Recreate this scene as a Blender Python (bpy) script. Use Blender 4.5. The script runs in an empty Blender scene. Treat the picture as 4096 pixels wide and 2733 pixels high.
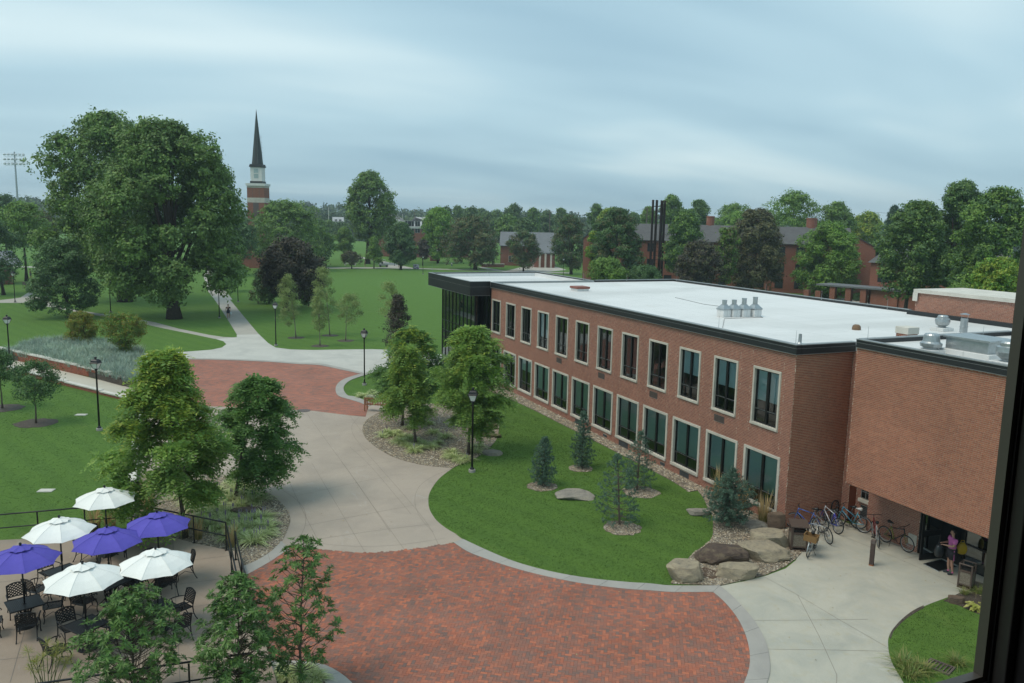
import bpy, bmesh, math, random
import numpy as np
from mathutils import Vector, Matrix

# ------------------------------------------------------------------ camera, world, sun, exposure
scene = bpy.context.scene
R = math.radians
PW, PH = 4096.0, 2733.0
FPX, HC = 3252.0, 12.4
_p, _r, _y = R(8.532), R(1.198), R(-66.188)
FWD = np.array([math.sin(_y)*math.cos(_p), math.cos(_y)*math.cos(_p), -math.sin(_p)])
_r0 = np.array([math.cos(_y), -math.sin(_y), 0.0]); _u0 = np.cross(_r0, FWD)
RGT = math.cos(_r)*_r0 + math.sin(_r)*_u0
UPV = -math.sin(_r)*_r0 + math.cos(_r)*_u0
CAM = np.array([0.0, 0.0, HC])
cd = bpy.data.cameras.new('camera'); co = bpy.data.objects.new('camera', cd)
scene.collection.objects.link(co)
cd.sensor_fit = 'HORIZONTAL'; cd.sensor_width = 36.0; cd.lens = FPX/PW*36.0
cd.clip_start = 0.05; cd.clip_end = 6000
co.matrix_world = Matrix(((RGT[0], UPV[0], -FWD[0], 0), (RGT[1], UPV[1], -FWD[1], 0), (RGT[2], UPV[2], -FWD[2], HC), (0, 0, 0, 1)))
scene.camera = co

SUN_EL, SUN_AZ = R(60), R(268)          # azimuth: angle of the sun's horizontal direction from +x
w = bpy.data.worlds.new('World'); scene.world = w; w.use_nodes = True
nt = w.node_tree; nt.nodes.clear(); N = nt.nodes.new; Lk = nt.links.new
out = N('ShaderNodeOutputWorld'); bg = N('ShaderNodeBackground'); bg.inputs['Strength'].default_value = 0.10
sky = N('ShaderNodeTexSky'); sky.sky_type = 'NISHITA'; sky.sun_disc = False
sky.sun_elevation = SUN_EL; sky.sun_rotation = math.pi/2 - SUN_AZ
sky.air_density = 1.0; sky.dust_density = 3.0
tc = N('ShaderNodeTexCoord'); sep = N('ShaderNodeSeparateXYZ'); Lk(tc.outputs['Generated'], sep.inputs[0])
# overcast deck: project the view direction onto a flat cloud layer so that streaks flatten towards the horizon
mx = N('ShaderNodeMath'); mx.operation = 'ADD'; mx.inputs[1].default_value = 0.16
ab = N('ShaderNodeMath'); ab.operation = 'ABSOLUTE'; Lk(sep.outputs['Z'], ab.inputs[0]); Lk(ab.outputs[0], mx.inputs[0])
dv = N('ShaderNodeVectorMath'); dv.operation = 'DIVIDE'; cb = N('ShaderNodeCombineXYZ')
for i in range(3): Lk(mx.outputs[0], cb.inputs[i])
Lk(tc.outputs['Generated'], dv.inputs[0]); Lk(cb.outputs[0], dv.inputs[1])
mp = N('ShaderNodeMapping'); mp.inputs['Rotation'].default_value = (0, 0, R(24)); mp.inputs['Scale'].default_value = (0.85, 0.36, 0.0)
mp.inputs['Location'].default_value = (2.35, 0.55, 0)
Lk(dv.outputs[0], mp.inputs['Vector'])
nz = N('ShaderNodeTexNoise'); nz.inputs['Scale'].default_value = 1.15; nz.inputs['Detail'].default_value = 3.0; nz.inputs['Roughness'].default_value = 0.45; nz.inputs['Distortion'].default_value = 0.25
Lk(mp.outputs[0], nz.inputs['Vector'])
rp = N('ShaderNodeValToRGB'); e = rp.color_ramp.elements
e[0].position = 0.30; e[0].color = (2.85, 4.5, 5.5, 1)
e[1].position = 0.72; e[1].color = (6.6, 8.0, 8.2, 1)
m_ = rp.color_ramp.elements.new(0.5); m_.color = (4.15, 5.95, 6.75, 1)
Lk(nz.outputs['Fac'], rp.inputs[0])
mix = N('ShaderNodeMixRGB'); mix.inputs[0].default_value = 0.88
Lk(sky.outputs[0], mix.inputs[1]); Lk(rp.outputs[0], mix.inputs[2])
Lk(mix.outputs[0], bg.inputs['Color']); Lk(bg.outputs[0], out.inputs['Surface'])

sl = bpy.data.lights.new('sun', 'SUN'); sl.energy = 1.5; sl.angle = R(28); sl.color = (1.0, 0.89, 0.74)
so = bpy.data.objects.new('sun', sl); scene.collection.objects.link(so)
sd = Vector((math.cos(SUN_EL)*math.cos(SUN_AZ), math.cos(SUN_EL)*math.sin(SUN_AZ), math.sin(SUN_EL)))
so.rotation_euler = sd.to_track_quat('Z', 'Y').to_euler(); so.location = sd*80 + Vector((0, 0, 40))
scene.view_settings.view_transform = 'Standard'; scene.view_settings.look = 'None'
scene.view_settings.gamma = 1.0; scene.view_settings.use_curve_mapping = False
scene.view_settings.exposure = 0.36

# ------------------------------------------------------------------ pixels to places
_Z = dict(z1=(0, 1800, .59574), z2=(0, 1200, .59574), z3=(0, 400, .59574), z4=(1200, 650, .59574), z5=(2500, 650, .67915),
          z6=(1400, 1200, .59574), z7=(2600, 1500, .78654), z8=(1000, 1900, .68085), A=(3050, 1980, .21277), B=(3500, 2020, .21277),
          C=(2600, 1850, .33803), D=(0, 2150, .37175), E=(2050, 1650, .38271), F=(0, 1300, .25532), G=(2300, 780, .29787),
          H=(3000, 800, .34043), I=(1300, 980, .29787), J=(0, 980, .21277), K=(1300, 680, .34043), L=(800, 1000, .29787),
          M=(1400, 1100, .31891), N=(600, 2100, .40363), O=(2700, 1100, .34043), P=(3000, 1250, .25532), Q=(3496, 1250, .25532),
          S=(3496, 2250, .30801), T=(1750, 1500, .2551), U=(1650, 1050, .25532), p=(0, 0, 1.0), b=(0, 0, 1.74298))
def px(zn, x, y):
    a, b, s = _Z[zn]; return a + x*s, b + y*s
def ray(x, y): return FWD*FPX + RGT*(x - PW/2) - UPV*(y - PH/2)
def gp(zn, x, y, z=0.0):
    "where the line of sight through a photo pixel meets the level z"
    d = ray(*px(zn, x, y)); q = CAM + d*((z - HC)/d[2]); return Vector((q[0], q[1], z))
def gps(zn, pts, z=0.0): return [gp(zn, x, y, z) for x, y in pts]
def col_at(xpx, dist):
    "ground point under a pixel column, dist metres away horizontally"
    d = ray(xpx, 870.0); h = math.hypot(d[0], d[1]); return Vector((d[0]/h*dist, d[1]/h*dist, 0))
def z_at(x, y, dist):
    d = ray(x, y); return HC + d[2]*dist/math.hypot(d[0], d[1])
def proj(q):
    v = np.array(q, float) - CAM; z = v @ FWD; return PW/2 + FPX*(v @ RGT)/z, PH/2 - FPX*(v @ UPV)/z, z

# ------------------------------------------------------------------ scene helpers
COL = scene.collection
def link(o): COL.objects.link(o); return o
def tag(o, label=None, cat=None, group=None, kind=None):
    if label: o['label'] = label
    if cat: o['category'] = cat
    if group: o['group'] = group
    if kind: o['kind'] = kind
    return o
def empty(name, loc=(0, 0, 0), rz=0.0):
    o = bpy.data.objects.new(name, None); link(o); o.location = loc; o.rotation_euler = (0, 0, rz); o.empty_display_size = .2; return o
def copy_tree(o, parent=None):
    c = o.copy(); link(c)
    if parent is not None: c.parent = parent
    for ch in list(o.children): copy_tree(ch, c)
    return c

class MB:
    "collects shapes into one mesh"
    def __init__(s): s.v = []; s.f = []; s.m = []; s.mi = 0
    def add(s, vs, fs):
        n = len(s.v); s.v.extend(tuple(map(float, q)) for q in vs); s.f.extend(tuple(n + i for i in f) for f in fs); s.m.extend([s.mi]*len(fs))
    def box(s, a, b, rot=None, org=None):
        x0, y0, z0 = a; x1, y1, z1 = b
        vs = [Vector(q) for q in ((x0, y0, z0), (x1, y0, z0), (x1, y1, z0), (x0, y1, z0), (x0, y0, z1), (x1, y0, z1), (x1, y1, z1), (x0, y1, z1))]
        if rot is not None: vs = [rot @ q for q in vs]
        if org is not None: vs = [q + Vector(org) for q in vs]
        s.add(vs, [(3, 2, 1, 0), (4, 5, 6, 7), (0, 1, 5, 4), (1, 2, 6, 5), (2, 3, 7, 6), (3, 0, 4, 7)])
    def tube(s, pts, r, n=6, cap=True):
        pts = [Vector(q) for q in pts]
        if not isinstance(r, (list, tuple)): r = [r]*len(pts)
        rings = []; prev = None
        for i, q in enumerate(pts):
            t = (pts[min(i+1, len(pts)-1)] - pts[max(i-1, 0)])
            if t.length < 1e-9: t = Vector((0, 0, 1))
            t.normalize()
            if prev is None:
                a = Vector((1, 0, 0)) if abs(t.x) < .8 else Vector((0, 1, 0))
                u = t.cross(a).normalized()
            else:
                u = (prev - t*prev.dot(t));
                u = u.normalized() if u.length > 1e-6 else t.orthogonal().normalized()
            prev = u; v = t.cross(u)
            rings.append([q + (u*math.cos(2*math.pi*k/n) + v*math.sin(2*math.pi*k/n))*r[i] for k in range(n)])
        vs = [q for rg in rings for q in rg]; fs = []
        for i in range(len(pts)-1):
            for k in range(n):
                a = i*n + k; b = i*n + (k+1) % n; fs.append((a, b, b+n, a+n))
        if cap: fs.append(tuple(range(n-1, -1, -1))); fs.append(tuple((len(pts)-1)*n + k for k in range(n)))
        s.add(vs, fs)
    def lathe(s, prof, n=16, org=(0, 0, 0), cap=True, ph=0.0, sq=1.0):
        vs = []; fs = []
        for r, z in prof:
            for k in range(n):
                a = 2*math.pi*k/n + ph; vs.append((org[0] + r*math.cos(a), org[1] + r*sq*math.sin(a), org[2] + z))
        for i in range(len(prof)-1):
            for k in range(n):
                a = i*n + k; b = i*n + (k+1) % n; fs.append((a, b, b+n, a+n))
        if cap: fs.append(tuple(range(n-1, -1, -1))); fs.append(tuple((len(prof)-1)*n + k for k in range(n)))
        s.add(vs, fs)
    def torus(s, c, ax, R_, r, n=24, m=6):
        ax = Vector(ax).normalized(); u = ax.orthogonal().normalized(); v = ax.cross(u); vs = []; fs = []
        for i in range(n):
            a = 2*math.pi*i/n; d = u*math.cos(a) + v*math.sin(a)
            for j in range(m):
                b = 2*math.pi*j/m; vs.append(Vector(c) + d*(R_ + r*math.cos(b)) + ax*r*math.sin(b))
        for i in range(n):
            for j in range(m):
                fs.append((i*m + j, ((i+1) % n)*m + j, ((i+1) % n)*m + (j+1) % m, i*m + (j+1) % m))
        s.add(vs, fs)
    def poly(s, pts, z, thick=0.0):
        "flat polygon (any simple outline) at level z, with sides going down by thick"
        pts = [Vector((q[0], q[1], 0)) for q in pts]
        area = sum(pts[i].x*pts[(i+1) % len(pts)].y - pts[(i+1) % len(pts)].x*pts[i].y for i in range(len(pts)))
        if area < 0: pts = pts[::-1]
        n = len(pts)
        from mathutils.geometry import tessellate_polygon
        tris = tessellate_polygon([pts]); fs = []
        for t in tris:
            a, b, c = (pts[i] for i in t)
            cr = (b.x-a.x)*(c.y-a.y) - (b.y-a.y)*(c.x-a.x)
            fs.append(tuple(t) if cr > 0 else tuple(reversed(t)))
        s.add([(q.x, q.y, z) for q in pts], fs)
        if thick:
            s.add([(q.x, q.y, z) for q in pts] + [(q.x, q.y, z-thick) for q in pts], [(i+n, (i+1) % n + n, (i+1) % n, i) for i in range(n)])
    def build(s, name, mats, parent=None, smooth=False, bevel=0.0):
        me = bpy.data.meshes.new(name); me.from_pydata(s.v, [], s.f)
        if not isinstance(mats, (list, tuple)): mats = [mats]
        for m in mats: me.materials.append(m)
        if any(s.m): me.polygons.foreach_set('material_index', s.m)
        if smooth: me.polygons.foreach_set('use_smooth', [True]*len(s.f))
        o = bpy.data.objects.new(name, me); link(o)
        if parent is not None: o.parent = parent
        if bevel:
            b = o.modifiers.new('bevel', 'BEVEL'); b.width = bevel; b.segments = 2; b.limit_method = 'ANGLE'
        me.update(); return o

def np_mesh(name, V, F, mats, parent=None, mi=None, smooth=False):
    "fast mesh from arrays; F is (n,3) or (n,4)"
    me = bpy.data.meshes.new(name); V = np.asarray(V, np.float32); F = np.asarray(F, np.int32); k = F.shape[1]
    me.vertices.add(len(V)); me.vertices.foreach_set('co', V.ravel())
    me.loops.add(F.size); me.loops.foreach_set('vertex_index', F.ravel())
    me.polygons.add(len(F)); me.polygons.foreach_set('loop_start', np.arange(0, F.size, k, dtype=np.int32))
    if not isinstance(mats, (list, tuple)): mats = [mats]
    for m in mats: me.materials.append(m)
    if mi is not None: me.polygons.foreach_set('material_index', np.asarray(mi, np.int32))
    me.polygons.foreach_set('use_smooth', np.full(len(F), smooth))
    me.update(calc_edges=True); me.validate()
    o = bpy.data.objects.new(name, me); link(o)
    if parent is not None: o.parent = parent
    return o

# ------------------------------------------------------------------ materials
def _mat(name):
    m = bpy.data.materials.new(name); m.use_nodes = True; t = m.node_tree; t.nodes.clear()
    o = t.nodes.new('ShaderNodeOutputMaterial'); p = t.nodes.new('ShaderNodeBsdfPrincipled'); t.links.new(p.outputs[0], o.inputs['Surface'])
    return m, t, p, o
def c4(c): return (c[0], c[1], c[2], 1)
def noise(t, scale, detail=3, rough=.55, coord='Object', stretch=None, dist=0.0):
    tc_ = t.nodes.new('ShaderNodeTexCoord'); n = t.nodes.new('ShaderNodeTexNoise')
    n.inputs['Scale'].default_value = scale; n.inputs['Detail'].default_value = detail; n.inputs['Roughness'].default_value = rough; n.inputs['Distortion'].default_value = dist
    src = tc_.outputs[coord]
    if stretch:
        mp_ = t.nodes.new('ShaderNodeMapping'); mp_.inputs['Scale'].default_value = stretch; t.links.new(src, mp_.inputs[0]); src = mp_.outputs[0]
    t.links.new(src, n.inputs['Vector']); return n.outputs['Fac']
def ramp(t, fac, stops):
    r = t.nodes.new('ShaderNodeValToRGB'); el = r.color_ramp.elements
    while len(el) < len(stops): el.new(.5)
    for k, (p_, c) in enumerate(stops): el[k].position = p_; el[k].color = c4(c)
    t.links.new(fac, r.inputs[0]); return r.outputs[0]
def mixc(t, fac, a, b, mode='MIX'):
    m = t.nodes.new('ShaderNodeMixRGB'); m.blend_type = mode
    for i, v in ((0, fac), (1, a), (2, b)):
        if isinstance(v, (int, float)): m.inputs[i].default_value = v
        elif isinstance(v, (tuple, list)): m.inputs[i].default_value = c4(v)
        else: t.links.new(v, m.inputs[i])
    return m.outputs[0]
def rnd(t):
    "a random number for each loose piece and each object"
    g = t.nodes.new('ShaderNodeNewGeometry'); oi = t.nodes.new('ShaderNodeObjectInfo')
    a = t.nodes.new('ShaderNodeMath'); a.operation = 'ADD'; t.links.new(g.outputs['Random Per Island'], a.inputs[0]); t.links.new(oi.outputs['Random'], a.inputs[1])
    f_ = t.nodes.new('ShaderNodeMath'); f_.operation = 'FRACT'; t.links.new(a.outputs[0], f_.inputs[0]); return f_.outputs[0]
def bump(t, p, fac, strength=.3, dist=.02):
    b = t.nodes.new('ShaderNodeBump'); b.inputs['Strength'].default_value = strength; b.inputs['Distance'].default_value = dist
    t.links.new(fac, b.inputs['Height']); t.links.new(b.outputs[0], p.inputs['Normal'])
def plain(name, c, rough=.6, metal=0.0, c2=None, scale=3.0, amt=1.0, bmp=0.0, bs=40.0, spec=.5, coord='Object', stretch=None):
    m, t, p, o = _mat(name); p.inputs['Roughness'].default_value = rough; p.inputs['Metallic'].default_value = metal; p.inputs['Specular IOR Level'].default_value = spec
    if c2 is None: c2 = tuple(v*.82 for v in c)
    f = noise(t, scale, 5, .6, coord, stretch)
    t.links.new(ramp(t, f, [(.5-.22*amt, c2), (.5+.22*amt, c)]), p.inputs['Base Color'])
    if bmp: bump(t, p, noise(t, bs, 3, .6, coord), bmp, .01)
    return m
def leafmat(name, cols, trans=.28, rough=.5, vscale=.35, var=.5):
    "foliage: every leaf its own shade, larger clumps drift in hue"
    m, t, p, o = _mat(name); p.inputs['Roughness'].default_value = rough; p.inputs['Specular IOR Level'].default_value = .35
    n = len(cols); c = ramp(t, rnd(t), [(i/(n-1) if n > 1 else 0, cc) for i, cc in enumerate(cols)])
    v = noise(t, vscale, 3, .6); g = ramp(t, v, [(.3, (1-var*.55,)*3), (.7, (1+var*.6, 1+var*.55, 1+var*.2))])
    c = mixc(t, 1.0, c, g, 'MULTIPLY'); t.links.new(c, p.inputs['Base Color'])
    tr = t.nodes.new('ShaderNodeBsdfTranslucent'); t.links.new(c, tr.inputs[0])
    mx_ = t.nodes.new('ShaderNodeMixShader'); mx_.inputs[0].default_value = trans
    t.links.new(p.outputs[0], mx_.inputs[1]); t.links.new(tr.outputs[0], mx_.inputs[2]); t.links.new(mx_.outputs[0], o.inputs['Surface'])
    return m

def grassmat():
    m, t, p, o = _mat('lawn'); p.inputs['Roughness'].default_value = .9; p.inputs['Sheen Weight'].default_value = .5; p.inputs['Sheen Roughness'].default_value = .6; p.inputs['Sheen Tint'].default_value = (.35, .60, .15, 1); p.inputs['Specular IOR Level'].default_value = .15
    a = noise(t, .09, 4, .6, 'Object', None, .3); b = noise(t, 1.1, 4, .65); c = noise(t, 9, 3, .7); d = noise(t, 60, 2, .8)
    base = ramp(t, a, [(.30, (.052, .125, .016)), (.70, (.088, .190, .026))])
    base = mixc(t, .55, base, ramp(t, b, [(.25, (.046, .112, .014)), (.5, (.074, .160, .022)), (.8, (.130, .205, .036))]))
    base = mixc(t, .5, base, ramp(t, c, [(.25, (.042, .100, .013)), (.75, (.108, .200, .032))]))
    base = mixc(t, .42, base, ramp(t, d, [(.25, (.018, .050, .007)), (.75, (.15, .25, .045))])); q_ = noise(t, 3.6, 5, .75, 'Object', None, .8); base = mixc(t, 1.0, base, ramp(t, q_, [(.34, (.80, .82, .80)), (.52, (1, 1, 1)), (.70, (1.22, 1.17, 1.12))]), 'MULTIPLY')
    # mowing stripes
    tc_ = t.nodes.new('ShaderNodeTexCoord'); mp_ = t.nodes.new('ShaderNodeMapping'); mp_.inputs['Rotation'].default_value = (0, 0, R(68)); t.links.new(tc_.outputs['Object'], mp_.inputs[0])
    wv = t.nodes.new('ShaderNodeTexWave'); wv.inputs['Scale'].default_value = .22; wv.inputs['Distortion'].default_value = 1.2; wv.inputs['Detail'].default_value = 2; t.links.new(mp_.outputs[0], wv.inputs[0])
    base = mixc(t, 1.0, base, (.58, .60, .54), 'MULTIPLY'); base = mixc(t, 1.0, base, ramp(t, wv.outputs['Fac'], [(.2, (.88, .90, .90)), (.8, (1.10, 1.08, 1.06))]), 'MULTIPLY')
    dry = noise(t, .33, 5, .7, 'Object', (1, 1.7, 1)); base = mixc(t, ramp(t, dry, [(.60, (0, 0, 0)), (.78, (.5, .5, .5))]), base, (.165, .185, .055))
    t.links.new(base, p.inputs['Base Color']); bump(t, p, d, .6, .05); return m
def concmat(name, c, c2, stain, sc=.5, bl=None):
    m, t, p, o = _mat(name); p.inputs['Roughness'].default_value = .85; p.inputs['Specular IOR Level'].default_value = .3
    a = noise(t, sc, 5, .62, 'Object', None, .6); b = noise(t, 3.1, 5, .65); g = noise(t, 55, 2, .7)
    k = ramp(t, a, [(.33, c2), (.62, c)])
    k = mixc(t, ramp(t, b, [(.52, (0, 0, 0)), (.75, (.6, .6, .6))]), k, stain)
    if bl: k = mixc(t, ramp(t, noise(t, .8, 4, .7, 'Object', (1, 2.2, 1), 1.0), [(.60, (0, 0, 0)), (.78, (.55, .55, .55))]), k, bl)
    k = mixc(t, 1.0, k, ramp(t, g, [(.2, (.92,)*3), (.8, (1.06,)*3)]), 'MULTIPLY')
    t.links.new(k, p.inputs['Base Color']); bump(t, p, g, .12, .004); return m
def brickmat(name, cols, dirt=.5):
    m, t, p, o = _mat(name); p.inputs['Roughness'].default_value = .88; p.inputs['Specular IOR Level'].default_value = .25
    k = ramp(t, rnd(t), [(i/(len(cols)-1), c) for i, c in enumerate(cols)])
    k = mixc(t, 1.0, k, ramp(t, noise(t, .55, 4, .6), [(.3, (1-.30*dirt,)*3), (.7, (1+.22*dirt,)*3)]), 'MULTIPLY')
    k = mixc(t, 1.0, k, ramp(t, noise(t, 35, 3, .7), [(.2, (.86,)*3), (.8, (1.10,)*3)]), 'MULTIPLY')
    t.links.new(k, p.inputs['Base Color']); return m
def gravelmat(name, cols, sc=14):
    m, t, p, o = _mat(name); p.inputs['Roughness'].default_value = .9
    tc_ = t.nodes.new('ShaderNodeTexCoord'); v = t.nodes.new('ShaderNodeTexVoronoi'); v.inputs['Scale'].default_value = sc; t.links.new(tc_.outputs['Object'], v.inputs['Vector'])
    sp = t.nodes.new('ShaderNodeSeparateColor'); t.links.new(v.outputs['Color'], sp.inputs[0])
    k = ramp(t, sp.outputs[0], [(i/(len(cols)-1), c) for i, c in enumerate(cols)])
    k = mixc(t, 1.0, k, ramp(t, v.outputs['Distance'], [(.0, (1.1,)*3), (.6, (.45,)*3)]), 'MULTIPLY')
    k = mixc(t, 1.0, k, ramp(t, noise(t, .8, 3), [(.3, (.85,)*3), (.7, (1.1,)*3)]), 'MULTIPLY')
    t.links.new(k, p.inputs['Base Color']); bump(t, p, v.outputs['Distance'], -.6, .03); return m
def rockmat(name, c1, c2, c3):
    m, t, p, o = _mat(name); p.inputs['Roughness'].default_value = .92; p.inputs['Specular IOR Level'].default_value = .2
    a = noise(t, 2.4, 6, .62, 'Object', (1, 1, 2.2), .8); b = noise(t, 6, 5, .7); g = noise(t, 24, 4, .7)
    k = ramp(t, a, [(.32, c2), (.50, c1), (.70, c3)])
    k = mixc(t, ramp(t, b, [(.55, (0, 0, 0)), (.72, (.7, .7, .7))]), k, tuple(v*.45 for v in c2))
    t.links.new(k, p.inputs['Base Color']); bump(t, p, mixc(t, .5, g, b), 1.0, .06); return m
def glassmat(name, tint=(.55, .62, .62), refl=.10):
    "thin window pane: mostly see-through, mirror-like at a slant"
    m, t, p, o = _mat(name); t.nodes.remove(p)
    tr = t.nodes.new('ShaderNodeBsdfTransparent'); tr.inputs[0].default_value = c4(tint)
    gl = t.nodes.new('ShaderNodeBsdfGlossy'); gl.inputs['Roughness'].default_value = .015; gl.inputs[0].default_value = (.9, .95, .95, 1)
    fr = t.nodes.new('ShaderNodeFresnel'); fr.inputs['IOR'].default_value = 1.52
    ad = t.nodes.new('ShaderNodeMath'); ad.operation = 'ADD'; ad.inputs[1].default_value = refl; t.links.new(fr.outputs[0], ad.inputs[0]); ad.use_clamp = True
    mx_ = t.nodes.new('ShaderNodeMixShader'); t.links.new(ad.outputs[0], mx_.inputs[0]); t.links.new(tr.outputs[0], mx_.inputs[1]); t.links.new(gl.outputs[0], mx_.inputs[2]); t.links.new(mx_.outputs[0], o.inputs['Surface']); return m

def roofmat():
    m, t, p, o = _mat('roof_membrane'); p.inputs['Roughness'].default_value = .6
    a = noise(t, .16, 5, .6, 'Object', (1, .45, 1), .8); k = ramp(t, a, [(.34, (.58, .59, .58)), (.58, (.70, .71, .705))])
    tc_ = t.nodes.new('ShaderNodeTexCoord'); b = t.nodes.new('ShaderNodeTexBrick'); b.inputs['Scale'].default_value = 1.0; b.inputs['Brick Width'].default_value = 14.0; b.inputs['Row Height'].default_value = 2.1; b.inputs['Mortar Size'].default_value = .035; b.inputs['Mortar Smooth'].default_value = .6
    b.inputs['Color1'].default_value = (1, 1, 1, 1); b.inputs['Color2'].default_value = (.965, .965, .96, 1); b.inputs['Mortar'].default_value = (.83, .84, .84, 1); t.links.new(tc_.outputs['Object'], b.inputs[0])
    k = mixc(t, 1.0, k, b.outputs['Color'], 'MULTIPLY')
    st = noise(t, .5, 6, .7, 'Object', (.35, 1.3, 1), 1.2); k = mixc(t, ramp(t, st, [(.60, (0, 0, 0)), (.80, (.45, .45, .45))]), k, (.50, .47, .40))
    k = mixc(t, 1.0, k, ramp(t, noise(t, 7, 4, .7), [(.25, (.93,)*3), (.75, (1.04,)*3)]), 'MULTIPLY'); t.links.new(k, p.inputs['Base Color']); return m
Mt = dict(
    lawn=grassmat(),
    tan=concmat('tan_concrete', (.400, .338, .280), (.335, .286, .240), (.365, .308, .248), .45, (.43, .405, .38)),
    pale=concmat('pale_concrete', (.52, .515, .475), (.44, .44, .41), (.46, .45, .40), .5),
    entry=concmat('entry_concrete', (.46, .445, .375), (.355, .36, .315), (.42, .38, .27), .55, (.51, .52, .50)),
    terrace=concmat('terrace_concrete', (.325, .262, .205), (.265, .212, .168), (.29, .228, .170), .5, (.37, .345, .32)),
    kerb=concmat('kerb_concrete', (.37, .355, .325), (.31, .30, .28), (.33, .315, .28), .8),
    walk=concmat('walk_concrete', (.42, .40, .355), (.36, .345, .305), (.38, .36, .31), .4),
    cream=concmat('cream_concrete', (.50, .47, .39), (.45, .425, .36), (.46, .43, .35), .4),
    joint=plain('joint', (.20, .175, .15), .95),
    mortar=plain('mortar', (.68, .60, .48), .95, 0, (.58, .51, .41), 1.2),
    paverbed=plain('paver_sand', (.19, .12, .095), .95),
    paver=brickmat('paver', [(.420, .142, .084), (.205, .130, .108), (.375, .130, .080), (.225, .132, .106), (.455, .158, .092), (.185, .122, .105), (.340, .125, .082), (.245, .132, .102)], .5),
    brick=brickmat('wall_brick', [(.310, .145, .104), (.365, .168, .118), (.270, .124, .092), (.335, .153, .108), (.390, .182, .126), (.290, .132, .097)], .35),
    warmbrick=brickmat('overhang_brick', [(.330, .140, .088), (.385, .162, .100), (.290, .120, .078), (.355, .148, .092), (.410, .176, .108), (.310, .128, .082)], .45),
    lowbrick=brickmat('low_wall_brick', [(.25, .075, .040), (.32, .098, .050), (.20, .062, .036), (.29, .085, .045)], .4),
    gravel=gravelmat('river_gravel', [(.27, .215, .150), (.38, .325, .245), (.18, .142, .105), (.33, .262, .180), (.46, .425, .35), (.23, .185, .14)]),
    mulch=gravelmat('mulch', [(.10, .075, .055), (.16, .13, .10), (.07, .052, .04), (.19, .165, .135)], 22),
    stone=concmat('limestone', (.56, .53, .46), (.45, .43, .375), (.40, .375, .32), 1.2),
    capstone=concmat('cap_stone', (.62, .60, .54), (.50, .49, .44), (.46, .45, .40), .8),
    fascia=plain('dark_fascia', (.030, .034, .036), .45, .3, (.022, .025, .027), 1.5),
    trim=plain('pale_trim', (.32, .34, .34), .45, .5),
    membrane=roofmat(),
    darkmetal=plain('dark_sash', (.016, .017, .018), .4, .3),
    black=plain('black_paint', (.012, .013, .015), .42, .2),
    cast=plain('cast_black', (.011, .012, .014), .5, 0, None, 3, 1, 0, 40, .3),
    galv=plain('galvanised', (.45, .48, .49), .38, .75, (.33, .36, .37), 6),
    white=plain('white_paint', (.72, .72, .69), .6),
    glass=glassmat('window_glass', (.80, .86, .86), .07),
    tower_glass=glassmat('curtain_glass', (.20, .24, .24), .13),
    blind=plain('teal_blind', (.36, .50, .49), .8, 0, (.32, .46, .45), 2.0),
    paleblind=plain('pale_blue_blind', (.48, .63, .66), .8, 0, (.43, .58, .61), 2.0),
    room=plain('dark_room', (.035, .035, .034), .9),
    louver=plain('louver', (.125, .098, .088), .6, .1),
    greylouver=plain('grey_louver', (.085, .095, .10), .6, .2),
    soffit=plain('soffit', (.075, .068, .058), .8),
    lampglass=plain('lamp_glass', (.78, .79, .76), .35, 0, (.68, .69, .67), 4),
    bark=plain('bark', (.085, .066, .052), .95, 0, (.048, .038, .031), 9, 1, .6, 25, .2, 'Object', (1, 1, .25)),
    palebark=plain('pale_bark', (.30, .26, .21), .9, 0, (.14, .115, .09), 14, 1, .4, 30, .2, 'Object', (1, 1, .6)),
    greybark=plain('grey_bark', (.150, .122, .098), .95, 0, (.085, .068, .055), 9, 1, .5, 25, .2),
)
# ------------------------------------------------------------------ the ground and its pavings
rng = np.random.default_rng(7); random.seed(7)
def inpoly(P, poly):
    x, y = P[:, 0], P[:, 1]; r = np.zeros(len(P), bool); n = len(poly)
    for i in range(n):
        x0, y0 = poly[i][0], poly[i][1]; x1, y1 = poly[(i+1) % n][0], poly[(i+1) % n][1]
        c = ((y0 > y) != (y1 > y))
        with np.errstate(divide='ignore', invalid='ignore'):
            xi = (x1-x0)*(y-y0)/((y1-y0) if y1 != y0 else 1e-12) + x0
        r ^= c & (x < xi)
    return r
def smooth(pts, k=5):
    "Catmull-Rom through the points"
    pts = [Vector((q[0], q[1], 0)) for q in pts]; o = []
    for i in range(len(pts)-1):
        p0, p1, p2, p3 = pts[max(i-1, 0)], pts[i], pts[i+1], pts[min(i+2, len(pts)-1)]
        for j in range(k):
            t = j/k; o.append(.5*((2*p1) + (p2-p0)*t + (2*p0-5*p1+4*p2-p3)*t*t + (3*p1-p0-3*p2+p3)*t**3))
    o.append(pts[-1]); return o
def resample(pts, n):
    pts = [Vector((q[0], q[1], 0)) for q in pts]; L = [0]
    for a, b in zip(pts, pts[1:]): L.append(L[-1] + (b-a).length)
    o = []
    for i in range(n):
        s = L[-1]*i/(n-1); k = 0
        while k < len(L)-2 and L[k+1] < s: k += 1
        t = (s-L[k])/max(L[k+1]-L[k], 1e-9); o.append(pts[k].lerp(pts[k+1], min(max(t, 0), 1)))
    return o
def sheet(name, pts, z, mat, thick=.3, kind='structure'):
    b = MB(); b.poly(pts, z, thick); o = b.build(name, mat); tag(o, kind=kind); return o
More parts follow.
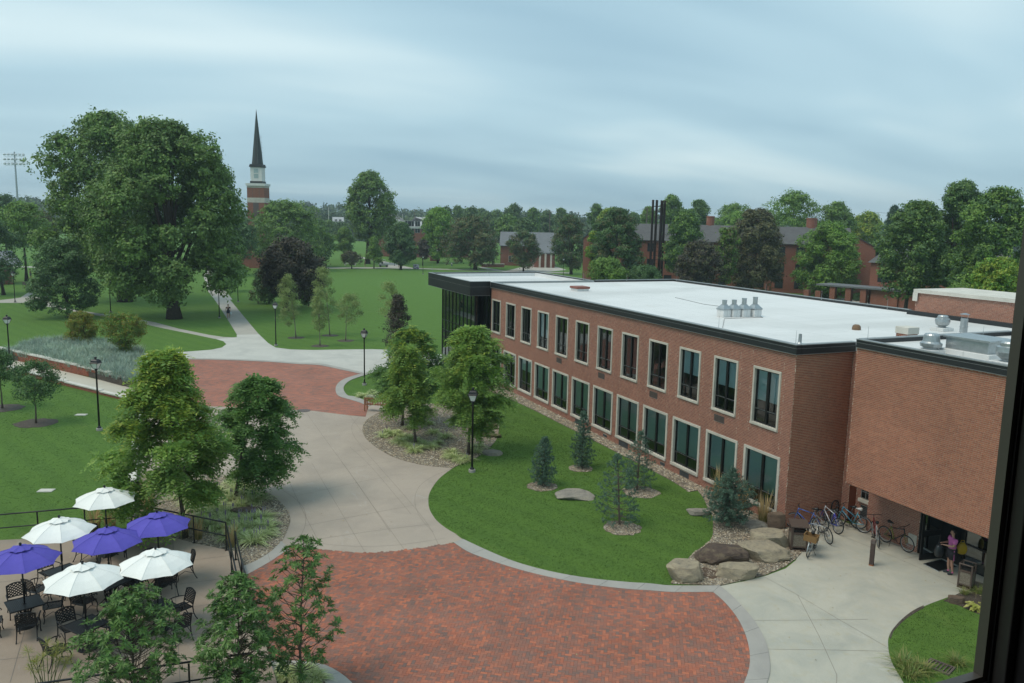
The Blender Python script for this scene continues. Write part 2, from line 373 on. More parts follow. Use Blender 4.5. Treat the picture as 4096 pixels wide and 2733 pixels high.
def line_strip(b, pts, z, wd=.011):
    for p0, p1 in zip(pts, pts[1:]):
        d = (p1-p0); d.z = 0
        if d.length < 1e-4: continue
        d.normalize(); nrm = Vector((-d.y, d.x, 0))*wd/2
        b.add([(q.x, q.y, z) for q in (p0-nrm, p1-nrm, p1+nrm, p0+nrm)], [(0, 1, 2, 3)])
def ribbon(name, inner, outer, z, mat, seg=1.25, jz=.004):
    "flush kerb band: each stretch between two joints is a stone of its own"
    a, b_ = smooth(inner), smooth(outer); L = sum((q-p).length for p, q in zip(a, a[1:])); ns = max(2, int(L/seg)); sub = 4
    A, B = resample(a, ns*sub+1), resample(b_, ns*sub+1)
    bed = MB(); 
    for i in range(ns*sub): bed.add([(q.x, q.y, z-.012) for q in (A[i], A[i+1], B[i+1], B[i])], [(0, 1, 2, 3)])
    root = bed.build(name, Mt['joint']); tag(root, kind='structure')
    for s in range(ns):
        k = MB(); I = list(range(s*sub, s*sub+sub+1)); pa = [A[i].copy() for i in I]; pb = [B[i].copy() for i in I]
        g = .006/max((A[I[-1]]-A[I[0]]).length, .05)
        pa[0] = pa[0].lerp(pa[-1], g); pb[0] = pb[0].lerp(pb[-1], g); pa[-1] = pa[-1].lerp(pa[0], g); pb[-1] = pb[-1].lerp(pb[0], g)
        k.poly(pa + pb[::-1], z, .014); k.build('kerb_stone', mat, root)
    return root

g = MB(); g.add([(-2600, -1500, 0), (300, -1500, 0), (300, 1900, 0), (-2600, 1900, 0)], [(0, 1, 2, 3)])
tag(g.build('ground', Mt['lawn']), kind='structure')

# --- tan concrete walk between the beds
tan_pts = (gps('z8', [(225, 452), (420, 452), (750, 472), (1050, 440), (1250, 380)]) + smooth(gps('z6', [(700, 1566), (640, 1530), (580, 1480), (540, 1420), (527, 1370), (530, 1310), (560, 1250), (610, 1190), (690, 1130)]))
           + smooth(gps('z6', [(570, 1120), (440, 1100), (300, 1060), (190, 1000), (120, 945), (90, 900), (85, 860), (110, 810), (180, 765), (262, 733), (225, 690), (110, 700)]))
           + gps('z2', [(2350, 760), (2100, 740), (1950, 732), (1780, 722), (1400, 710), (930, 695), (915, 880), (900, 1060), (890, 1180), (1000, 1165), (1200, 1160), (1400, 1165), (1560, 1190)])
           + smooth(gps('z1', [(1700, 235), (1800, 285), (1880, 350), (1930, 410), (1950, 470), (1930, 540), (1890, 620), (1845, 672)])) + gps('N', [(1300, 165), (1380, 245)]))
walk = sheet('tan_walkway', tan_pts, .008, Mt['tan'])
jb = MB()
for zn, L in (('z8', [(190, -60), (280, 150), (420, 425)]), ('z8', [(362, -70), (672, 450)]), ('z8', [(535, -80), (910, 445)]), ('z8', [(640, -180), (990, 220), (1105, 405)]),
              ('z8', [(250, 130), (560, 60), (860, 0)]), ('z8', [(325, 300), (640, 240), (985, 175)]), ('z8', [(395, 380), (730, 330), (1060, 290)]),
              ('z6', [(0, 990), (140, 1120), (410, 1440)]), ('z6', [(20, 1020), (200, 990)]), ('z6', [(0, 1130), (330, 1075)]),
              ('z6', [(690, 1132), (560, 1185), (470, 1250), (436, 1330), (450, 1420), (500, 1500), (560, 1560)]), ('z6', [(60, 790), (15, 840), (20, 900), (60, 960), (130, 1010)]),
              ('z8', [(0, 25), (150, 70), (250, 130), (310, 190), (328, 250), (320, 310), (290, 375)]), ('z8', [(300, 388), (480, 412), (670, 422), (900, 410), (1150, 372)]),
              ('z6', [(-60, 690), (60, 860), (200, 1000)]), ('z6', [(-300, 750), (-120, 1000), (20, 1190), (270, 1560)])):
    line_strip(jb, smooth(gps(zn, L)) if len(L) > 2 else gps(zn, L), .0125)
jb.build('score_line', Mt['joint'], walk)

# --- entry pavement on the right
k2_out = gps('z7', [(355, 1075), (420, 1130), (500, 1215), (560, 1300), (600, 1400), (610, 1500), (595, 1568), (545, 1690)])
k2_in = gps('z7', [(320, 1108), (380, 1160), (450, 1250), (495, 1355), (508, 1465), (480, 1568), (420, 1690)])
isl = smooth(gps('z7', [(1400, 1760), (1290, 1568), (1250, 1500), (1225, 1450), (1212, 1390), (1215, 1330), (1250, 1275), (1310, 1225), (1400, 1175), (1490, 1140), (1600, 1103)]))
ent = k2_out + gps('z7', [(540, 1760)]) + isl + [Vector((-16.5, 25.3, 0)), Vector((-12, 25.3, 0)), Vector((-12, 27.6, 0)), Vector((-24.2, 27.6, 0)), Vector((-24.2, 26.4, 0)), Vector((-24.95, 26.4, 0)), Vector((-24.95, 23.5, 0))] \
    + gps('z7', [(690, 768), (720, 800), (775, 890), (740, 945), (690, 985), (590, 1022), (480, 1050)])
entry = sheet('entry_pavement', ent, .006, Mt['entry'])
jb = MB()
for zn, L in (('z7', [(575, 1025), (750, 1120), (960, 1245), (1212, 1390)]), ('z7', [(750, 1120), (860, 1330), (950, 1527), (945, 1700)]), ('z7', [(490, 1250), (815, 1248), (1110, 1244)]),
              ('z7', [(530, 1395), (900, 1400), (1215, 1407)]), ('B', [(-700, 560), (0, 830), (830, 1185), (1560, 1520)]), ('B', [(520, 1025), (815, 970)])):
    line_strip(jb, gps(zn, L), .0105)
jb.build('score_line', Mt['joint'], entry)

# --- pale walks further off
sheet('far_walkway', gps('z2', [(965, 360), (1200, 352), (1420, 335), (1490, 320), (1520, 298), (1500, 278), (1440, 260), (1590, 250), (1590, 232), (1735, 228), (1800, 290), (1850, 320), (1950, 333), (2100, 337), (2340, 333)])
      + gps('z4', [(490, 1255), (700, 1262), (985, 1295), (985, 1345), (700, 1400), (520, 1405), (410, 1422), (350, 1410), (260, 1390), (130, 1362)])
      + gps('z2', [(2000, 435), (1800, 420), (1500, 407), (1200, 403), (985, 404)]), .009, Mt['pale'])
sheet('campus_walk', gps('z2', [(1592, 235), (1540, 150), (1480, 55), (1435, -10)]) + gps('z3', [(1400, 1290), (1368, 1190), (1388, 1130), (1440, 1078), (1475, 1076), (1424, 1130), (1430, 1170), (1480, 1240), (1560, 1340)]) + gps('z2', [(1545, 0), (1640, 115), (1737, 231)]), .0135, Mt['walk'])
sheet('side_path', gps('J', [(700, 990), (1000, 1095), (1330, 1203)]) + gps('z2', [(540, 73), (700, 97), (900, 124), (1050, 154), (1200, 194), (1400, 235), (1500, 250), (1592, 253), (1440, 262), (1300, 232), (1100, 192), (950, 158), (800, 128), (640, 103)]) + gps('J', [(1330, 1245), (1000, 1180), (590, 1112)]), .018, Mt['walk'])
sheet('left_path', gps('J', [(-300, 1060), (0, 1040), (270, 1010), (390, 990), (560, 880), (660, 800), (760, 720), (900, 730), (800, 850), (900, 960), (760, 1130), (580, 1113), (420, 1092), (0, 1092), (-300, 1110)]), .0225, Mt['walk'])
sheet('quad_path', gps('I', [(-1000, 296), (50, 304), (870, 300), (1200, 311), (1600, 323), (2350, 345), (3300, 372), (3300, 385), (2350, 354), (1600, 334), (1200, 323), (870, 317), (50, 319), (-1000, 310)]), .010, Mt['walk'])
sheet('quad_path', gps('I', [(420, 150), (640, 190), (800, 222), (930, 246), (1000, 272), (1190, 312), (855, 303), (790, 262), (640, 210), (420, 165)]), .0145, Mt['walk'])
sheet('quad_path', gps('I', [(2040, 290), (2160, 305), (2420, 350), (2330, 352), (2130, 322)]), .0145, Mt['walk'])
sheet('patio', gps('z4', [(1480, 705), (1560, 698), (1720, 700), (1790, 722), (1640, 738), (1480, 742), (1330, 740)]), .0145, Mt['walk'])
sheet('dorm_path', gps('H', [(1020, 1140), (1300, 1188), (2100, 1300), (2100, 1330), (1300, 1216), (1020, 1180)]), .010, Mt['walk'])
sheet('left_path', gps('J', [(240, 400), (690, 405), (690, 428), (240, 420)]), .010, Mt['walk'])

# --- the sloping walk beside the planter
ramp_pts = gps('F', [(-150, 440), (300, 565), (700, 650), (1500, 850), (2220, 1000), (2290, 1015), (2200, 1190), (2080, 1175), (1370, 995), (1010, 925), (400, 765), (80, 690), (-150, 640)])
sheet('ramp_walk', ramp_pts, .010, Mt['cream'])

# --- brick plaza: herringbone of clay pavers, each one built
plaza = (smooth(gps('N', [(935, 455), (1050, 405), (1190, 325), (1270, 262), (1335, 205)])) + smooth(gps('z8', [(262, 425), (420, 440), (600, 457), (750, 458), (900, 445), (1050, 425), (1195, 400)]))
         + smooth(gps('z8', [(1290, 435), (1370, 465), (1540, 532), (1745, 588), (1975, 630), (2222, 658), (2350, 665)]) + gps('z7', [(105, 1092)])) + smooth([(a + c)/2 for a, c in zip(k2_in, k2_out[:7])])
         + gps('p', [(2900, 2960), (1165, 2960), (1110, 2740), (1080, 2641), (1045, 2520), (1007, 2399)]))
pl = sheet('brick_plaza', plaza, .010, Mt['paverbed'])
BL, BW = .2, .1; ang = R(57); ca, sa = math.cos(ang), math.sin(ang)
PA = np.array([(q.x, q.y) for q in plaza]); uv = np.stack([PA[:, 0]*ca + PA[:, 1]*sa, -PA[:, 0]*sa + PA[:, 1]*ca], 1)
i0, j0 = np.floor(uv.min(0)/BW).astype(int) - 2; i1, j1 = np.ceil(uv.max(0)/BW).astype(int) + 2
II, JJ = np.meshgrid(np.arange(i0, i1), np.arange(j0, j1), indexing='ij'); d4 = (II - JJ) % 4
h = d4 == 0; v = d4 == 3
cu = np.concatenate([(II[h] + 1)*BW, (II[v] + .5)*BW]); cv = np.concatenate([(JJ[h] + .5)*BW, (JJ[v] + 1)*BW])
hor = np.concatenate([np.ones(h.sum(), bool), np.zeros(v.sum(), bool)])
cxy = np.stack([cu*ca - cv*sa, cu*sa + cv*ca], 1); keep = inpoly(cxy, PA); cxy, hor = cxy[keep], hor[keep]
q3 = np.concatenate([cxy, np.zeros((len(cxy), 1))], 1) - CAM; dep = q3 @ FWD
sx, sy = PW/2 + FPX*(q3 @ RGT)/dep, PH/2 - FPX*(q3 @ UPV)/dep
vis = (sx > 10) & (sx < PW-10) & (sy < PH-8); order = np.argsort(np.where(vis, dep, 1e9)); single = order[:300]
# keep the singled-out pavers clear of the trees in front: the nearest ones of those in the open
openp = vis & (sx > 1420); order = np.argsort(np.where(openp, dep, 1e9)); single = order[:300]
msk = np.ones(len(cxy), bool); msk[single] = False
hz = .026 + rng.uniform(-.0016, .0016, len(cxy)); tl = rng.normal(0, .004, (len(cxy), 2))
CORN = np.array([(-1, -1), (1, -1), (1, 1), (-1, 1)], float)
def paver_arrays(idx):
    hl = np.where(hor[idx], BL, BW)[:, None]/2 - .0024; hw = np.where(hor[idx], BW, BL)[:, None]/2 - .0024
    lu, lv = CORN[None, :, 0]*hl, CORN[None, :, 1]*hw
    X = cxy[idx, 0:1] + lu*ca - lv*sa; Y = cxy[idx, 1:2] + lu*sa + lv*ca
    Zt = hz[idx][:, None] + lu*tl[idx, 0:1] + lv*tl[idx, 1:2]
    top = np.stack([X, Y, Zt], 2); bot = np.stack([X, Y, np.full_like(Zt, .004)], 2)
    V = np.concatenate([top, bot], 1).reshape(-1, 3)
    F = np.array([(0, 1, 2, 3), (4, 5, 1, 0), (5, 6, 2, 1), (6, 7, 3, 2), (7, 4, 0, 3)])
    return V, (F[None] + 8*np.arange(len(idx))[:, None, None]).reshape(-1, 4)
V, F = paver_arrays(np.where(msk)[0]); tag(np_mesh('paver_field', V, F, Mt['paver'], pl), kind='stuff')
pm = MB(); pm.box((-BL/2+.0024, -BW/2+.0024, -.022), (BL/2-.0024, BW/2-.0024, 0)); o = pm.build('paver', Mt['paver'], pl)
for n, i in enumerate(single):
    c = o if n == 0 else o.copy()
    if n: link(c)
    c.parent = pl; c.location = (cxy[i, 0], cxy[i, 1], hz[i]); c.rotation_euler = (tl[i, 1], -tl[i, 0], ang + (0 if hor[i] else math.pi/2))
# --- upper brick plaza: too far off to pick its pavers apart
def far_paver_mat():
    m, t, p, o = _mat('far_pavers'); p.inputs['Roughness'].default_value = .9
    tc_ = t.nodes.new('ShaderNodeTexCoord'); mp_ = t.nodes.new('ShaderNodeMapping'); mp_.inputs['Rotation'].default_value = (0, 0, -ang-.4); t.links.new(tc_.outputs['Object'], mp_.inputs[0])
    b = t.nodes.new('ShaderNodeTexBrick'); b.inputs['Scale'].default_value = 1.0; b.inputs['Brick Width'].default_value = .3; b.inputs['Row Height'].default_value = .12; b.inputs['Mortar Size'].default_value = .004
    b.inputs['Color1'].default_value = (.40, .145, .092, 1); b.inputs['Color2'].default_value = (.22, .115, .090, 1); b.inputs['Mortar'].default_value = (.17, .10, .08, 1); t.links.new(mp_.outputs[0], b.inputs[0])
    k = mixc(t, 1.0, b.outputs['Color'], ramp(t, noise(t, .5, 4), [(.3, (.85,)*3), (.7, (1.12,)*3)]), 'MULTIPLY'); t.links.new(k, p.inputs['Base Color']); return m
up = gps('z2', [(985, 402), (1200, 400), (1500, 404), (1800, 417), (2000, 432)]) + gps('z4', [(130, 1362), (260, 1389), (350, 1408), (412, 1422), (340, 1442), (280, 1468), (247, 1502), (244, 1540), (262, 1572)]) \
    + gps('z6', [(0, 672), (60, 690), (125, 715), (105, 786), (0, 776)]) + gps('z2', [(2100, 745), (1950, 737), (1780, 727), (1400, 715), (930, 700), (968, 560)])
sheet('upper_brick_plaza', up, .014, far_paver_mat())

# --- flush kerbs
ribbon('plaza_kerb', gps('z8', [(1195, 400), (1270, 450), (1340, 480), (1530, 545), (1740, 600), (1970, 645), (2220, 675), (2350, 683)]) + gps('z7', [(105, 1108), (320, 1108)]),
       gps('z8', [(1250, 380), (1400, 450), (1560, 515), (1760, 570), (1985, 610), (2225, 635), (2350, 642)]) + gps('z7', [(100, 1075), (355, 1075)]), .036, Mt['kerb'])
ribbon('plaza_kerb', k2_in, k2_out, .0365, Mt['kerb'])
ribbon('plaza_kerb', gps('N', [(955, 502), (1050, 452), (1200, 365), (1290, 305), (1380, 240)]), gps('N', [(925, 415), (1050, 365), (1180, 285), (1260, 215), (1300, 165)]), .036, Mt['kerb'])
ribbon('plaza_kerb', gps('z4', [(412, 1420), (340, 1440), (280, 1465), (245, 1500), (240, 1540), (262, 1572)]) + gps('z6', [(0, 672), (60, 690), (125, 715)]),
       gps('z4', [(520, 1404), (400, 1442), (330, 1470), (296, 1505), (296, 1535), (322, 1568)]) + gps('z6', [(30, 650), (80, 668), (160, 700)]), .036, Mt['kerb'])
ribbon('plaza_kerb', gps('z2', [(985, 403), (1200, 401), (1500, 405), (1800, 418), (2000, 433)]) + gps('z4', [(130, 1363), (260, 1390), (350, 1409), (412, 1422)]),
       gps('z2', [(985, 395), (1200, 393), (1500, 397), (1800, 409), (2000, 423)]) + gps('z4', [(130, 1350), (260, 1376), (350, 1396), (420, 1412)]), .0355, Mt['kerb'], 2.5)
pl_out = gps('N', [(1120, 1385), (1200, 1368), (1300, 1362), (1450, 1365), (1600, 1375), (1720, 1400), (1830, 1450), (1920, 1510), (1990, 1570), (2080, 1680)])
pl_in = gps('N', [(1190, 1490), (1280, 1470), (1370, 1462), (1450, 1460), (1560, 1475), (1650, 1510), (1720, 1560), (1800, 1680)])
ribbon('planter_kerb', pl_out, pl_in, .060, Mt['kerb'], .9)
BEDS = {}
BEDS['planter'] = gps('N', [(1110, 1395)]) + pl_out[1:] + gps('N', [(1900, 2100), (1000, 2100)])
sheet('gravel_bed', BEDS['planter'], .032, Mt['gravel'])

# --- gravel beds
BEDS['left'] = (gps('z2', [(895, 1185), (1000, 1165), (1200, 1160), (1400, 1165), (1560, 1190)]) + smooth(gps('z1', [(1700, 235), (1800, 285), (1880, 350), (1930, 410), (1950, 470), (1930, 540), (1890, 620), (1840, 672)]))
                + gps('N', [(1260, 215), (1180, 285), (1050, 365), (925, 415)]) + gps('z1', [(1610, 682), (1520, 672), (1305, 625), (1100, 570), (900, 555), (860, 420)]))
BEDS['mid'] = smooth(gps('z6', [(262, 735), (180, 765), (110, 810), (85, 860), (90, 900), (120, 945), (190, 1000), (300, 1060), (440, 1100), (570, 1120), (690, 1130)])) + smooth(gps('z6', [(740, 1105), (800, 1080), (850, 1060), (940, 990), (985, 930), (1000, 860), (985, 830), (900, 790)])) + gps('z6', [(800, 740), (600, 700), (400, 700)])
BEDS['corner'] = smooth(gps('C', [(560, 330), (640, 440), (690, 560), (740, 640), (745, 780), (730, 900), (640, 990), (500, 1090), (330, 1300), (250, 1440)])) + gps('C', [(830, 1463), (1000, 1424), (1350, 1343), (1600, 1238), (1720, 1148), (1790, 1080), (1720, 980), (1640, 780)]) + [Vector((-24.87, 23.45, 0)), Vector((-32.5, 23.45, 0))]
BEDS['strip'] = smooth([(-56, 21.6), (-52, 22.2), (-48, 22.5), (-44, 22.55), (-40, 22.6), (-36, 22.6), (-32.0, 22.6), (-30, 22.4)]) + [Vector((-30, 23.45, 0)), Vector((-56, 23.45, 0))]
for i, k in enumerate(('left', 'mid', 'corner', 'strip')):
    sheet('gravel_bed', BEDS[k], .020 + .0045*i, Mt['gravel'])
# loose pebbles lying in the beds
stonemat = brickmat('pebbles', [(.33, .262, .18), (.46, .40, .30), (.21, .165, .12), (.38, .295, .195), (.58, .53, .44), (.27, .22, .165), (.42, .335, .23)], .2)
OCT_V = np.array([(1, 0, 0), (0, 1, 0), (-1, 0, 0), (0, -1, 0), (0, 0, 1), (.6, .6, -.2)], float)
OCT_F = np.array([(0, 1, 4), (1, 2, 4), (2, 3, 4), (3, 0, 4)])
def scatter(poly, dens, rng):
    P = np.array([(q[0], q[1]) for q in poly]); lo, hi = P.min(0), P.max(0); n = int((hi-lo).prod()*dens); q = rng.uniform(lo, hi, (n, 2)); return q[inpoly(q, P)]
def pebbles(name, pts, z, smin, smax):
    n = len(pts); s = rng.uniform(smin, smax, (n, 1, 1)); a = rng.uniform(0, 6.28, n); c, s_ = np.cos(a), np.sin(a)
    V = np.tile(OCT_V[None], (n, 1, 1)) + rng.normal(0, .12, (n, 6, 3)); V[:, :, 1] *= rng.uniform(.6, 1, (n, 1)); V[:, :, 2] *= .62; V = V*s
    X = V[:, :, 0]*c[:, None] - V[:, :, 1]*s_[:, None]; Y = V[:, :, 0]*s_[:, None] + V[:, :, 1]*c[:, None]
    V = np.stack([X + pts[:, 0:1], Y + pts[:, 1:2], V[:, :, 2] + z], 2).reshape(-1, 3)
    F = (OCT_F[None] + 6*np.arange(n)[:, None, None]).reshape(-1, 3)
    return tag(np_mesh(name, V, F, stonemat), kind='stuff')
pebbles('pebbles', scatter(BEDS['left'], 130, rng), .02, .022, .055)
pebbles('pebbles', scatter(BEDS['mid'], 75, rng), .025, .03, .065)
pebbles('pebbles', scatter(BEDS['corner'], 130, rng), .03, .022, .055)
pebbles('pebbles', scatter(BEDS['strip'], 60, rng), .034, .04, .085)
pebbles('pebbles', scatter(BEDS['planter'], 90, rng), .034, .02, .05)
RINGS = []
def ring(c, r, mat='mulch', z=.012, sq=1.0, ph=0.0):
    RINGS.append((c.x, c.y, r))
    n = 26; pts = [(c.x + math.cos(2*math.pi*k/n+ph)*r*random.uniform(.9, 1.1), c.y + sq*math.sin(2*math.pi*k/n+ph)*r*random.uniform(.9, 1.1)) for k in range(n)]
    o = sheet('mulch_ring' if mat == 'mulch' else 'stone_ring', pts, z, Mt[mat], .02)
    if mat != 'mulch': pebbles('pebbles', scatter(pts, 160, rng), z, .022, .05)
    return o
# --- terrace slab, one step above the plaza
TZ = .30
ter = gps('z1', [(-400, 640), (0, 605), (215, 596), (600, 550), (880, 556), (1100, 570), (1305, 625), (1520, 670), (1610, 682)], TZ) + gps('p', [(983, 2306), (1007, 2395), (1045, 2516), (1080, 2637), (1110, 2740), (1150, 2960), (-400, 2960)], TZ)
terr = sheet('terrace', ter, TZ, Mt['terrace'], .32)
jb = MB()
for zn, L in (('N', [(222, 60), (245, 560), (270, 1020), (300, 1600)]), ('N', [(160, 395), (420, 350), (880, 293)]), ('N', [(-100, 640), (250, 592), (948, 505)]), ('N', [(-100, 885), (430, 812), (1010, 722)]), ('N', [(-300, 1190), (220, 1118), (1080, 985)]),
              ('N', [(-300, 1520), (190, 1442), (1180, 1290)]), ('D', [(440, 470), (270, 990), (110, 1560)]), ('D', [(-60, 1325), (980, 1212)]), ('D', [(-60, 488), (190, 462), (480, 430)]), ('D', [(-60, 1010), (600, 950), (1250, 880)]), ('D', [(-60, 270), (300, 250)])):
    line_strip(jb, gps(zn, L, TZ), TZ+.0045, .018)
jb.build('score_line', Mt['joint'], terr)
# ------------------------------------------------------------------ the two-storey brick building
def yp(zn, x, y, Y):
    d = ray(*px(zn, x, y)); return Vector(CAM + d*(Y/d[1]))
def xp(zn, x, y, X):
    d = ray(*px(zn, x, y)); return Vector(CAM + d*(X/d[0]))
XL, XC, Y1, Y2, YR = -57.2, -24.85, 23.44, 24.8, 26.5
BR = empty('classroom_building', (XC, Y1, 0))
tag(BR, 'long two-storey red brick building with white flat roof and dark fascia', 'building')
INV = Matrix.Translation((-XC, -Y1, 0))
def part(b, name, mat, parent=None, **k):
    o = b.build(name, mat, parent or BR, **k)
    o.matrix_parent_inverse = Matrix.Identity(4)
    if parent is None or parent is BR: o.location = (-XC, -Y1, 0)
    return o
def sub(b, name, mat, parent):      # sub-part in the same coordinates as its part
    return b.build(name, mat, parent)
CH, SL, HL, MJ = .0677, .2035, .1015, .0135
def wall_bricks(L, z0, z1, openings, stacks, u_start=0.0):
    out_ = []; nc = int(round((z1-z0)/CH))
    for k in range(nc):
        za = z0 + k*CH + MJ/2; zb = min(z0 + (k+1)*CH - MJ/2, z1); zm = (za+zb)/2
        cuts = sorted({u_start, L} | {u for s in stacks if s[2] < zm < s[3] for u in (s[0], s[1]) if u_start < u < L})
        for a, b in zip(cuts, cuts[1:]):
            mid = (a+b)/2; st = any(s[0] <= mid <= s[1] and s[2] < zm < s[3] for s in stacks)
            off = 0.0 if st else -(k % 2)*(SL+HL)/2 - (0.013*((k*7) % 5 - 2))
            u = a + off; i = 0
            while u < b:
                w_ = SL if i % 2 == 0 else HL; ua, ub = max(u + MJ/2, a + MJ/4), min(u + w_ - MJ/2, b - MJ/4); u += w_; i += 1
                if ub - ua < .02: continue
                seg = [(ua, ub)]
                for o in openings:
                    if o[2] < zm < o[3]:
                        ns = []
                        for p, q in seg:
                            if q <= o[0] or p >= o[1]: ns.append((p, q)); continue
                            if p < o[0]: ns.append((p, o[0]-.004))
                            if q > o[1]: ns.append((o[1]+.004, q))
                        seg = ns
                out_.extend((p, q, za, zb) for p, q in seg if q - p > .02)
    return np.array(out_)
def brick_boxes(B, org, u, nrm, dep=.016, mat='brick', name='brick_field', parent=None):
    u, nrm, org = np.array(u, float), np.array(nrm, float), np.array(org, float); n = len(B); rr = rng.uniform(-.0016, .0016, n)
    C_ = [(0, 2), (1, 2), (1, 3), (0, 3)]
    def ring_(d): return np.stack([org + B[:, a:a+1]*u + np.array([0, 0, 1])*B[:, b:b+1] + nrm*d[:, None] for a, b in C_], 1)
    V = np.concatenate([ring_(rr), ring_(np.full(n, -dep))], 1).reshape(-1, 3)
    F = np.array([(0, 1, 2, 3), (4, 5, 1, 0), (5, 6, 2, 1), (6, 7, 3, 2), (7, 4, 0, 3)])
    if np.cross(u, [0, 0, 1]) @ nrm < 0: F = F[:, ::-1]
    F = (F[None] + 8*np.arange(n)[:, None, None]).reshape(-1, 4)
    return tag(np_mesh(name, V, F, Mt[mat], parent), kind='stuff')
def wall_back(L, z0, z1, openings, org, u, nrm, dep=.012, u0=0.0):
    "mortar plane behind the bricks with its openings left free"
    us = sorted({u0, L} | {v for o in openings for v in o[:2] if u0 < v < L}); zs = sorted({z0, z1} | {v for o in openings for v in o[2:4] if z0 < v < z1}); b = MB()
    u, nrm, org = Vector(u), Vector(nrm), Vector(org); flip = u.cross(Vector((0, 0, 1))).dot(nrm) < 0
    for a, c in zip(us, us[1:]):
        for d, e_ in zip(zs, zs[1:]):
            if any(o[0] <= (a+c)/2 <= o[1] and o[2] <= (d+e_)/2 <= o[3] for o in openings): continue
            q = [org + u*p + Vector((0, 0, r)) - nrm*dep for p, r in ((a, d), (c, d), (c, e_), (a, e_))]
            b.add(q, [(3, 2, 1, 0) if flip else (0, 1, 2, 3)])
    return b

# --- window bays
SP = 2.699; UPW, UPZ0, UPZ1 = 1.69, 3.89, 6.42; LOW, LOZ0, LOZ1 = 2.26, .40, 2.87
centres = [-26.45 - SP*(11-i) for i in range(12)]
ops = []; stacks = []
for c in centres:
    ops.append((c-UPW/2-XL, c+UPW/2-XL, UPZ0, UPZ1)); ops.append((max(c-LOW/2-XL, .05), c+LOW/2-XL, LOZ0, LOZ1))
    stacks += [(c-.95-XL, c+.95-XL, 6.43, 7.06), (c-.95-XL, c+.95-XL, 3.06, 3.86), (c-1.02-XL, c-.86-XL, 3.87, 6.42), (c+.86-XL, c+1.02-XL, 3.87, 6.42)]
vents = [(centres[i]-.62, centres[i]+.10, 3.40, 3.72) for i in (4, 6, 8, 10)]
lows = [(centres[5]-.55, .06, .85, .33), (centres[7]-.75, .05, .95, .35), (centres[9]-.35, .06, .75, .32)]
smalls = [(centres[8]+.65, .10, .40, .25), (centres[10]-.15, .10, .42, .24), (centres[11]+.15, .10, .42, .24), (centres[6]+.2, .10, .4, .24)]
vops = [(a-XL, b-XL, c, d) for a, b, c, d in vents] + [(a-XL, a+c-XL, b, d) for a, b, c, d in lows] + [(a-XL, a+c-XL, b, d) for a, b, c, d in smalls]
L1 = XC - XL
fw = part(wall_back(L1, 0, 7.30, ops, (XL, Y1, 0), (1, 0, 0), (0, -1, 0)), 'front_wall', Mt['mortar'])
brick_boxes(wall_bricks(L1, 0, 7.30, ops + vops, stacks), (XL, Y1, 0), (1, 0, 0), (0, -1, 0), parent=fw)
ew = part(wall_back(YR-Y1, 0, 7.30, [], (XC, Y1, 0), (0, 1, 0), (1, 0, 0), u0=.013), 'end_wall', Mt['mortar'])
brick_boxes(wall_bricks(YR-Y1, 0, 7.30, [], [], .02), (XC, Y1, 0), (0, 1, 0), (1, 0, 0), mat='warmbrick', parent=ew)

def window(cx, W, z0, z1, low, blind_to=None, bm='blind'):
    "limestone surround with a dark two-light sash, four panes and sometimes a roller blind"
    t_ = .13 if low else .10; b = MB(); x0, x1 = cx-W/2, cx+W/2
    if x0 < XL+.03: x0 = XL+.03
    ya, yb = Y1-.035, Y1+.22
    b.box((x0, ya, z1-t_), (x1, yb, z1)); b.box((x0, ya-.03, z0), (x1, yb, z0+t_)); b.box((x0, ya+.003, z0+t_), (x0+t_, yb, z1-t_)); b.box((x1-t_, ya+.003, z0+t_), (x1, yb, z1-t_))
    o = part(b, 'window', Mt['stone'], bevel=.008)
    xa, xb, za, zb = x0+t_, x1-t_, z0+t_, z1-t_; xm = (xa+xb)/2; tr = za + (zb-za)*(.245 if not low else .255); y0 = Y1+.09
    s = MB(); f = .055
    s.box((xa, y0, zb-f), (xb, y0+.07, zb)); s.box((xa, y0, za), (xb, y0+.07, za+f)); s.box((xa, y0+.001, za+f), (xa+f, y0+.069, zb-f)); s.box((xb-f, y0+.001, za+f), (xb, y0+.069, zb-f))
    s.box((xm-.06, y0-.02, za+f), (xm+.06, y0+.068, zb-f)); s.box((xa+f, y0-.005, tr-.03), (xm-.06, y0+.066, tr+.03)); s.box((xm+.06, y0-.005, tr-.03), (xb-f, y0+.066, tr+.03))
    sub(s, 'sash', Mt['darkmetal'], o)
    tm = MB(); tm.box((xa+f, y0-.012, tr+.022), (xb-f, y0-.006, tr+.034)); sub(tm, 'transom_bead', Mt['trim'], o)
    for p, q, r_, u in ((xa+f, xm-.06, za+f, tr-.03), (xm+.06, xb-f, za+f, tr-.03), (xa+f, xm-.06, tr+.03, zb-f), (xm+.06, xb-f, tr+.03, zb-f)):
        g_ = MB(); ty = random.uniform(-.006, .006)
        g_.add([(p, y0+.035, r_), (q, y0+.035+ty, r_), (q, y0+.035+ty*.4, u), (p, y0+.035-ty*.5, u)], [(0, 1, 2, 3)]); sub(g_, 'pane', Mt['glass'], o)
    if blind_to is not None:
        zz = za + (zb-za)*blind_to; bl = MB()
        bl.box((xa+f, y0+.085, zz), (xm-.03, y0+.092, zb-.02)); bl.box((xm+.03, y0+.085, zz), (xb-f, y0+.092, zb-.02)); sub(bl, 'roller_blind', Mt[bm], o)
    return o
for i, c in enumerate(centres):
    window(c, UPW, UPZ0, UPZ1, False, {3: .30, 9: .50, 10: .48, 11: .42}.get(i), 'paleblind')  # fourth upper window's pale blue sheet is no blind: it paints the sky's reflection
    window(c, LOW, LOZ0, LOZ1, True, {2: .62, 5: .20, 8: .24}.get(i, .27 if i >= 3 else None))
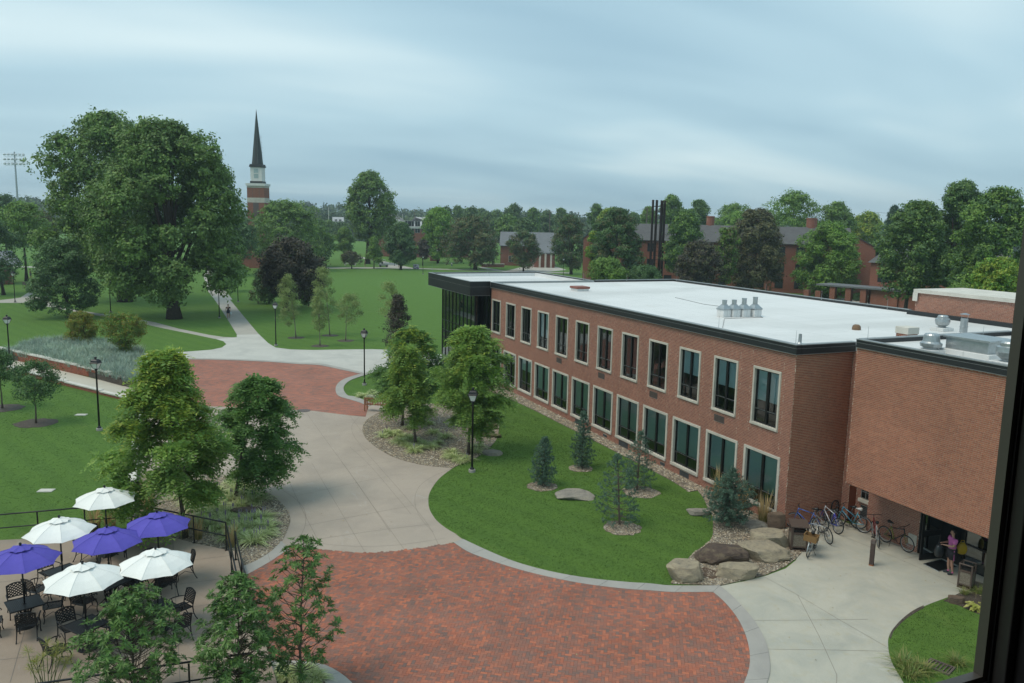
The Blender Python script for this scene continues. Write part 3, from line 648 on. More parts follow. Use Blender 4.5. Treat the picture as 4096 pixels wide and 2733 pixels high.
def louver(x0, x1, z0, z1, y, mat, n):
    b = MB(); b.box((x0, y+.004, z0), (x1, y+.03, z1)); o = part(b, 'louver', Mt['darkmetal'])
    s = MB(); fr = .025
    s.box((x0, y-.012, z0), (x1, y+.003, z0+fr)); s.box((x0, y-.012, z1-fr), (x1, y+.003, z1)); s.box((x0, y-.011, z0+fr), (x0+fr, y+.003, z1-fr)); s.box((x1-fr, y-.011, z0+fr), (x1, y+.003, z1-fr))
    h_ = (z1-z0-2*fr)/n
    for k in range(n): s.box((x0+fr, y-.008, z0+fr+k*h_), (x1-fr, y+.002, z0+fr+(k+.62)*h_))
    sub(s, 'blade', mat, o); return o
for a, b_, c, d in vents: louver(a, b_, c, d, Y1, Mt['louver'], 6)
for a, b_, c, d in lows: louver(a, a+c, b_, d, Y1, Mt['greylouver'], 5)
for a, b_, c, d in smalls: louver(a, a+c, b_, d, Y1, Mt['greylouver'], 3)
# rooms behind the glass
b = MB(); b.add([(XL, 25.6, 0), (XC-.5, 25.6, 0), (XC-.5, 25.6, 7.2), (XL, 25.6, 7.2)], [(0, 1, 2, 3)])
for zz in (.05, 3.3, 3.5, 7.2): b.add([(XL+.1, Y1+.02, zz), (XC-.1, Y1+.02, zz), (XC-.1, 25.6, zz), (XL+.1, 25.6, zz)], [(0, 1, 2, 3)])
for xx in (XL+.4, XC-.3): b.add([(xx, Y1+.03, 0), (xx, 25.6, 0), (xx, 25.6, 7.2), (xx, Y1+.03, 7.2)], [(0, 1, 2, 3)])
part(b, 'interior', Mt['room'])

# --- dark metal fascia in panels, coping on top
def fascia_run(p0, p1, nrm, z0, z1, plen=2.4, coping=True, dep=.1, lip=True):
    p0, p1, nrm = Vector(p0), Vector(p1), Vector(nrm); L = (p1-p0).length; d = (p1-p0)/L; n = max(1, round(L/plen)); o = None
    for k in range(n):
        b = MB(); a, c = p0 + d*(L*k/n + .003), p0 + d*(L*(k+1)/n - .003)
        q = [a + nrm*dep, c + nrm*dep, c - nrm*.15, a - nrm*.15]
        b.add([(v.x, v.y, z) for z in (z0, z1) for v in q], [(3, 2, 1, 0), (4, 5, 6, 7), (0, 1, 5, 4), (1, 2, 6, 5), (2, 3, 7, 6), (3, 0, 4, 7)])
        o = part(b, 'fascia_panel', Mt['fascia'])
    if coping:
        b = MB()
        for zz, h_, e_ in ((z1, .035, .03), (z0-.022, .018, .012), (z0 + (z1-z0)*.62, .012, .006)):
            a, c = p0 - d*0.0, p1 + d*0.0; q = [a + nrm*(dep+e_), c + nrm*(dep+e_), c - nrm*.15, a - nrm*.15]
            b.add([(v.x, v.y, z) for z in (zz+.002, zz+h_) for v in q], [(3, 2, 1, 0), (4, 5, 6, 7), (0, 1, 5, 4), (1, 2, 6, 5), (2, 3, 7, 6), (3, 0, 4, 7)])
            if not lip: break
        part(b, 'coping', Mt['trim'])
fascia_run((XL, Y1, 0), (XC+.1, Y1, 0), (0, -1, 0), 7.30, 7.66, 3.2)
fascia_run((XC, Y1+.16, 0), (XC, YR, 0), (1, 0, 0), 7.302, 7.659, 1.6)
# roof membrane (main block) and low kerbs at its back and left edges
b = MB(); b.box((XL+.1, Y1+.05, 7.3), (XC-.05, 40.0, 7.56)); b.box((XC-.05, YR+.05, 7.3), (-12.0, 40.0, 7.56)); rf = part(b, 'roof_membrane', Mt['membrane'])
fascia_run((-33.6, 40.0, 0), (XL, 40.0, 0), (0, 1, 0), 7.2, 7.70, 3.5, True, .05, False)
fascia_run((XL-.0, 32.4, 0), (XL, 40.1, 0), (-1, 0, 0), 7.2, 7.70, 3.5, True, .05, False)
b = MB(); b.box((XL-.12, Y1+.16, 7.5), (XL+.12, 32.3, 7.70)); part(b, 'roof_divider', Mt['trim'])
# back walls so that the block is closed from the sides
b = MB(); b.box((XL+.3, 25.7, 0), (XC-.3, 39.9, 7.29)); b.box((XC-.29, 28.9, 0), (-12.5, 39.9, 7.29)); part(b, 'back_block', Mt['room'])

# --- glazed pavilion at the far end
PX0, PX1, PY0, PY1 = -67.45, XL, 21.71, 32.1
fascia_run((PX0, PY0, 0), (PX1, PY0, 0), (0, -1, 0), 6.65, 7.70, 2.55, True, .0)
fascia_run((PX1, PY0+.16, 0), (PX1, Y1-.1, 0), (1, 0, 0), 6.652, 7.698, 1.6, True, .0)
fascia_run((PX0, PY1, 0), (PX0, PY0+.16, 0), (-1, 0, 0), 6.652, 7.698, 2.55, True, .0)
fascia_run((PX1, PY1, 0), (PX0, PY1, 0), (0, 1, 0), 6.65, 7.70, 2.55, True, .0, False)
b = MB(); b.box((PX0+.14, PY0+.14, 7.2), (PX1-.13, PY1-.14, 7.36)); b.box((PX0+.151, PY1-.30, 7.36), (PX1-.2, PY1-.151, 7.62)); b.box((PX0+.151, PY0+.151, 7.36), (PX0+.26, PY1-.30, 7.62))
part(b, 'pavilion_roof', Mt['membrane'])
b = MB(); b.box((PX0+.01, PY0+.02, 6.645), (PX1-.01, PY1-.2, 6.66)); part(b, 'soffit', Mt['soffit'])
GX0, GX1, GY = -66.5, -58.7, 22.71
def curtain(p0, p1, z0, z1, n, trans, name='curtain_wall'):
    p0, p1 = Vector(p0), Vector(p1); d = (p1-p0); L = d.length; d.normalize(); nr = Vector((d.y, -d.x, 0)); b = MB()
    def bar(a, c, za, zb, t0, t1):
        q = [a + nr*t1, c + nr*t1, c + nr*t0, a + nr*t0]
        b.add([(v.x, v.y, z) for z in (za, zb) for v in q], [(3, 2, 1, 0), (4, 5, 6, 7), (0, 1, 5, 4), (1, 2, 6, 5), (2, 3, 7, 6), (3, 0, 4, 7)])
    for k in range(n+1):
        c = p0 + d*(L*k/n); bar(c - d*.03, c + d*.03, z0, z1, -.05, .045)
    zs = [z0] + trans + [z1]
    for z in zs: bar(p0 + d*.031, p1 - d*.031, max(z0, z-.035), min(z1, z+.035), -.04, .03)
    o = part(b, name, Mt['darkmetal'])
    for k in range(n):
        for za, zb in zip(zs, zs[1:]):
            a, c = p0 + d*(L*k/n+.03), p0 + d*(L*(k+1)/n-.03); g_ = MB(); ty = random.uniform(-.004, .004)
            g_.add([(a.x, a.y, za), (c.x+nr.x*ty, c.y+nr.y*ty, za), (c.x, c.y, zb), (a.x, a.y, zb)], [(0, 1, 2, 3)]); sub(g_, 'pane', Mt['tower_glass'], o)
    return o
curtain((GX0, GY, 0), (GX1, GY, 0), .05, 6.645, 9, [2.9, 3.75])
curtain((GX1, GY+.06, 0), (GX1, Y1+.2, 0), .05, 6.645, 1, [2.9, 3.75])
curtain((GX1+.06, Y1+.25, 0), (XL-.02, Y1+.25, 0), .05, 6.645, 2, [2.9, 3.75])
curtain((GX0, 31.5, 0), (GX0, GY+.06, 0), .05, 6.645, 9, [2.9, 3.75])
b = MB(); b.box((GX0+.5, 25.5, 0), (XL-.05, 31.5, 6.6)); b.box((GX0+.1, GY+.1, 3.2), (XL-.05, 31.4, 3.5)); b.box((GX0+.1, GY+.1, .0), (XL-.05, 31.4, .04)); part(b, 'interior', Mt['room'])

# --- overhanging entrance block on the right
X2, SZ = -23.1, 2.33
ov = part(wall_back(11.1, SZ, 7.78, [], (X2, Y2, 0), (1, 0, 0), (0, -1, 0)), 'overhang_wall', Mt['mortar'])
OB = wall_bricks(11.1, SZ, 7.78, [], [])
cen = np.stack([X2 + (OB[:, 0]+OB[:, 1])/2, np.full(len(OB), Y2), (OB[:, 2]+OB[:, 3])/2], 1)
pj = np.array([proj(q) for q in cen]); ok_ = (pj[:, 0] < 3930 - (pj[:, 1]-2200)*.1) & (OB[:, 1]-OB[:, 0] > .15) & (pj[:, 1] < 2250)
od = np.argsort(np.where(ok_, pj[:, 2], 1e9))[:300]; mk = np.ones(len(OB), bool); mk[od] = False
brick_boxes(OB[mk], (X2, Y2, 0), (1, 0, 0), (0, -1, 0), mat='warmbrick', parent=ov)
b = MB(); wS, hS = SL-MJ, CH-MJ; b.box((-wS/2, 0, -hS/2), (wS/2, .016, hS/2)); o = None
for n, i in enumerate(od):
    c = b.build('brick', Mt['warmbrick'], ov) if n == 0 else o.copy()
    if n == 0: o = c
    else: link(c)
    c.parent = ov; c.location = (cen[i, 0], cen[i, 1] - rng.uniform(0, .0016), cen[i, 2]); c.scale = ((OB[i, 1]-OB[i, 0])/wS, 1, 1)
fascia_run((X2, Y2, 0), (-12, Y2, 0), (0, -1, 0), 7.80, 8.09, 3.0, True, .06)
fascia_run((X2, 33.6, 0), (X2, Y2+.16, 0), (-1, 0, 0), 7.80, 8.09, 3.0, True, .06, False)
b = MB(); b.box((X2+.02, Y2+.02, SZ-.02), (-12, YR-.02, SZ+.05)); part(b, 'soffit', Mt['soffit'])
b = MB(); b.box((X2, Y2+.013, SZ+.06), (X2+.2, 27.5, 7.79)); part(b, 'side_wall', Mt['lowbrick'])
b = MB(); b.box((X2+.1, Y2+.1, 7.6), (-12, 33.6, 7.93)); part(b, 'roof_membrane', Mt['membrane'])
b = MB(); b.box((X2+.17, 33.45, 7.7), (-12, 33.7, 8.02)); part(b, 'roof_divider', Mt['fascia'])
b = MB(); b.box((-33.0, 39.0, 7.5), (-12, 39.25, 7.78)); part(b, 'roof_divider', Mt['fascia'])
# taller wing with a stone-capped brick parapet at the back
b = MB(); b.box((-33.4, 40.1, 0), (-12, 44, 8.72)); tw = part(b, 'rear_wing', Mt['mortar'])
brick_boxes(wall_bricks(21.4, 7.5, 8.72, [], []), (-33.4, 40.09, 0), (1, 0, 0), (0, -1, 0), parent=tw)
b = MB(); b.box((-33.5, 39.98, 8.725), (-12, 44.1, 8.93)); b.box((-33.52, 39.97, 8.25), (-33.2, 40.0, 8.72)); part(b, 'cap_stone', Mt['capstone'])

# --- recessed entrance wall under the overhang
NX0, NX1, DX = -24.46, -23.44, -20.95
rops = [(NX0-XC, NX1-XC, 0, 2.5)]
rw = part(wall_back(DX-XC, 0, 7.3, rops, (XC, YR, 0), (1, 0, 0), (0, -1, 0)), 'recess_wall', Mt['mortar'])
RB = wall_bricks(DX-XC, 0, 7.3, rops, []); RB = RB[(RB[:, 3] < 2.45) | (RB[:, 1] < 2.2)]
brick_boxes(RB, (XC, YR, 0), (1, 0, 0), (0, -1, 0), parent=rw)
nb = part(wall_back(NX1-NX0, 0, 2.5, [(.28, .98, 1.10, 2.0)], (NX0, YR+.42, 0), (1, 0, 0), (0, -1, 0)), 'niche_wall', Mt['mortar'])
brick_boxes(wall_bricks(NX1-NX0, 0, 2.5, [(.28, .98, 1.06, 2.0), (.30, .98, .25, .80)], []), (NX0, YR+.42, 0), (1, 0, 0), (0, -1, 0), parent=nb)
b = MB(); b.box((NX0-.05, YR+.013, 0), (NX0, YR+.45, 2.5)); b.box((NX1, YR+.013, 0), (NX1+.05, YR+.45, 2.5)); part(b, 'niche_side', Mt['lowbrick'])
wx0, wx1, wz0, wz1 = NX0+.28, NX0+.98, 1.10, 2.0; yy = YR+.40
b = MB(); b.box((wx0-.06, YR+.30, wz0-.14), (wx1+.04, YR+.52, wz0)); sw = part(b, 'small_window', Mt['stone'])
s = MB()
for k in range(4): s.box((wx0+(wx1-wx0)*k/3-.014, yy+.002, wz0), (wx0+(wx1-wx0)*k/3+.014, yy+.04, wz1))
for k in range(4): s.box((wx0, yy, wz0+(wz1-wz0)*k/3-.012), (wx1, yy+.038, wz0+(wz1-wz0)*k/3+.012))
sub(s, 'glazing_bar', Mt['trim'], sw)
for k in range(3):
    for j in range(3):
        g_ = MB(); a0, a1 = wx0+(wx1-wx0)*k/3+.014, wx0+(wx1-wx0)*(k+1)/3-.014; c0, c1 = wz0+(wz1-wz0)*j/3+.012, wz0+(wz1-wz0)*(j+1)/3-.012
        g_.add([(a0, yy+.02, c0), (a1, yy+.02, c0), (a1, yy+.02, c1), (a0, yy+.02, c1)], [(0, 1, 2, 3)]); sub(g_, 'pane', Mt['glass'], sw)
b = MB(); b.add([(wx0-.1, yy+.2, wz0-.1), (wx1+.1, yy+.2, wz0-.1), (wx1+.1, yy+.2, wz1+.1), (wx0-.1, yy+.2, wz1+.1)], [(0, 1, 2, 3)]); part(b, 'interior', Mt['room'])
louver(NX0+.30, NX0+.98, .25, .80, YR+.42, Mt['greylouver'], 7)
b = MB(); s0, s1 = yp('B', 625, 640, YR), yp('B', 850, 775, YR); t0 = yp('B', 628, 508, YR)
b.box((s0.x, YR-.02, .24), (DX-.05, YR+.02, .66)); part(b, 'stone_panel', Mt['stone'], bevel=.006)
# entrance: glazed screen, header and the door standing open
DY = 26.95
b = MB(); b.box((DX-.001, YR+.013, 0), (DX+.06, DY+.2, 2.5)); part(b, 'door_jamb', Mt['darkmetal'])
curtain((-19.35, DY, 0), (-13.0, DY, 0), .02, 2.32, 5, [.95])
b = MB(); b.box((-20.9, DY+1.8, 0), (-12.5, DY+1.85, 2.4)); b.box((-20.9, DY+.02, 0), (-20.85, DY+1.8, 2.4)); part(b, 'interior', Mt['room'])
b = MB(); b.box((-20.9, DY+.02, .0), (-12.5, DY+1.8, .015)); part(b, 'vestibule_floor', Mt['soffit'])
def door(hinge, tip, h_=2.12):
    hinge, tip = Vector(hinge), Vector(tip); d = (tip-hinge); L = d.length; d.normalize(); nr = Vector((d.y, -d.x, 0)); b = MB()
    def bx_(u0, u1, z0, z1, t=.024):
        q = [hinge + d*u0 - nr*t, hinge + d*u1 - nr*t, hinge + d*u1 + nr*t, hinge + d*u0 + nr*t]
        b.add([(v.x, v.y, z) for z in (z0, z1) for v in q], [(3, 2, 1, 0), (4, 5, 6, 7), (0, 1, 5, 4), (1, 2, 6, 5), (2, 3, 7, 6), (3, 0, 4, 7)])
    bx_(0, .11, .02, h_); bx_(L-.11, L, .02, h_); bx_(.11, L-.11, .02, .24, .023); bx_(.11, L-.11, .95, 1.16, .023); bx_(.11, L-.11, h_-.12, h_, .023)
    o = part(b, 'door', Mt['darkmetal'])
    for z0, z1 in ((.24, .95), (1.16, h_-.12)):
        g_ = MB(); q = [hinge + d*.11, hinge + d*(L-.11)]; g_.add([(q[0].x, q[0].y, z0), (q[1].x, q[1].y, z0), (q[1].x, q[1].y, z1), (q[0].x, q[0].y, z1)], [(0, 1, 2, 3)]); sub(g_, 'pane', Mt['tower_glass'], o)
    hb = MB(); a = hinge + d*.2 + nr*.05; c = hinge + d*(L-.2) + nr*.05; hb.tube([(a.x, a.y, 1.03), (c.x, c.y, 1.03)], .014); sub(hb, 'push_bar', Mt['galv'], o)
    nt_ = MB(); a = hinge + d*(L-.30) + nr*.028; c = hinge + d*(L-.16) + nr*.028; nt_.add([(a.x, a.y, 1.28), (c.x, c.y, 1.28), (c.x, c.y, 1.48), (a.x, a.y, 1.48)], [(0, 1, 2, 3)]); sub(nt_, 'paper_notice', Mt['white'], o)
    return o
door((-20.26, 26.93, 0), (-20.40, 25.97, 0))
door((-20.82, 26.97, 0), (-20.30, 26.97, 0))

# ------------------------------------------------------------------ things standing on the roof
def rz_at(zn, x, y, z): return gp(zn, x, y, z)
RGV = 'square sheet-metal roof vents in a row'
ordn = ['first', 'second', 'third', 'last']
for k, (x, hh) in enumerate(((572, .20), (686, .21), (803, .29), (932, .35))):
    p = rz_at('O', x, 492 - k*1.5, 7.56); t = empty('roof_vent', p, R(4))
    tag(t, 'grey metal roof vent on white kerb, %s of four from the left' % ordn[k], 'vent', RGV)
    b = MB(); b.box((-.26, -.26, 0), (.26, .26, .38)); b.build('kerb_box', Mt['membrane'], t, bevel=.02)
    b = MB(); b.lathe([(.40, .38), (.40, .44), (.17, .64), (.17, .66)], 4, ph=math.pi/4); b.build('hood', Mt['galv'], t)
    b = MB(); b.lathe([(.125, .66), (.125, .66+hh), (.14, .66+hh), (.14, .69+hh)], 14); b.build('stack', Mt['galv'], t)
def exhaust_fan(zn, x, y, z, s, label, dome):
    t = empty('roof_fan', rz_at(zn, x, y, z)); t.scale = (s, s, s); tag(t, label, 'roof fan')
    b = MB(); b.box((-.52, -.52, 0), (.52, .52, .22)); b.build('kerb_box', Mt['membrane'], t, bevel=.02)
    if dome:
        b = MB(); b.lathe([(.36, .22), (.36, .30), (.50, .36), (.52, .52), (.46, .56)], 20); b.build('collar', Mt['galv'], t, smooth=False)
        b = MB(); b.lathe([(.46, .56), (.40, .62), (.36, .92), (.30, 1.0), (.0, 1.02)], 20, cap=False); b.build('cowl', Mt['galv'], t)
    else:
        b = MB(); b.lathe([(.22, .22), (.24, .30), (.42, .42), (.46, .60), (.48, .62), (.46, .82), (.36, .86)], 20); b.build('housing', Mt['galv'], t)
        b = MB(); b.lathe([(.34, .86), (.34, .98), (.28, 1.05), (0, 1.07)], 20, cap=False); b.build('cowl', Mt['galv'], t)
exhaust_fan('Q', 1060, 285, 7.56, .70, 'round metal roof fan on white kerb beside the tall pipe stack', False)
exhaust_fan('Q', 880, 640, 7.93, .72, 'domed grey roof fan just behind the dark fascia', True)
exhaust_fan('Q', 2085, 850, 7.93, .80, 'round metal roof fan cut by the window frame at right', False)
t = empty('roof_stack', rz_at('Q', 1392, 372, 7.56)); t.scale = (.82,)*3; tag(t, 'light grey tall pipe stack on the white roof', 'vent pipe')
b = MB(); b.lathe([(.22, 0), (.22, .22)], 18); b.build('base', Mt['membrane'], t)
b = MB(); b.lathe([(.20, .22), (.20, .52), (.22, .53), (.22, .56), (.19, .57), (.19, .98), (.17, .98)], 18); b.build('pipe', Mt['galv'], t)
b = MB(); b.lathe([(.02, 1.22), (.26, 1.22), (.02, 1.30)], 18); b.tube([(.18, 0, .95), (.2, 0, 1.22)], .012); b.tube([(-.18, 0, .95), (-.2, 0, 1.22)], .012); b.build('rain_cap', Mt['galv'], t)
t = empty('air_handler', rz_at('Q', 1610, 690, 7.93), R(2)); tag(t, 'low grey boxy air handler on the near white roof', 'air handler')
b = MB(); b.box((-.95, -.75, 0), (.95, .75, .22)); b.build('kerb_box', Mt['membrane'], t, bevel=.02)
b = MB(); b.box((-.80, -.62, .22), (.80, .62, .62)); b.build('casing', Mt['galv'], t, bevel=.01)
b = MB(); b.box((-.88, -.70, .622), (.88, .70, .70)); b.build('lid', Mt['galv'], t, bevel=.015)
t = empty('roof_pipe', rz_at('O', 1466, 806, 7.56)); tag(t, 'short dark vent pipe near the roof corner', 'vent pipe')
b = MB(); b.lathe([(.11, 0), (.075, .05), (.065, .40), (.055, .40), (.055, .3)], 14); b.build('pipe', Mt['galv'], t)
t = empty('roof_pipe', rz_at('O', 2130, 645, 7.56)); tag(t, 'rusty mushroom vent cap on the white roof', 'vent pipe')
b = MB(); b.lathe([(.20, 0), (.20, .10), (.17, .20), (.10, .25), (0, .26)], 16, cap=False); b.build('cap', plain('rust', (.24, .14, .07), .8, .3, (.16, .12, .09), 6), t)
t = empty('roof_hatch', rz_at('p', 2319, 1163, 7.56)); tag(t, 'red-brown roof hatch on white kerb', 'hatch')
b = MB(); b.box((-.50, -.45, 0), (.50, .45, .16)); b.build('kerb_box', Mt['membrane'], t, bevel=.02)
b = MB(); b.box((-.56, -.52, .162), (.56, .52, .31)); b.build('lid', plain('hatch_red', (.24, .085, .06), .6), t, bevel=.03)
# brick chimney stub with pale cap
cp_ = Vector((-24.6, 29.2, 7.56)); dd = math.hypot(cp_.x, cp_.y); ctop = z_at(*px('Q', 300, 207), dd)
t = empty('brick_chimney', cp_); tag(t, 'square brick chimney with pale stone cap beside the dark fascia', 'chimney')
b = MB(); b.box((-.29, -.29, 0), (.29, .29, ctop-7.56-.3)); sh = b.build('shaft', Mt['mortar'], t)
for org, u, nr in (((-.29, -.30, 0), (1, 0, 0), (0, -1, 0)), ((.30, -.29, 0), (0, 1, 0), (1, 0, 0))):
    brick_boxes(wall_bricks(.58, 0, ctop-7.56-.3, [], []), org, u, nr, mat='lowbrick', parent=sh)
b = MB(); b.box((-.33, -.33, ctop-7.56-.298), (.33, .33, ctop-7.56)); b.build('cap', Mt['capstone'], t, bevel=.02)
rods = [('O', 20, 62, 7.70), ('O', 1066, 192, 7.70), ('O', 1720, 285, 7.70), ('U', 310, 152, 7.70), ('U', 1172, 165, 7.70), ('G', 112, 1138, 7.70), ('G', 695, 1145, 7.70), ('O', 513, 622, 7.66), ('O', 1418, 812, 7.66), ('P', 1842, 440, 8.09), ('H', 1612, 1270, 7.70), ('Q', 1342, 425, 8.05), ('Q', 1700, 430, 8.05)]
for zn, x, y, z in rods:
    b = MB(); p = gp(zn, x, y, z); b.tube([(0, 0, -.04), (0, 0, .02)], .022, 6); b.tube([(0, 0, .02), (0, 0, .55)], [.009, .005], 5); o = b.build('lightning_rod', Mt['galv']); o.location = p
    tag(o, 'thin lightning rod standing on the roof edge', 'lightning rod', 'lightning rods along the flat roof')
b = MB(); pts = [gp('O', x, y, 7.57) for x, y in ((0, 265), (150, 300), (340, 345), (530, 370))]; b.tube(pts, .012, 5); b.tube([gp('O', x, y, 7.57) for x, y in ((560, 620), (580, 515), (800, 506), (1000, 500), (1035, 500), (1000, 488), (975, 490))], .010, 5)
tag(b.build('roof_cable', Mt['black']), 'dark cable snaking across the white roof to the vents', 'cable')
# ------------------------------------------------------------------ trees and plants
RH = np.array([RGT[0], RGT[1], 0.0]); RH /= np.linalg.norm(RH)
def unit(a): return a/np.maximum(np.linalg.norm(a, axis=-1, keepdims=True), 1e-9)
def blades(P, Nn, A, ln, wd, fold=.12):
    "leaf-shaped quads: P centres, Nn normals, A long axes"
    A = unit(A - Nn*(A*Nn).sum(1, keepdims=True)); Bx = np.cross(Nn, A); ln = np.broadcast_to(ln, (len(P),))[:, None]; wd = np.broadcast_to(wd, (len(P),))[:, None]
    v = np.stack([P - A*ln*.5, P + Bx*wd*.5 - A*ln*.04 + Nn*wd*fold, P + A*ln*.5, P - Bx*wd*.5 - A*ln*.04 + Nn*wd*fold], 1)
    return v.reshape(-1, 3), np.arange(len(P)*4).reshape(-1, 4)
PROF = dict(round=[(0, .45), (.15, .82), (.4, 1), (.65, .92), (.85, .62), (1, .18)], dome=[(0, .8), (.2, 1), (.5, .96), (.78, .70), (1, .22)],
            cone=[(0, .72), (.12, 1), (.45, .68), (.75, .34), (1, .06)], vase=[(0, .28), (.25, .72), (.55, 1), (.8, .85), (1, .32)],
            tall=[(0, .55), (.2, .9), (.45, 1), (.7, .72), (.88, .48), (1, .2)], spread=[(0, .6), (.3, 1), (.6, .95), (.85, .6), (1, .2)], pyramid=[(0, .72), (.18, 1), (.45, .84), (.72, .52), (.9, .26), (1, .1)], column=[(0, .6), (.2, 1), (.6, .9), (.85, .6), (1, .15)])
def prof(name, t):
    p_ = PROF[name]; return np.interp(t, [a for a, b in p_], [b for a, b in p_])
def lobes(rg, Rw, z0, z1, pf, n, lr, fill=.95):
    out_ = []
    for i in range(n):
        t = (i + rg.uniform(0, 1))/n; t = t**.92; a = i*2.39996 + rg.uniform(-.5, .5); r = prof(pf, t)*Rw
        L = lr*Rw*rg.uniform(.55, 1.4)*(.55 + .45*prof(pf, t)); rad = max(r*fill*rg.uniform(.85, 1.15) - L*.6, 0)*math.sqrt(rg.uniform(.35, 1))
        out_.append((rad*math.cos(a), rad*math.sin(a), min(z0 + (z1-z0)*t, z1 - L*.55), L))
    return out_
def crown_pts(rg, lb, clumps, lpc, cr, flat=.75, inner=.18, sq=.76):
    P, D = [], []
    for x, y, z, L in lb:
        d = unit(rg.normal(size=(clumps, 3)) + np.array([0, 0, .22])); rr = rg.uniform(.72, 1.06, (clumps, 1)); sp_ = rg.random(clumps) < .13; rr[sp_] *= rg.uniform(1.05, 1.24, (sp_.sum(), 1)); k = rg.random(clumps) < inner; rr[k] *= rg.uniform(.35, .8, (k.sum(), 1))
        c = np.array([x, y, z]) + d*rr*L*np.array([1, 1, sq])
        p = np.repeat(c, lpc, 0) + rg.normal(size=(clumps*lpc, 3))*cr*np.array([1, 1, flat]); P.append(p); D.append(np.repeat(d, lpc, 0))
    return np.concatenate(P), np.concatenate(D)
def trunk_mesh(rg, h, r0, lb, nl, fork=.35, wob=.02, lean=(0, 0)):
    b = MB(); n = 7; pts = []; rad = []
    for i in range(n):
        t = i/(n-1); pts.append(Vector((lean[0]*t + rg.normal()*wob*h*t, lean[1]*t + rg.normal()*wob*h*t, h*t))); rad.append(r0*(1.35 - .35*min(t*9, 1))*(1 - .72*t) if i else r0*1.55)
    pts[0] = Vector((0, 0, -.05)); b.tube(pts, rad, 8)
    for k in np.argsort(rg.random(len(lb)))[:nl]:
        x, y, z, L = lb[k]; e_ = Vector((x, y, z)); t = min(max(fork + rg.uniform(0, .5), 0), .92); f_ = t*(n-1); i = min(int(f_), n-2); s = pts[i].lerp(pts[i+1], f_-i)
        if e_.z < s.z + .1: s = pts[max(i-1, 1)].copy()
        m_ = s.lerp(e_, .5) + Vector((0, 0, (e_-s).length*.10)); rr = r0*(1-.72*t)*.55
        b.tube([s, m_, e_], [rr, rr*.6, rr*.22], 6)
    return b
LEAF = dict(
    oak=leafmat('oak_leaf', [(.083, .162, .041), (.134, .234, .058), (.189, .298, .077)], .22, .5, .22, .45),
    maple=leafmat('dark_leaf', [(.053, .120, .044), (.085, .171, .058), (.127, .224, .077)], .2, .5, .3, .4),
    green=leafmat('green_leaf', [(.101, .205, .041), (.157, .278, .058), (.224, .354, .073)], .25, .5, .25, .4),
    bright=leafmat('bright_leaf', [(.111, .249, .037), (.177, .332, .053), (.243, .415, .073)], .28, .5, .25, .4),
    yellow=leafmat('yellow_green_leaf', [(.189, .290, .044), (.287, .384, .061), (.398, .456, .070)], .3, .5, .3, .4),
    olive=leafmat('brown_green_leaf', [(.092, .108, .050), (.125, .135, .062), (.158, .148, .072)], .2, .6, .3, .5),
    purple=leafmat('purple_leaf', [(.044, .040, .032), (.066, .056, .044), (.082, .078, .052)], .12, .5, .4, .5),
    birch=leafmat('birch_leaf', [(.190, .270, .100), (.255, .335, .125), (.320, .375, .135)], .35, .5, .5, .3),
    pinnate=leafmat('pinnate_leaf', [(.165, .301, .083), (.230, .378, .094), (.307, .443, .109)], .42, .5, .55, .5),
    pinnate2=leafmat('dark_pinnate_leaf', [(.100, .212, .068), (.136, .266, .078), (.183, .319, .092)], .42, .5, .6, .4),
    gold=leafmat('gold_pinnate_leaf', [(.218, .342, .071), (.301, .413, .078), (.401, .454, .088), (.195, .330, .077)], .42, .5, .5, .5),
    magnolia=leafmat('magnolia_leaf', [(.055, .130, .034), (.080, .170, .042), (.115, .215, .054), (.150, .245, .070)], .22, .32, .9, .4),
    shrub=leafmat('shrub_leaf', [(.123, .189, .029), (.181, .246, .035), (.246, .261, .038), (.290, .174, .043)], .3, .5, .9, .4),
    lawntree=leafmat('lawn_tree_leaf', [(.055, .126, .048), (.085, .175, .059), (.128, .224, .078)], .22, .45, .8, .4),
    far=leafmat('far_leaf', [(.075, .140, .058), (.108, .183, .070), (.146, .231, .080)], .15, .7, .03, .6),
    pine=leafmat('pine_needle', [(.051, .112, .082), (.085, .162, .119), (.136, .221, .170), (.065, .122, .078)], .15, .5, 1.2, .3),
    wood=leafmat('woodland_leaf', [(.075, .124, .062), (.104, .156, .077), (.129, .184, .086)], .12, .8, .012, .6),
    liriope=leafmat('variegated_blade', [(.30, .42, .12), (.55, .62, .30), (.70, .74, .44), (.24, .36, .10)], .25, .5, 1.5, .2),
    reed=leafmat('reed_plume', [(.52, .39, .19), (.66, .50, .26), (.44, .33, .16)], .25, .7, 2, .2),
    reedleaf=leafmat('reed_leaf', [(.204, .238, .085), (.289, .272, .102), (.153, .204, .068)], .25, .6, 2, .2),
    lyme=leafmat('blue_grass', [(.20, .30, .27), (.30, .41, .36), (.40, .50, .43), (.24, .30, .20)], .2, .6, .5, .4),
    tawny=leafmat('tawny_seed', [(.312, .252, .120), (.240, .228, .108)], .2, .7, 1, .2),
    hosta=leafmat('hosta_leaf', [(.374, .396, .099), (.528, .506, .176), (.308, .352, .077)], .3, .4, 3, .2),
    grasstuft=leafmat('grass_tuft', [(.038, .092, .012), (.054, .121, .017), (.072, .146, .023)], .2, .7, .5, .3),
    daylily=leafmat('daylily_leaf', [(.102, .187, .043), (.187, .255, .068), (.340, .289, .119)], .25, .5, 2, .3),
    papyrus=leafmat('papyrus_leaf', [(.204, .289, .085), (.340, .374, .102), (.510, .459, .119)], .3, .5, 2, .3))
def depth_of(p): return (np.array(p) - CAM) @ FWD
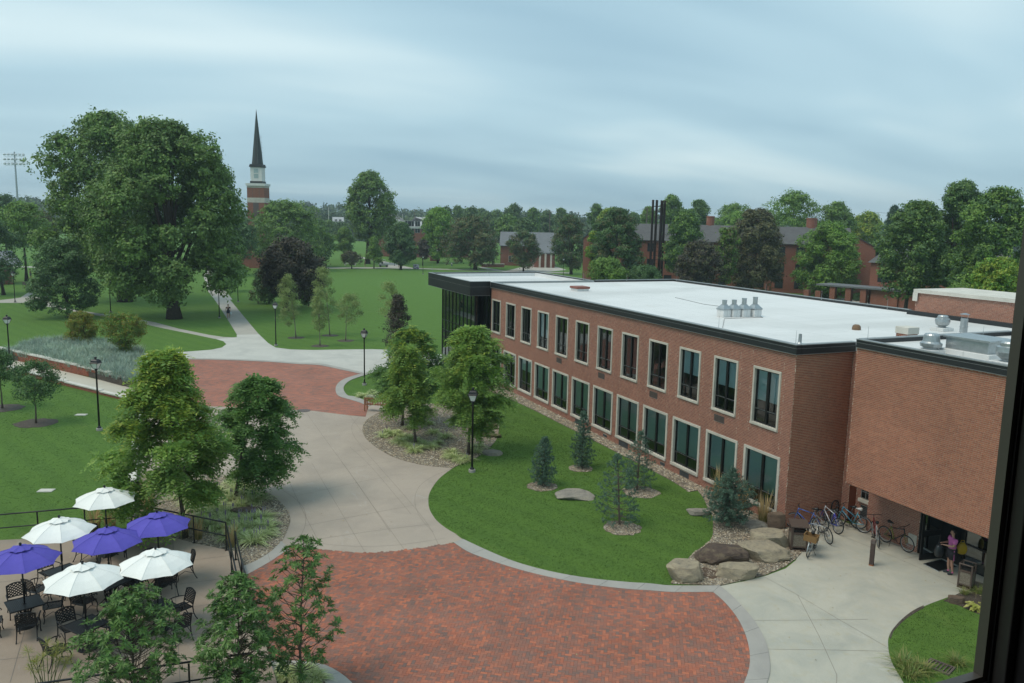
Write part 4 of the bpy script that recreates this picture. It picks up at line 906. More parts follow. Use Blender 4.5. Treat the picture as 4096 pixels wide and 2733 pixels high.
def fit(zn, bx, by, l, r, top, bot, z=0.0):
    base = gp(zn, bx, by, z); s = _Z[zn][2]; dep = depth_of(base); dist = math.hypot(base.x, base.y)
    W_ = (r-l)*s*dep/FPX; H_ = z_at(*px(zn, (l+r)/2, top), dist) - z; zb = z_at(*px(zn, (l+r)/2, bot), dist) - z
    off = RH*(((l+r)/2 - bx)*s*dep/FPX); return base, W_, H_, max(zb, .1), off
def fit_d(zn, xc, dist, l, r, top, bot):
    X, _ = px(zn, xc, 0); base = col_at(X, dist); s = _Z[zn][2]; dep = depth_of(base)
    W_ = (r-l)*s*dep/FPX; return base, W_, z_at(*px(zn, (l+r)/2, top), dist), max(z_at(*px(zn, (l+r)/2, bot), dist), .3), RH*(((l+r)/2 - xc)*s*dep/FPX)
def broadleaf(f, seed, leaf, pf, label, n=14, lr=.42, clumps=42, lpc=10, size=.42, cr=None, bark='bark', group=None, tr=None, limbs=6, name='broadleaf_tree', cat='tree', aspect=.62, fork=.3, mix=None):
    size *= .80; lpc = int(round(lpc*1.35))
    base, W_, H_, zb, off = f; rg = np.random.default_rng(seed); Rw = W_/2
    lb = lobes(rg, Rw, zb + .1*Rw, H_, pf, n, lr); lb = [(x+off[0], y+off[1], z, L) for x, y, z, L in lb]
    P, D = crown_pts(rg, lb, clumps, lpc, cr or size*.75)
    Nn = unit(D*1.0 + rg.normal(size=P.shape)*.55 + np.array([0, 0, .40])); A = rg.normal(size=P.shape) + np.array([0, 0, -.35]); ln = rg.uniform(.7, 1.3, len(P))*size
    V, F = blades(P, Nn, A, ln, ln*aspect); keep = V[:, 2].reshape(-1, 4).min(1) > .05; F = F[keep]
    t = empty(name, base); tag(t, label, cat, group)
    mats = [LEAF[leaf]]; mi = None
    if mix: mats.append(LEAF[mix[0]]); mi = (np.repeat(rg.random(len(P)//lpc), lpc) < mix[1]).astype(int)[keep]
    np_mesh('crown', V, F, mats, t, mi)
    trunk_mesh(rg, zb + (H_-zb)*.62, tr or max(.05, H_*.018), lb, limbs, min(.9, max(.12, zb/(zb + (H_-zb)*.62))), .012, (off[0]*.5, off[1]*.5)).build('trunk', Mt[bark], t, smooth=True)
    return t
def pinnate(f, seed, leaf, pf, label, nf=2400, L=.5, pairs=6, name='pinnate_tree', n=22, lr=.36, mix=None, tr=.06, limbs=12, bark='greybark'):
    base, W_, H_, zb, off = f; rg = np.random.default_rng(seed); Rw = W_/2
    lb = lobes(rg, max(Rw - L*.45, Rw*.6), zb, H_ - L*.2, pf, n, lr, 1.0); lb = [(x+off[0], y+off[1], z, q) for x, y, z, q in lb]
    per = max(1, nf//len(lb)); P, D = crown_pts(rg, lb, per, 1, .05, 1, .3, .42)
    out_h = unit(np.stack([P[:, 0]-off[0], P[:, 1]-off[1], np.zeros(len(P))], 1)); a = unit(out_h*.9 + D*.4 + rg.normal(size=P.shape)*.45 + np.array([0, 0, -.10]))
    up = unit(np.array([0, 0, 1.0]) + rg.normal(size=P.shape)*.25); bs = unit(np.cross(up, a)); nn = np.cross(a, bs); Ls = rg.uniform(.75, 1.25, len(P))*L
    VV, AA, NN, SS = [], [], [], []
    for k in range(pairs):
        s = (k+.5)/pairs; c = P + a*(Ls*(s-.3))[:, None] - np.array([0, 0, 1])*(Ls*.42*s*s)[:, None]; w_ = (Ls*(.34 - .18*abs(s-.4)))
        for sg in (-1, 1):
            dr = unit(bs*sg*.85 + a*.45 - np.array([0, 0, .38]) + rg.normal(size=P.shape)*.14); VV.append(c + dr*w_[:, None]*.5); AA.append(dr); NN.append(unit(nn + rg.normal(size=P.shape)*.25)); SS.append(w_)
    V, F = blades(np.concatenate(VV), np.concatenate(NN), np.concatenate(AA), np.concatenate(SS), np.concatenate(SS)*.46, .08)
    t = empty(name, base); tag(t, label, 'tree'); mats = [LEAF[leaf]]; mi = None
    if mix: mats.append(LEAF[mix[0]]); sel = (P[:, 2] > zb + (H_-zb)*mix[2]) & (rg.random(len(P)) < mix[1]) ; mi = np.tile(sel.astype(int), pairs*2)
    np_mesh('crown', V, F, mats, t, mi)
    trunk_mesh(rg, zb + (H_-zb)*.72, tr, lb, limbs, .3, .015, (off[0]*.7, off[1]*.7)).build('trunk', Mt[bark], t, smooth=True); return t
def whorl_tree(f, seed, label, nb=120, per=11, L=.14, pf='tall', leaf='magnolia', tr=.035):
    "young broadleaf evergreen: leaves in whorls at the twig ends"
    base, W_, H_, zb, off = f; rg = np.random.default_rng(seed); Rw = W_/2; b = MB(); off = np.array(off)
    n = 9; tp = [Vector((off[0]*(i/(n-1))**1.2 + rg.normal()*.02, off[1]*(i/(n-1))**1.2 + rg.normal()*.02, H_*i/(n-1))) for i in range(n)]; tp[0] = Vector((0, 0, -.05)); b.tube(tp, [tr*(1-.8*i/(n-1)) for i in range(n)], 7)
    E_, Dd = [], []
    for k in range(nb):
        t = .0 + 1.0*(k+rg.uniform(0, 1))/nb; z = zb + (H_-zb)*t; a = k*2.39996 + rg.uniform(-.4, .4); r = prof(pf, t)*Rw*rg.uniform(.42, 1.08); f_ = (max(z - r*.75, zb*.8)/H_)*(n-1); i = min(int(f_), n-2)
        s = tp[i].lerp(tp[i+1], f_-i); c = tp[min(int(z/H_*(n-1)), n-1)]; e_ = Vector((c.x + r*math.cos(a), c.y + r*math.sin(a), z)); d = (e_-s)
        b.tube([s, s.lerp(e_, .55) + Vector((0, 0, -.06*d.length)), e_], [tr*.28, tr*.18, tr*.10], 4)
        for q in range(rg.integers(2, 4)):
            j = Vector(rg.normal(size=3)*.075*min(1, r*2+.3)); E_.append(e_ + j); Dd.append((d.normalized()*.6 + Vector((0, 0, .7)) + Vector(rg.normal(size=3)*.3)).normalized())
    E_ = np.array([tuple(q) for q in E_]); Dd = np.array([tuple(q) for q in Dd]); m = len(E_)
    P = np.repeat(E_, per, 0); Dr = np.repeat(Dd, per, 0); ph = np.tile(np.arange(per)*2.4, m) + np.repeat(rg.uniform(0, 6, m), per)
    u = unit(np.cross(Dr, np.array([.3, .9, .2]))); w_ = np.cross(Dr, u); el = rg.uniform(.15, .9, len(P))[:, None]
    A = unit((u*np.cos(ph)[:, None] + w_*np.sin(ph)[:, None]) + Dr*el - np.array([0, 0, .25])); ln = rg.uniform(.7, 1.25, len(P))*L
    V, F = blades(P + A*(ln*.5)[:, None], unit(Dr*.8 + rg.normal(size=P.shape)*.3), A, ln, ln*.27, .2)
    t = empty('magnolia_tree', base); tag(t, label, 'tree'); np_mesh('crown', V, F, LEAF[leaf], t); b.build('trunk', Mt['greybark'], t, smooth=True); return t
def pine(f, seed, label, whorls=10, br=7, bush=False, tuft=8, L=.115, open_=0.0):
    base, W_, H_, zb, off = f; rg = np.random.default_rng(seed); Rw = W_/2; b = MB(); b.tube([(0, 0, -.05), (off[0]*.5, off[1]*.5, H_*.5), (off[0], off[1], H_*.98)], [.05*H_/3, .03*H_/3, .008], 7); T, TD = [], []
    for k in range(whorls):
        t = k/(whorls-1); z = zb + (H_-zb)*t*.97; r = Rw*(np.interp(t, [0, .15, .5, .8, 1], [.8, 1, .75, .42, .08]) if not bush else np.interp(t, [0, .3, .6, .8, 1], [.9, 1.05, .85, .35, .06]))
        for j in range(br):
            a = 6.283*(j + rg.uniform(-.3, .3))/br + k*.9; rr = r*rg.uniform(.7, 1.1); c = Vector((off[0]*z/H_, off[1]*z/H_, z)); up = .25 + .35*t if not bush else .3
            e_ = c + Vector((math.cos(a)*rr, math.sin(a)*rr, rr*up*rg.uniform(.4, 1.2))); b.tube([c, c.lerp(e_, .5) + Vector((0, 0, -.05*rr)), e_], [.014, .009, .004], 4)
            m = max(2, int(rr/.085*(1-open_)))
            for q in range(m):
                s = open_ + (1-open_)*(q+1)/m; p = c.lerp(e_, s)
                for _ in range(2 if s < .95 else 4): T.append(tuple(p + Vector(rg.normal(size=3)*.05))); TD.append(tuple(((e_-c).normalized()*.7 + Vector((0, 0, .5)) + Vector(rg.normal(size=3)*.45)).normalized()))
    for q in range(6): T.append((off[0], off[1], H_*(1-.02*q))); TD.append((0, 0, 1))
    T, TD = np.array(T), np.array(TD); P = np.repeat(T, tuft, 0); Dr = unit(np.repeat(TD, tuft, 0) + rg.normal(size=P.shape)*.55); ln = rg.uniform(.7, 1.2, len(P))*L
    V, F = blades(P + Dr*(ln*.45)[:, None], unit(rg.normal(size=P.shape)), Dr, ln, ln*.17, 0); keep = V[:, 2].reshape(-1, 4).min(1) > .02
    t = empty('pine_tree', base); tag(t, label, 'pine'); np_mesh('crown', V, F[keep], LEAF['pine'], t); b.build('trunk', Mt['greybark'], t); return t
def grass_mesh(rg, n, r, h, wd, lean=.5, droop=.4, seg=3, upright=0.0):
    "clump of arching blades around the origin"
    a = rg.uniform(0, 6.28, n); q = np.sqrt(rg.uniform(0, 1, n))*r; base = np.stack([np.cos(a)*q, np.sin(a)*q, np.zeros(n)], 1); d = np.stack([np.cos(a + rg.normal(size=n)*.6), np.sin(a + rg.normal(size=n)*.6), np.zeros(n)], 1)
    hh = h*rg.uniform(.6, 1.1, n); ls = lean*rg.uniform(.3, 1.2, n)*(1-upright); side = np.stack([-d[:, 1], d[:, 0], np.zeros(n)], 1); V = []
    for k in range(seg+1):
        t = k/seg; c = base + d*(hh*ls*(t**1.6))[:, None]; c[:, 2] = hh*(t - droop*t**2.4*ls); ww = wd*(1 - t**1.5*.92)/2; V += [c - side*ww, c + side*ww]
    V = np.stack(V, 1); F = []
    for k in range(seg): F.append(np.array([2*k, 2*k+1, 2*k+3, 2*k+2]))
    F = np.array(F); m = 2*(seg+1); return V.reshape(-1, 3), (F[None] + m*np.arange(n)[:, None, None]).reshape(-1, 4)

# --- big trees on the left
broadleaf(fit('z3', 1170, 1470, 560, 1715, 168, 1330), 11, 'oak', 'dome', 'huge spreading oak, its trunk standing in the grass beside the long walk', n=70, lr=.235, clumps=88, lpc=13, size=.44, limbs=30, tr=.62, name='oak_tree', fork=.15)
broadleaf(fit('z3', 840, 1355, 290, 1230, 105, 1220), 12, 'oak', 'round', 'tall wide tree behind the huge oak with its trunk further back', n=56, lr=.25, clumps=72, lpc=11, size=.50, limbs=20, tr=.70, name='oak_tree', mix=('green', .3))
broadleaf(fit('J', 1300, 1370, 540, 1900, -80, 1330), 13, 'maple', 'dome', 'low dark round tree in front of the oaks at left', n=22, lr=.36, clumps=70, lpc=12, size=.30, tr=.16, name='maple_tree')
broadleaf(fit('z3', 25, 1310, -250, 190, 800, 1240), 14, 'maple', 'round', 'dark tree at the left edge in front of the small brick pavilion', n=18, lr=.4, clumps=50, lpc=10, size=.38, tr=.2, name='maple_tree')
broadleaf(fit('z3', 470, 1215, 250, 650, 1010, 1220), 15, 'maple', 'dome', 'dark leafy tree filling the gap between oak trunks', n=14, lr=.4, clumps=50, lpc=10, size=.36, name='maple_tree')
broadleaf(fit_d('z3', 150, 165, -30, 330, 700, 980), 16, 'green', 'round', 'green tree behind the pavilion at the left edge', n=16, clumps=45, size=.5)
broadleaf(fit_d('z3', 300, 190, 150, 430, 760, 1000), 17, 'olive', 'round', 'brownish tree beside the oak at left', n=14, clumps=40, size=.5, mix=('green', .5))
broadleaf(fit_d('z3', 30, 230, -80, 130, 640, 900), 18, 'maple', 'round', 'dark treetop at the far left edge below the stadium lights', n=12, clumps=40, size=.5)
broadleaf(fit('L', 450, 560, 185, 655, 85, 420), 19, 'green', 'spread', 'small round tree on the grass right of the long walk', n=18, lr=.36, clumps=55, lpc=10, size=.26, tr=.13, name='maple_tree')
broadleaf(fit('L', 1155, 815, 790, 1690, -130, 640), 20, 'purple', 'dome', 'large purple-black copper beech with bare branches showing', n=40, lr=.30, clumps=56, lpc=10, size=.36, tr=.3, limbs=18, name='copper_beech', mix=('olive', .10))
broadleaf(fit('L', 930, 720, 660, 1110, 235, 700), 21, 'maple', 'dome', 'reddish green shrubby tree below the copper beech', n=16, lr=.38, clumps=50, lpc=10, size=.28, tr=.1, mix=('olive', .3), name='shrub_tree')
broadleaf(fit('L', 1460, 760, 1180, 1700, 160, 720), 22, 'maple', 'dome', 'dark green low tree between copper beech and the birches', n=16, lr=.38, clumps=50, lpc=10, size=.28, tr=.1, name='shrub_tree')
broadleaf(fit_d('z3', 1880, 190, 1640, 2180, 690, 1080), 23, 'green', 'dome', 'broad green tree below the church spire', n=26, lr=.34, clumps=60, lpc=11, size=.52, mix=('oak', .4))
broadleaf(fit_d('z3', 2110, 205, 1940, 2290, 850, 1120), 24, 'green', 'dome', 'green tree right of the copper beech', n=18, lr=.36, clumps=50, lpc=10, size=.5, mix=('maple', .4))
broadleaf(fit_d('z3', 1560, 175, 1380, 1760, 800, 1080), 25, 'maple', 'dome', 'dark tree behind the end of the long walk', n=18, lr=.36, clumps=50, lpc=10, size=.5)
# --- birches by the paved junction
for k, (bx, by, l, r, tp_, bt, lb_) in enumerate(((1290, 1180, 1030, 1350, 345, 1010, 'leftmost young birch, dense and tall, beside a lamp post'), (1612, 1290, 1505, 1700, 540, 1090, 'thin young birch nearest the pale pavement'),
                                            (1745, 1150, 1480, 1850, 245, 960, 'tallest slender birch, in the back of the four'), (1955, 1220, 1800, 2220, 600, 980, 'rightmost young birch with wide loose crown'))):
    t = broadleaf(fit('L', bx, by, l, r, tp_, bt), 30+k, 'birch', 'column', lb_, n=(20, 13, 22, 13)[k], lr=.34, clumps=30, lpc=7, size=.15, cr=.16, bark='palebark', tr=.05, limbs=9, name='birch_tree'); ring(t.location, .85, 'mulch')
# --- far middle of the lawn
broadleaf(fit('K', 500, 1105, 185, 860, 40, 830), 40, 'oak', 'tall', 'tallest tree in the middle distance, rising above the skyline', n=44, lr=.26, clumps=48, lpc=11, size=.62, tr=.55, limbs=22, name='oak_tree', mix=('green', .3))
broadleaf(fit('K', 575, 1158, 460, 705, 800, 1090), 41, 'bright', 'cone', 'small light green tree by the quad path', n=14, clumps=40, size=.4, tr=.12, mix=('green', .5))
broadleaf(fit('K', 890, 1172, 690, 1110, 630, 1100), 42, 'maple', 'tall', 'dark green round maple on the far edge of the lawn', n=26, lr=.34, clumps=60, lpc=11, size=.45, tr=.25, name='maple_tree')
broadleaf(fit_d('K', 1330, 228, 1090, 1570, 462, 1040), 43, 'bright', 'dome', 'bright green tree in front of the pale-roofed building', n=28, lr=.32, clumps=55, lpc=11, size=.58, name='maple_tree')
broadleaf(fit('K', 1765, 1170, 1370, 2110, 565, 1090), 44, 'olive', 'dome', 'wide brownish tree with broad dome crown behind the roof', n=34, lr=.32, clumps=60, lpc=11, size=.5, tr=.4, limbs=14, mix=('maple', .35))
broadleaf(fit('z4', 1500, 732, 1375, 1625, 468, 700), 45, 'olive', 'round', 'brown-green tree with curved trunk by the patio', n=20, lr=.36, clumps=50, lpc=10, size=.42, tr=.18, mix=('maple', .4))
broadleaf(fit_d('K', 765, 240, 690, 850, 560, 900), 46, 'maple', 'tall', 'dark narrow tree beside the tallest tree', n=14, clumps=40, size=.5)
broadleaf(fit_d('K', 230, 235, 130, 330, 690, 980), 47, 'green', 'dome', 'rounded green tree left of the tallest tree', n=14, clumps=45, size=.5)
broadleaf(fit('I', 360, 320, 175, 515, 95, 260), 48, 'olive', 'spread', 'low flat-topped redbud by the quad path', n=14, lr=.34, clumps=34, lpc=8, size=.3, tr=.14, mix=('purple', .4), name='redbud_tree')
broadleaf(fit_d('K', 1150, 215, 1080, 1240, 830, 1040), 49, 'purple', 'round', 'small purple tree in the shade right of the dark maple', n=10, clumps=36, size=.42)
broadleaf(fit('z4', 1820, 752, 1655, 1945, 362, 720), 50, 'olive', 'tall', 'dark tree with dead bare front branches right of the slate roof', n=24, lr=.34, clumps=54, lpc=10, size=.45, tr=.3, mix=('maple', .55), limbs=18)
# --- right of centre, in front of the dormitory
broadleaf(fit_d('G', 560, 150, 185, 960, 200, 1090), 51, 'maple', 'dome', 'large dense dark green tree left of the steel bell tower', n=40, lr=.30, clumps=70, lpc=12, size=.42, tr=.35, mix=('olive', .25))
broadleaf(fit_d('G', 250, 158, 165, 340, 500, 960), 52, 'bright', 'column', 'yellow-green sprout of leaves beside the gable wall', n=10, clumps=40, size=.4, mix=('yellow', .4))
broadleaf(fit_d('G', 1480, 148, 1190, 1790, 232, 1060), 53, 'maple', 'dome', 'green tree right behind the steel bell tower', n=34, lr=.32, clumps=64, lpc=11, size=.42, mix=('green', .4))
broadleaf(fit_d('G', 1650, 132, 1320, 2060, 640, 1220), 54, 'purple', 'dome', 'low purple-leaved tree behind the white roof', n=26, lr=.34, clumps=56, lpc=10, size=.36, mix=('olive', .3))
broadleaf(fit_d('G', 2050, 138, 1880, 2260, 450, 1200), 55, 'green', 'vase', 'drooping weeping tree beside the purple tree', n=22, lr=.34, clumps=40, lpc=10, size=.36, mix=('olive', .4), name='weeping_tree')
broadleaf(fit_d('z5', 770, 145, 590, 965, 285, 740), 56, 'olive', 'dome', 'big brown-leaved tree in front of the long dormitory roof', n=36, lr=.32, clumps=64, lpc=12, size=.42, mix=('purple', .15))
broadleaf(fit('H', 870, 1150, 480, 1325, 285, 1090), 57, 'bright', 'dome', 'bright mid-green tree in front of the dormitory gable', n=40, lr=.30, clumps=64, lpc=12, size=.40, tr=.25, mix=('green', .55))
broadleaf(fit_d('z5', 1700, 118, 1500, 1960, 240, 800), 58, 'oak', 'dome', 'big green tree overhanging the dormitory entrance', n=40, lr=.30, clumps=70, lpc=12, size=.38, mix=('maple', .4))
broadleaf(fit_d('z5', 1960, 128, 1760, 2190, 122, 760), 59, 'maple', 'tall', 'tallest dark tree at the right edge of the view', n=44, lr=.28, clumps=70, lpc=12, size=.40, mix=('oak', .4))
broadleaf(fit_d('z5', 2220, 112, 1950, 2460, 165, 790), 60, 'green', 'dome', 'green tree partly hidden by the window frame at right', n=40, lr=.30, clumps=66, lpc=12, size=.36, mix=('maple', .4))
broadleaf(fit_d('z5', 2225, 92, 2090, 2400, 575, 800), 61, 'yellow', 'dome', 'small yellowing tree by the window frame at right', n=18, lr=.34, clumps=50, lpc=10, size=.28, mix=('bright', .5))
broadleaf(fit_d('z5', 2010, 95, 1930, 2110, 730, 800), 62, 'green', 'dome', 'low green shrub behind the brick parapet at right', n=10, clumps=40, size=.26, name='shrub', cat='shrub')
broadleaf(fit_d('G', 450, 118, 190, 745, 870, 1190), 63, 'green', 'dome', 'leafy low tree just behind the white roof left of the bell tower', n=20, lr=.36, clumps=60, lpc=10, size=.30, name='shrub_tree')
broadleaf(fit_d('G', 960, 118, 755, 1180, 965, 1190), 64, 'maple', 'dome', 'low round tree just behind the white roof below the bell tower', n=16, lr=.38, clumps=60, lpc=10, size=.28, name='shrub_tree')
# --- treetops behind the dormitory and beyond
for k, (zn, xc, dist, l, r, tp_, bt, lf, lb_) in enumerate((('z5', 275, 235, 200, 350, 200, 380, 'green', 'green treetop just right of the bell tower top'), ('z5', 435, 235, 358, 512, 230, 390, 'maple', 'rounded treetop left of the left round chimney'),
        ('z5', 650, 250, 515, 785, 255, 400, 'green', 'low row of treetops right of the left round chimney'), ('z5', 690, 240, 575, 760, 300, 400, 'bright', 'pale green treetop behind the long dormitory roof'),
        ('z5', 1010, 215, 805, 1170, 180, 420, 'green', 'big green treetop left of the chimney with spikes'), ('z5', 1250, 215, 1130, 1365, 245, 430, 'oak', 'treetop right of the chimney with spikes'),
        ('z5', 1430, 225, 1320, 1545, 300, 480, 'yellow', 'pale yellow-green treetop above the gable'), ('G', 280, 260, 172, 392, 142, 420, 'maple', 'round dark treetop standing alone above the far tree line'),
        ('G', 480, 215, 320, 650, 205, 420, 'yellow', 'yellowing treetop behind the large dense dark tree'), ('G', 800, 290, 700, 880, 255, 420, 'maple', 'dark treetop left of the utility pole'), ('G', 1000, 250, 890, 1080, 180, 420, 'green', 'treetop left behind the bell tower'))):
    broadleaf(fit_d(zn, xc, dist, l, r, tp_, bt), 70+k, lf, 'dome', lb_, n=16, lr=.36, clumps=46, lpc=9, size=.6, mix=('green', .35))
t = pine(fit_d('z5', 1580, 160, 1515, 1650, 262, 640), 85, 'dark spruce with pointed top beside the dormitory gable', whorls=22, br=9, tuft=7, L=.7)
# mid-distance trees between lawn and skyline
MID = [(1900, 300, 1740, 2080, 520, 800), (2120, 260, 1990, 2310, 555, 800), (2210, 330, 2090, 2350, 420, 720), (1560, 340, 1480, 1640, 440, 700), (1700, 320, 1620, 1800, 460, 720), (1840, 380, 1760, 1930, 470, 700), (2010, 390, 1920, 2110, 490, 700), (1420, 350, 1340, 1500, 455, 660),
       (60, 330, -40, 150, 615, 830), (180, 320, 100, 280, 640, 830), (2330, 240, 2230, 2440, 600, 850), (2440, 300, 2350, 2540, 470, 760), (2600, 320, 2520, 2700, 500, 760), (2760, 330, 2680, 2860, 470, 740), (1300, 380, 1230, 1380, 470, 640), (-250, 300, -360, -140, 600, 840), (-80, 310, -180, 20, 590, 830)]
ORD = 'first second third fourth fifth sixth seventh eighth ninth tenth eleventh twelfth thirteenth fourteenth fifteenth sixteenth last'.split()
for k, (xc, dist, l, r, tp_, bt) in enumerate(MID):
    broadleaf(fit_d('K', xc, dist, l, r, tp_, bt), 100+k, ('far', 'green', 'far', 'oak', 'yellow' if k == 1 else 'far')[k % 5], 'dome', 'hazy green tree of the far belt below the skyline, %s from the left' % ORD[sorted(q[0] for q in MID).index(xc)], n=14, lr=.38, clumps=34, lpc=8, size=.95, mix=('far', .4), group='trees of the belt below the skyline')
def woodland(name, segs, seed, size=2.2):
    "far wood that reads as one mass along the skyline"
    rg = np.random.default_rng(seed); Vs, Fs, n0 = [], [], 0
    for x0, x1, dist, t0, t1 in segs:
        m = max(3, int(abs(x1-x0)/22))
        for i in range(m):
            X = x0 + (x1-x0)*(i+rg.uniform(0, 1))/m; dd_ = dist*rg.uniform(.9, 1.12); c = col_at(X, dd_); top = z_at(X, t0 + (t1-t0)*(X-x0)/(x1-x0), dd_)*rg.uniform(.82, 1.04)
            Rw = rg.uniform(5.5, 9.5); lb = lobes(rg, Rw, max(0, top-16), top, 'dome', 5, .5); P, D = crown_pts(rg, [(x+c.x, y+c.y, z, L) for x, y, z, L in lb], 30, 4, 1.4)
            Nn = unit(D + rg.normal(size=P.shape)*.6); ln = rg.uniform(.7, 1.3, len(P))*size; V, F = blades(P, Nn, rg.normal(size=P.shape), ln, ln*.7); Vs.append(V); Fs.append(F+n0); n0 += len(V)
    o = np_mesh(name, np.concatenate(Vs), np.concatenate(Fs), LEAF['wood']); return tag(o, 'distant wood along the skyline', 'woodland', None, 'stuff')
woodland('distant_woodland', [(1050, 1420, 760, 812, 826), (1500, 1900, 720, 838, 850), (1850, 2300, 620, 838, 858), (2250, 2700, 640, 862, 872), (2600, 3300, 600, 868, 890), (3200, 4300, 560, 890, 920), (-300, 300, 600, 790, 800), (900, 1450, 520, 850, 860), (1400, 2500, 470, 872, 885)], 200)

# --- near planting
t = pinnate(fit('N', 350, 132, -440, 880, -1780, -150), 301, 'pinnate', 'pyramid', 'large yellow-green feathery tree behind the purple umbrellas', nf=3400, L=.62, pairs=7, n=34, lr=.33, mix=('gold', .55, .45), tr=.085)
t = pinnate(fit('z1', 1580, 330, 1440, 2035, -520, 170), 302, 'pinnate2', 'spread', 'darker feathery tree at the edge of the tan walk, left bed', nf=2100, L=.56, pairs=7, n=26, lr=.36, tr=.07)
t = pinnate(fit('z6', 350, 845, 150, 660, 165, 640), 303, 'pinnate2', 'dome', 'feathery tree behind the bench, rearmost of the middle bed', nf=1900, L=.60, pairs=6, n=24, lr=.36, mix=('gold', .4, .6), tr=.07)
t = pinnate(fit('z6', 440, 970, 150, 620, 300, 790), 304, 'pinnate', 'pyramid', 'light green feathery tree at the front left of the middle bed', nf=2000, L=.56, pairs=6, n=26, lr=.36, mix=('gold', .25, .3), tr=.07)
t = pinnate(fit('z6', 795, 1040, 545, 1100, 160, 860), 305, 'pinnate', 'spread', 'feathery tree behind the front lamp post, nearest the brick wall', nf=2500, L=.58, pairs=7, n=30, lr=.35, mix=('gold', .15, .6), tr=.075)
broadleaf(fit('M', 620, 1180, 345, 865, 265, 900), 306, 'purple', 'cone', 'small purple-black leaved tree behind the feathery trees', n=22, lr=.34, clumps=26, lpc=8, size=.17, cr=.14, tr=.05, name='purple_tree')
broadleaf(fit('M', 500, 1090, 350, 640, 85, 560), 307, 'birch', 'column', 'pale thin sapling rising behind the purple-leaved tree', n=13, lr=.34, clumps=22, lpc=6, size=.15, cr=.16, bark='palebark', tr=.04, name='birch_tree')
t = broadleaf(fit('F', 565, 1540, 205, 1000, 580, 1170), 308, 'lawntree', 'spread', 'small tree in a mulch ring on the left lawn, nearest the lamp post', n=22, lr=.30, clumps=26, lpc=8, size=.14, cr=.13, bark='greybark', tr=.05, limbs=12, name='lawn_tree'); ring(t.location, 1.15)
t = broadleaf(fit('F', 40, 1310, -350, 360, 430, 920), 309, 'lawntree', 'spread', 'small tree in a mulch ring cut off by the left edge', n=20, lr=.30, clumps=26, lpc=8, size=.15, cr=.14, bark='greybark', tr=.05, limbs=12, name='lawn_tree'); ring(t.location, 1.15)
broadleaf(fit('F', 1350, 380, 1030, 1575, -190, 260), 310, 'shrub', 'dome', 'yellow-green multi-stemmed shrub in the middle of the grass planter', n=18, lr=.36, clumps=44, lpc=9, size=.16, tr=.06, name='shrub', cat='shrub')
broadleaf(fit('F', 1995, 570, 1610, 2330, -170, 360), 311, 'shrub', 'vase', 'wide yellow-green shrub at the right end of the grass planter', n=20, lr=.34, clumps=44, lpc=9, size=.16, tr=.06, mix=('green', .5), name='shrub', cat='shrub')
broadleaf(fit('F', 1985, 570, 1830, 2090, 370, 525), 312, 'shrub', 'dome', 'small green ball of leaves low under the wide shrub', n=10, lr=.4, clumps=40, lpc=8, size=.14, tr=.03, mix=('green', .7), name='shrub', cat='shrub')
for k, (bx, by, l, r, tp_, lb_, op) in enumerate(((310, 770, 190, 460, 270, 'dense small pine beside the flat pale rock on the lawn', 0), (725, 582, 600, 850, 5, 'bluish pointed pine furthest back on the lawn', 0), (1300, 812, 1150, 1490, 210, 'pale blue pine nearest the lower windows', .3), (1120, 1172, 820, 1320, 450, 'open-branched pine in a round stone ring at the front', .45))):
    f = fit('E', bx, by, l, r, tp_, by-30); t = pine(f, 320+k, lb_, whorls=(13, 14, 11, 11)[k], br=(8, 8, 7, 7)[k], open_=op, tuft=9); t.name = 'pine_tree'
    c = gp('E', *((310, 775), (715, 585), (1345, 835), (1145, 1210))[k]); ring(c, (.72, .62, .85, .78)[k], 'gravel', .014, 1.0)
pine(fit('C', 900, 762, 655, 1235, 80, 700), 330, 'spreading pine bush among the boulders by the building corner', whorls=12, br=11, bush=True, tuft=9)
whorl_tree(fit('N', 1490, 1610, 1180, 1920, 130, 1400), 340, 'young magnolia in the round planter, rightmost of the three in front', nb=112, per=15, L=.15, tr=.042)
whorl_tree(fit('N', 900, 1900, 490, 1290, 520, 1560), 341, 'young magnolia in the middle in front, reaching across the railing', nb=185, per=15, L=.15, tr=.042)
whorl_tree(fit('N', -140, 1950, -640, 370, 650, 1620), 342, 'young magnolia at the left in front of the cafe tables', nb=190, per=15, L=.15, tr=.042)
t = gp('N', -150, 700)
# liriope clumps in the three beds
rgp = np.random.default_rng(404)
V, F = grass_mesh(rgp, 190, .12, .40, .034, 1.35, .62); lir = np_mesh('variegated_clump', V, F, LEAF['liriope']); pl_v = []
for k in range(3):
    a = rgp.uniform(0, 6.28); q = rgp.uniform(0, .08); pl_v.append((math.cos(a)*q, math.sin(a)*q))
b = MB()
for x, y in pl_v: b.tube([(x, y, .05), (x*1.6, y*1.6, .30)], .004, 4); b.tube([(x*1.6, y*1.6, .30), (x*1.9, y*1.9, .42)], [.016, .006], 5)
fl = b.build('flower_spike', plain('lilac', (.26, .22, .30), .8), lir)
first = [True]
def clump(p, s, label, group, flowers=True):
    if first[0]: o = lir; first[0] = False
    else: o = copy_tree(lir) if flowers else (lambda c: (link(c), c)[1])(lir.copy())
    o.location = (p[0], p[1], .03); o.rotation_euler = (0, 0, rgp.uniform(0, 6.28)); o.scale = (s,)*3; tag(o, label, 'plant', group); return o
lb1 = 'cream and green striped grassy clump in the bed beside the cafe railing'
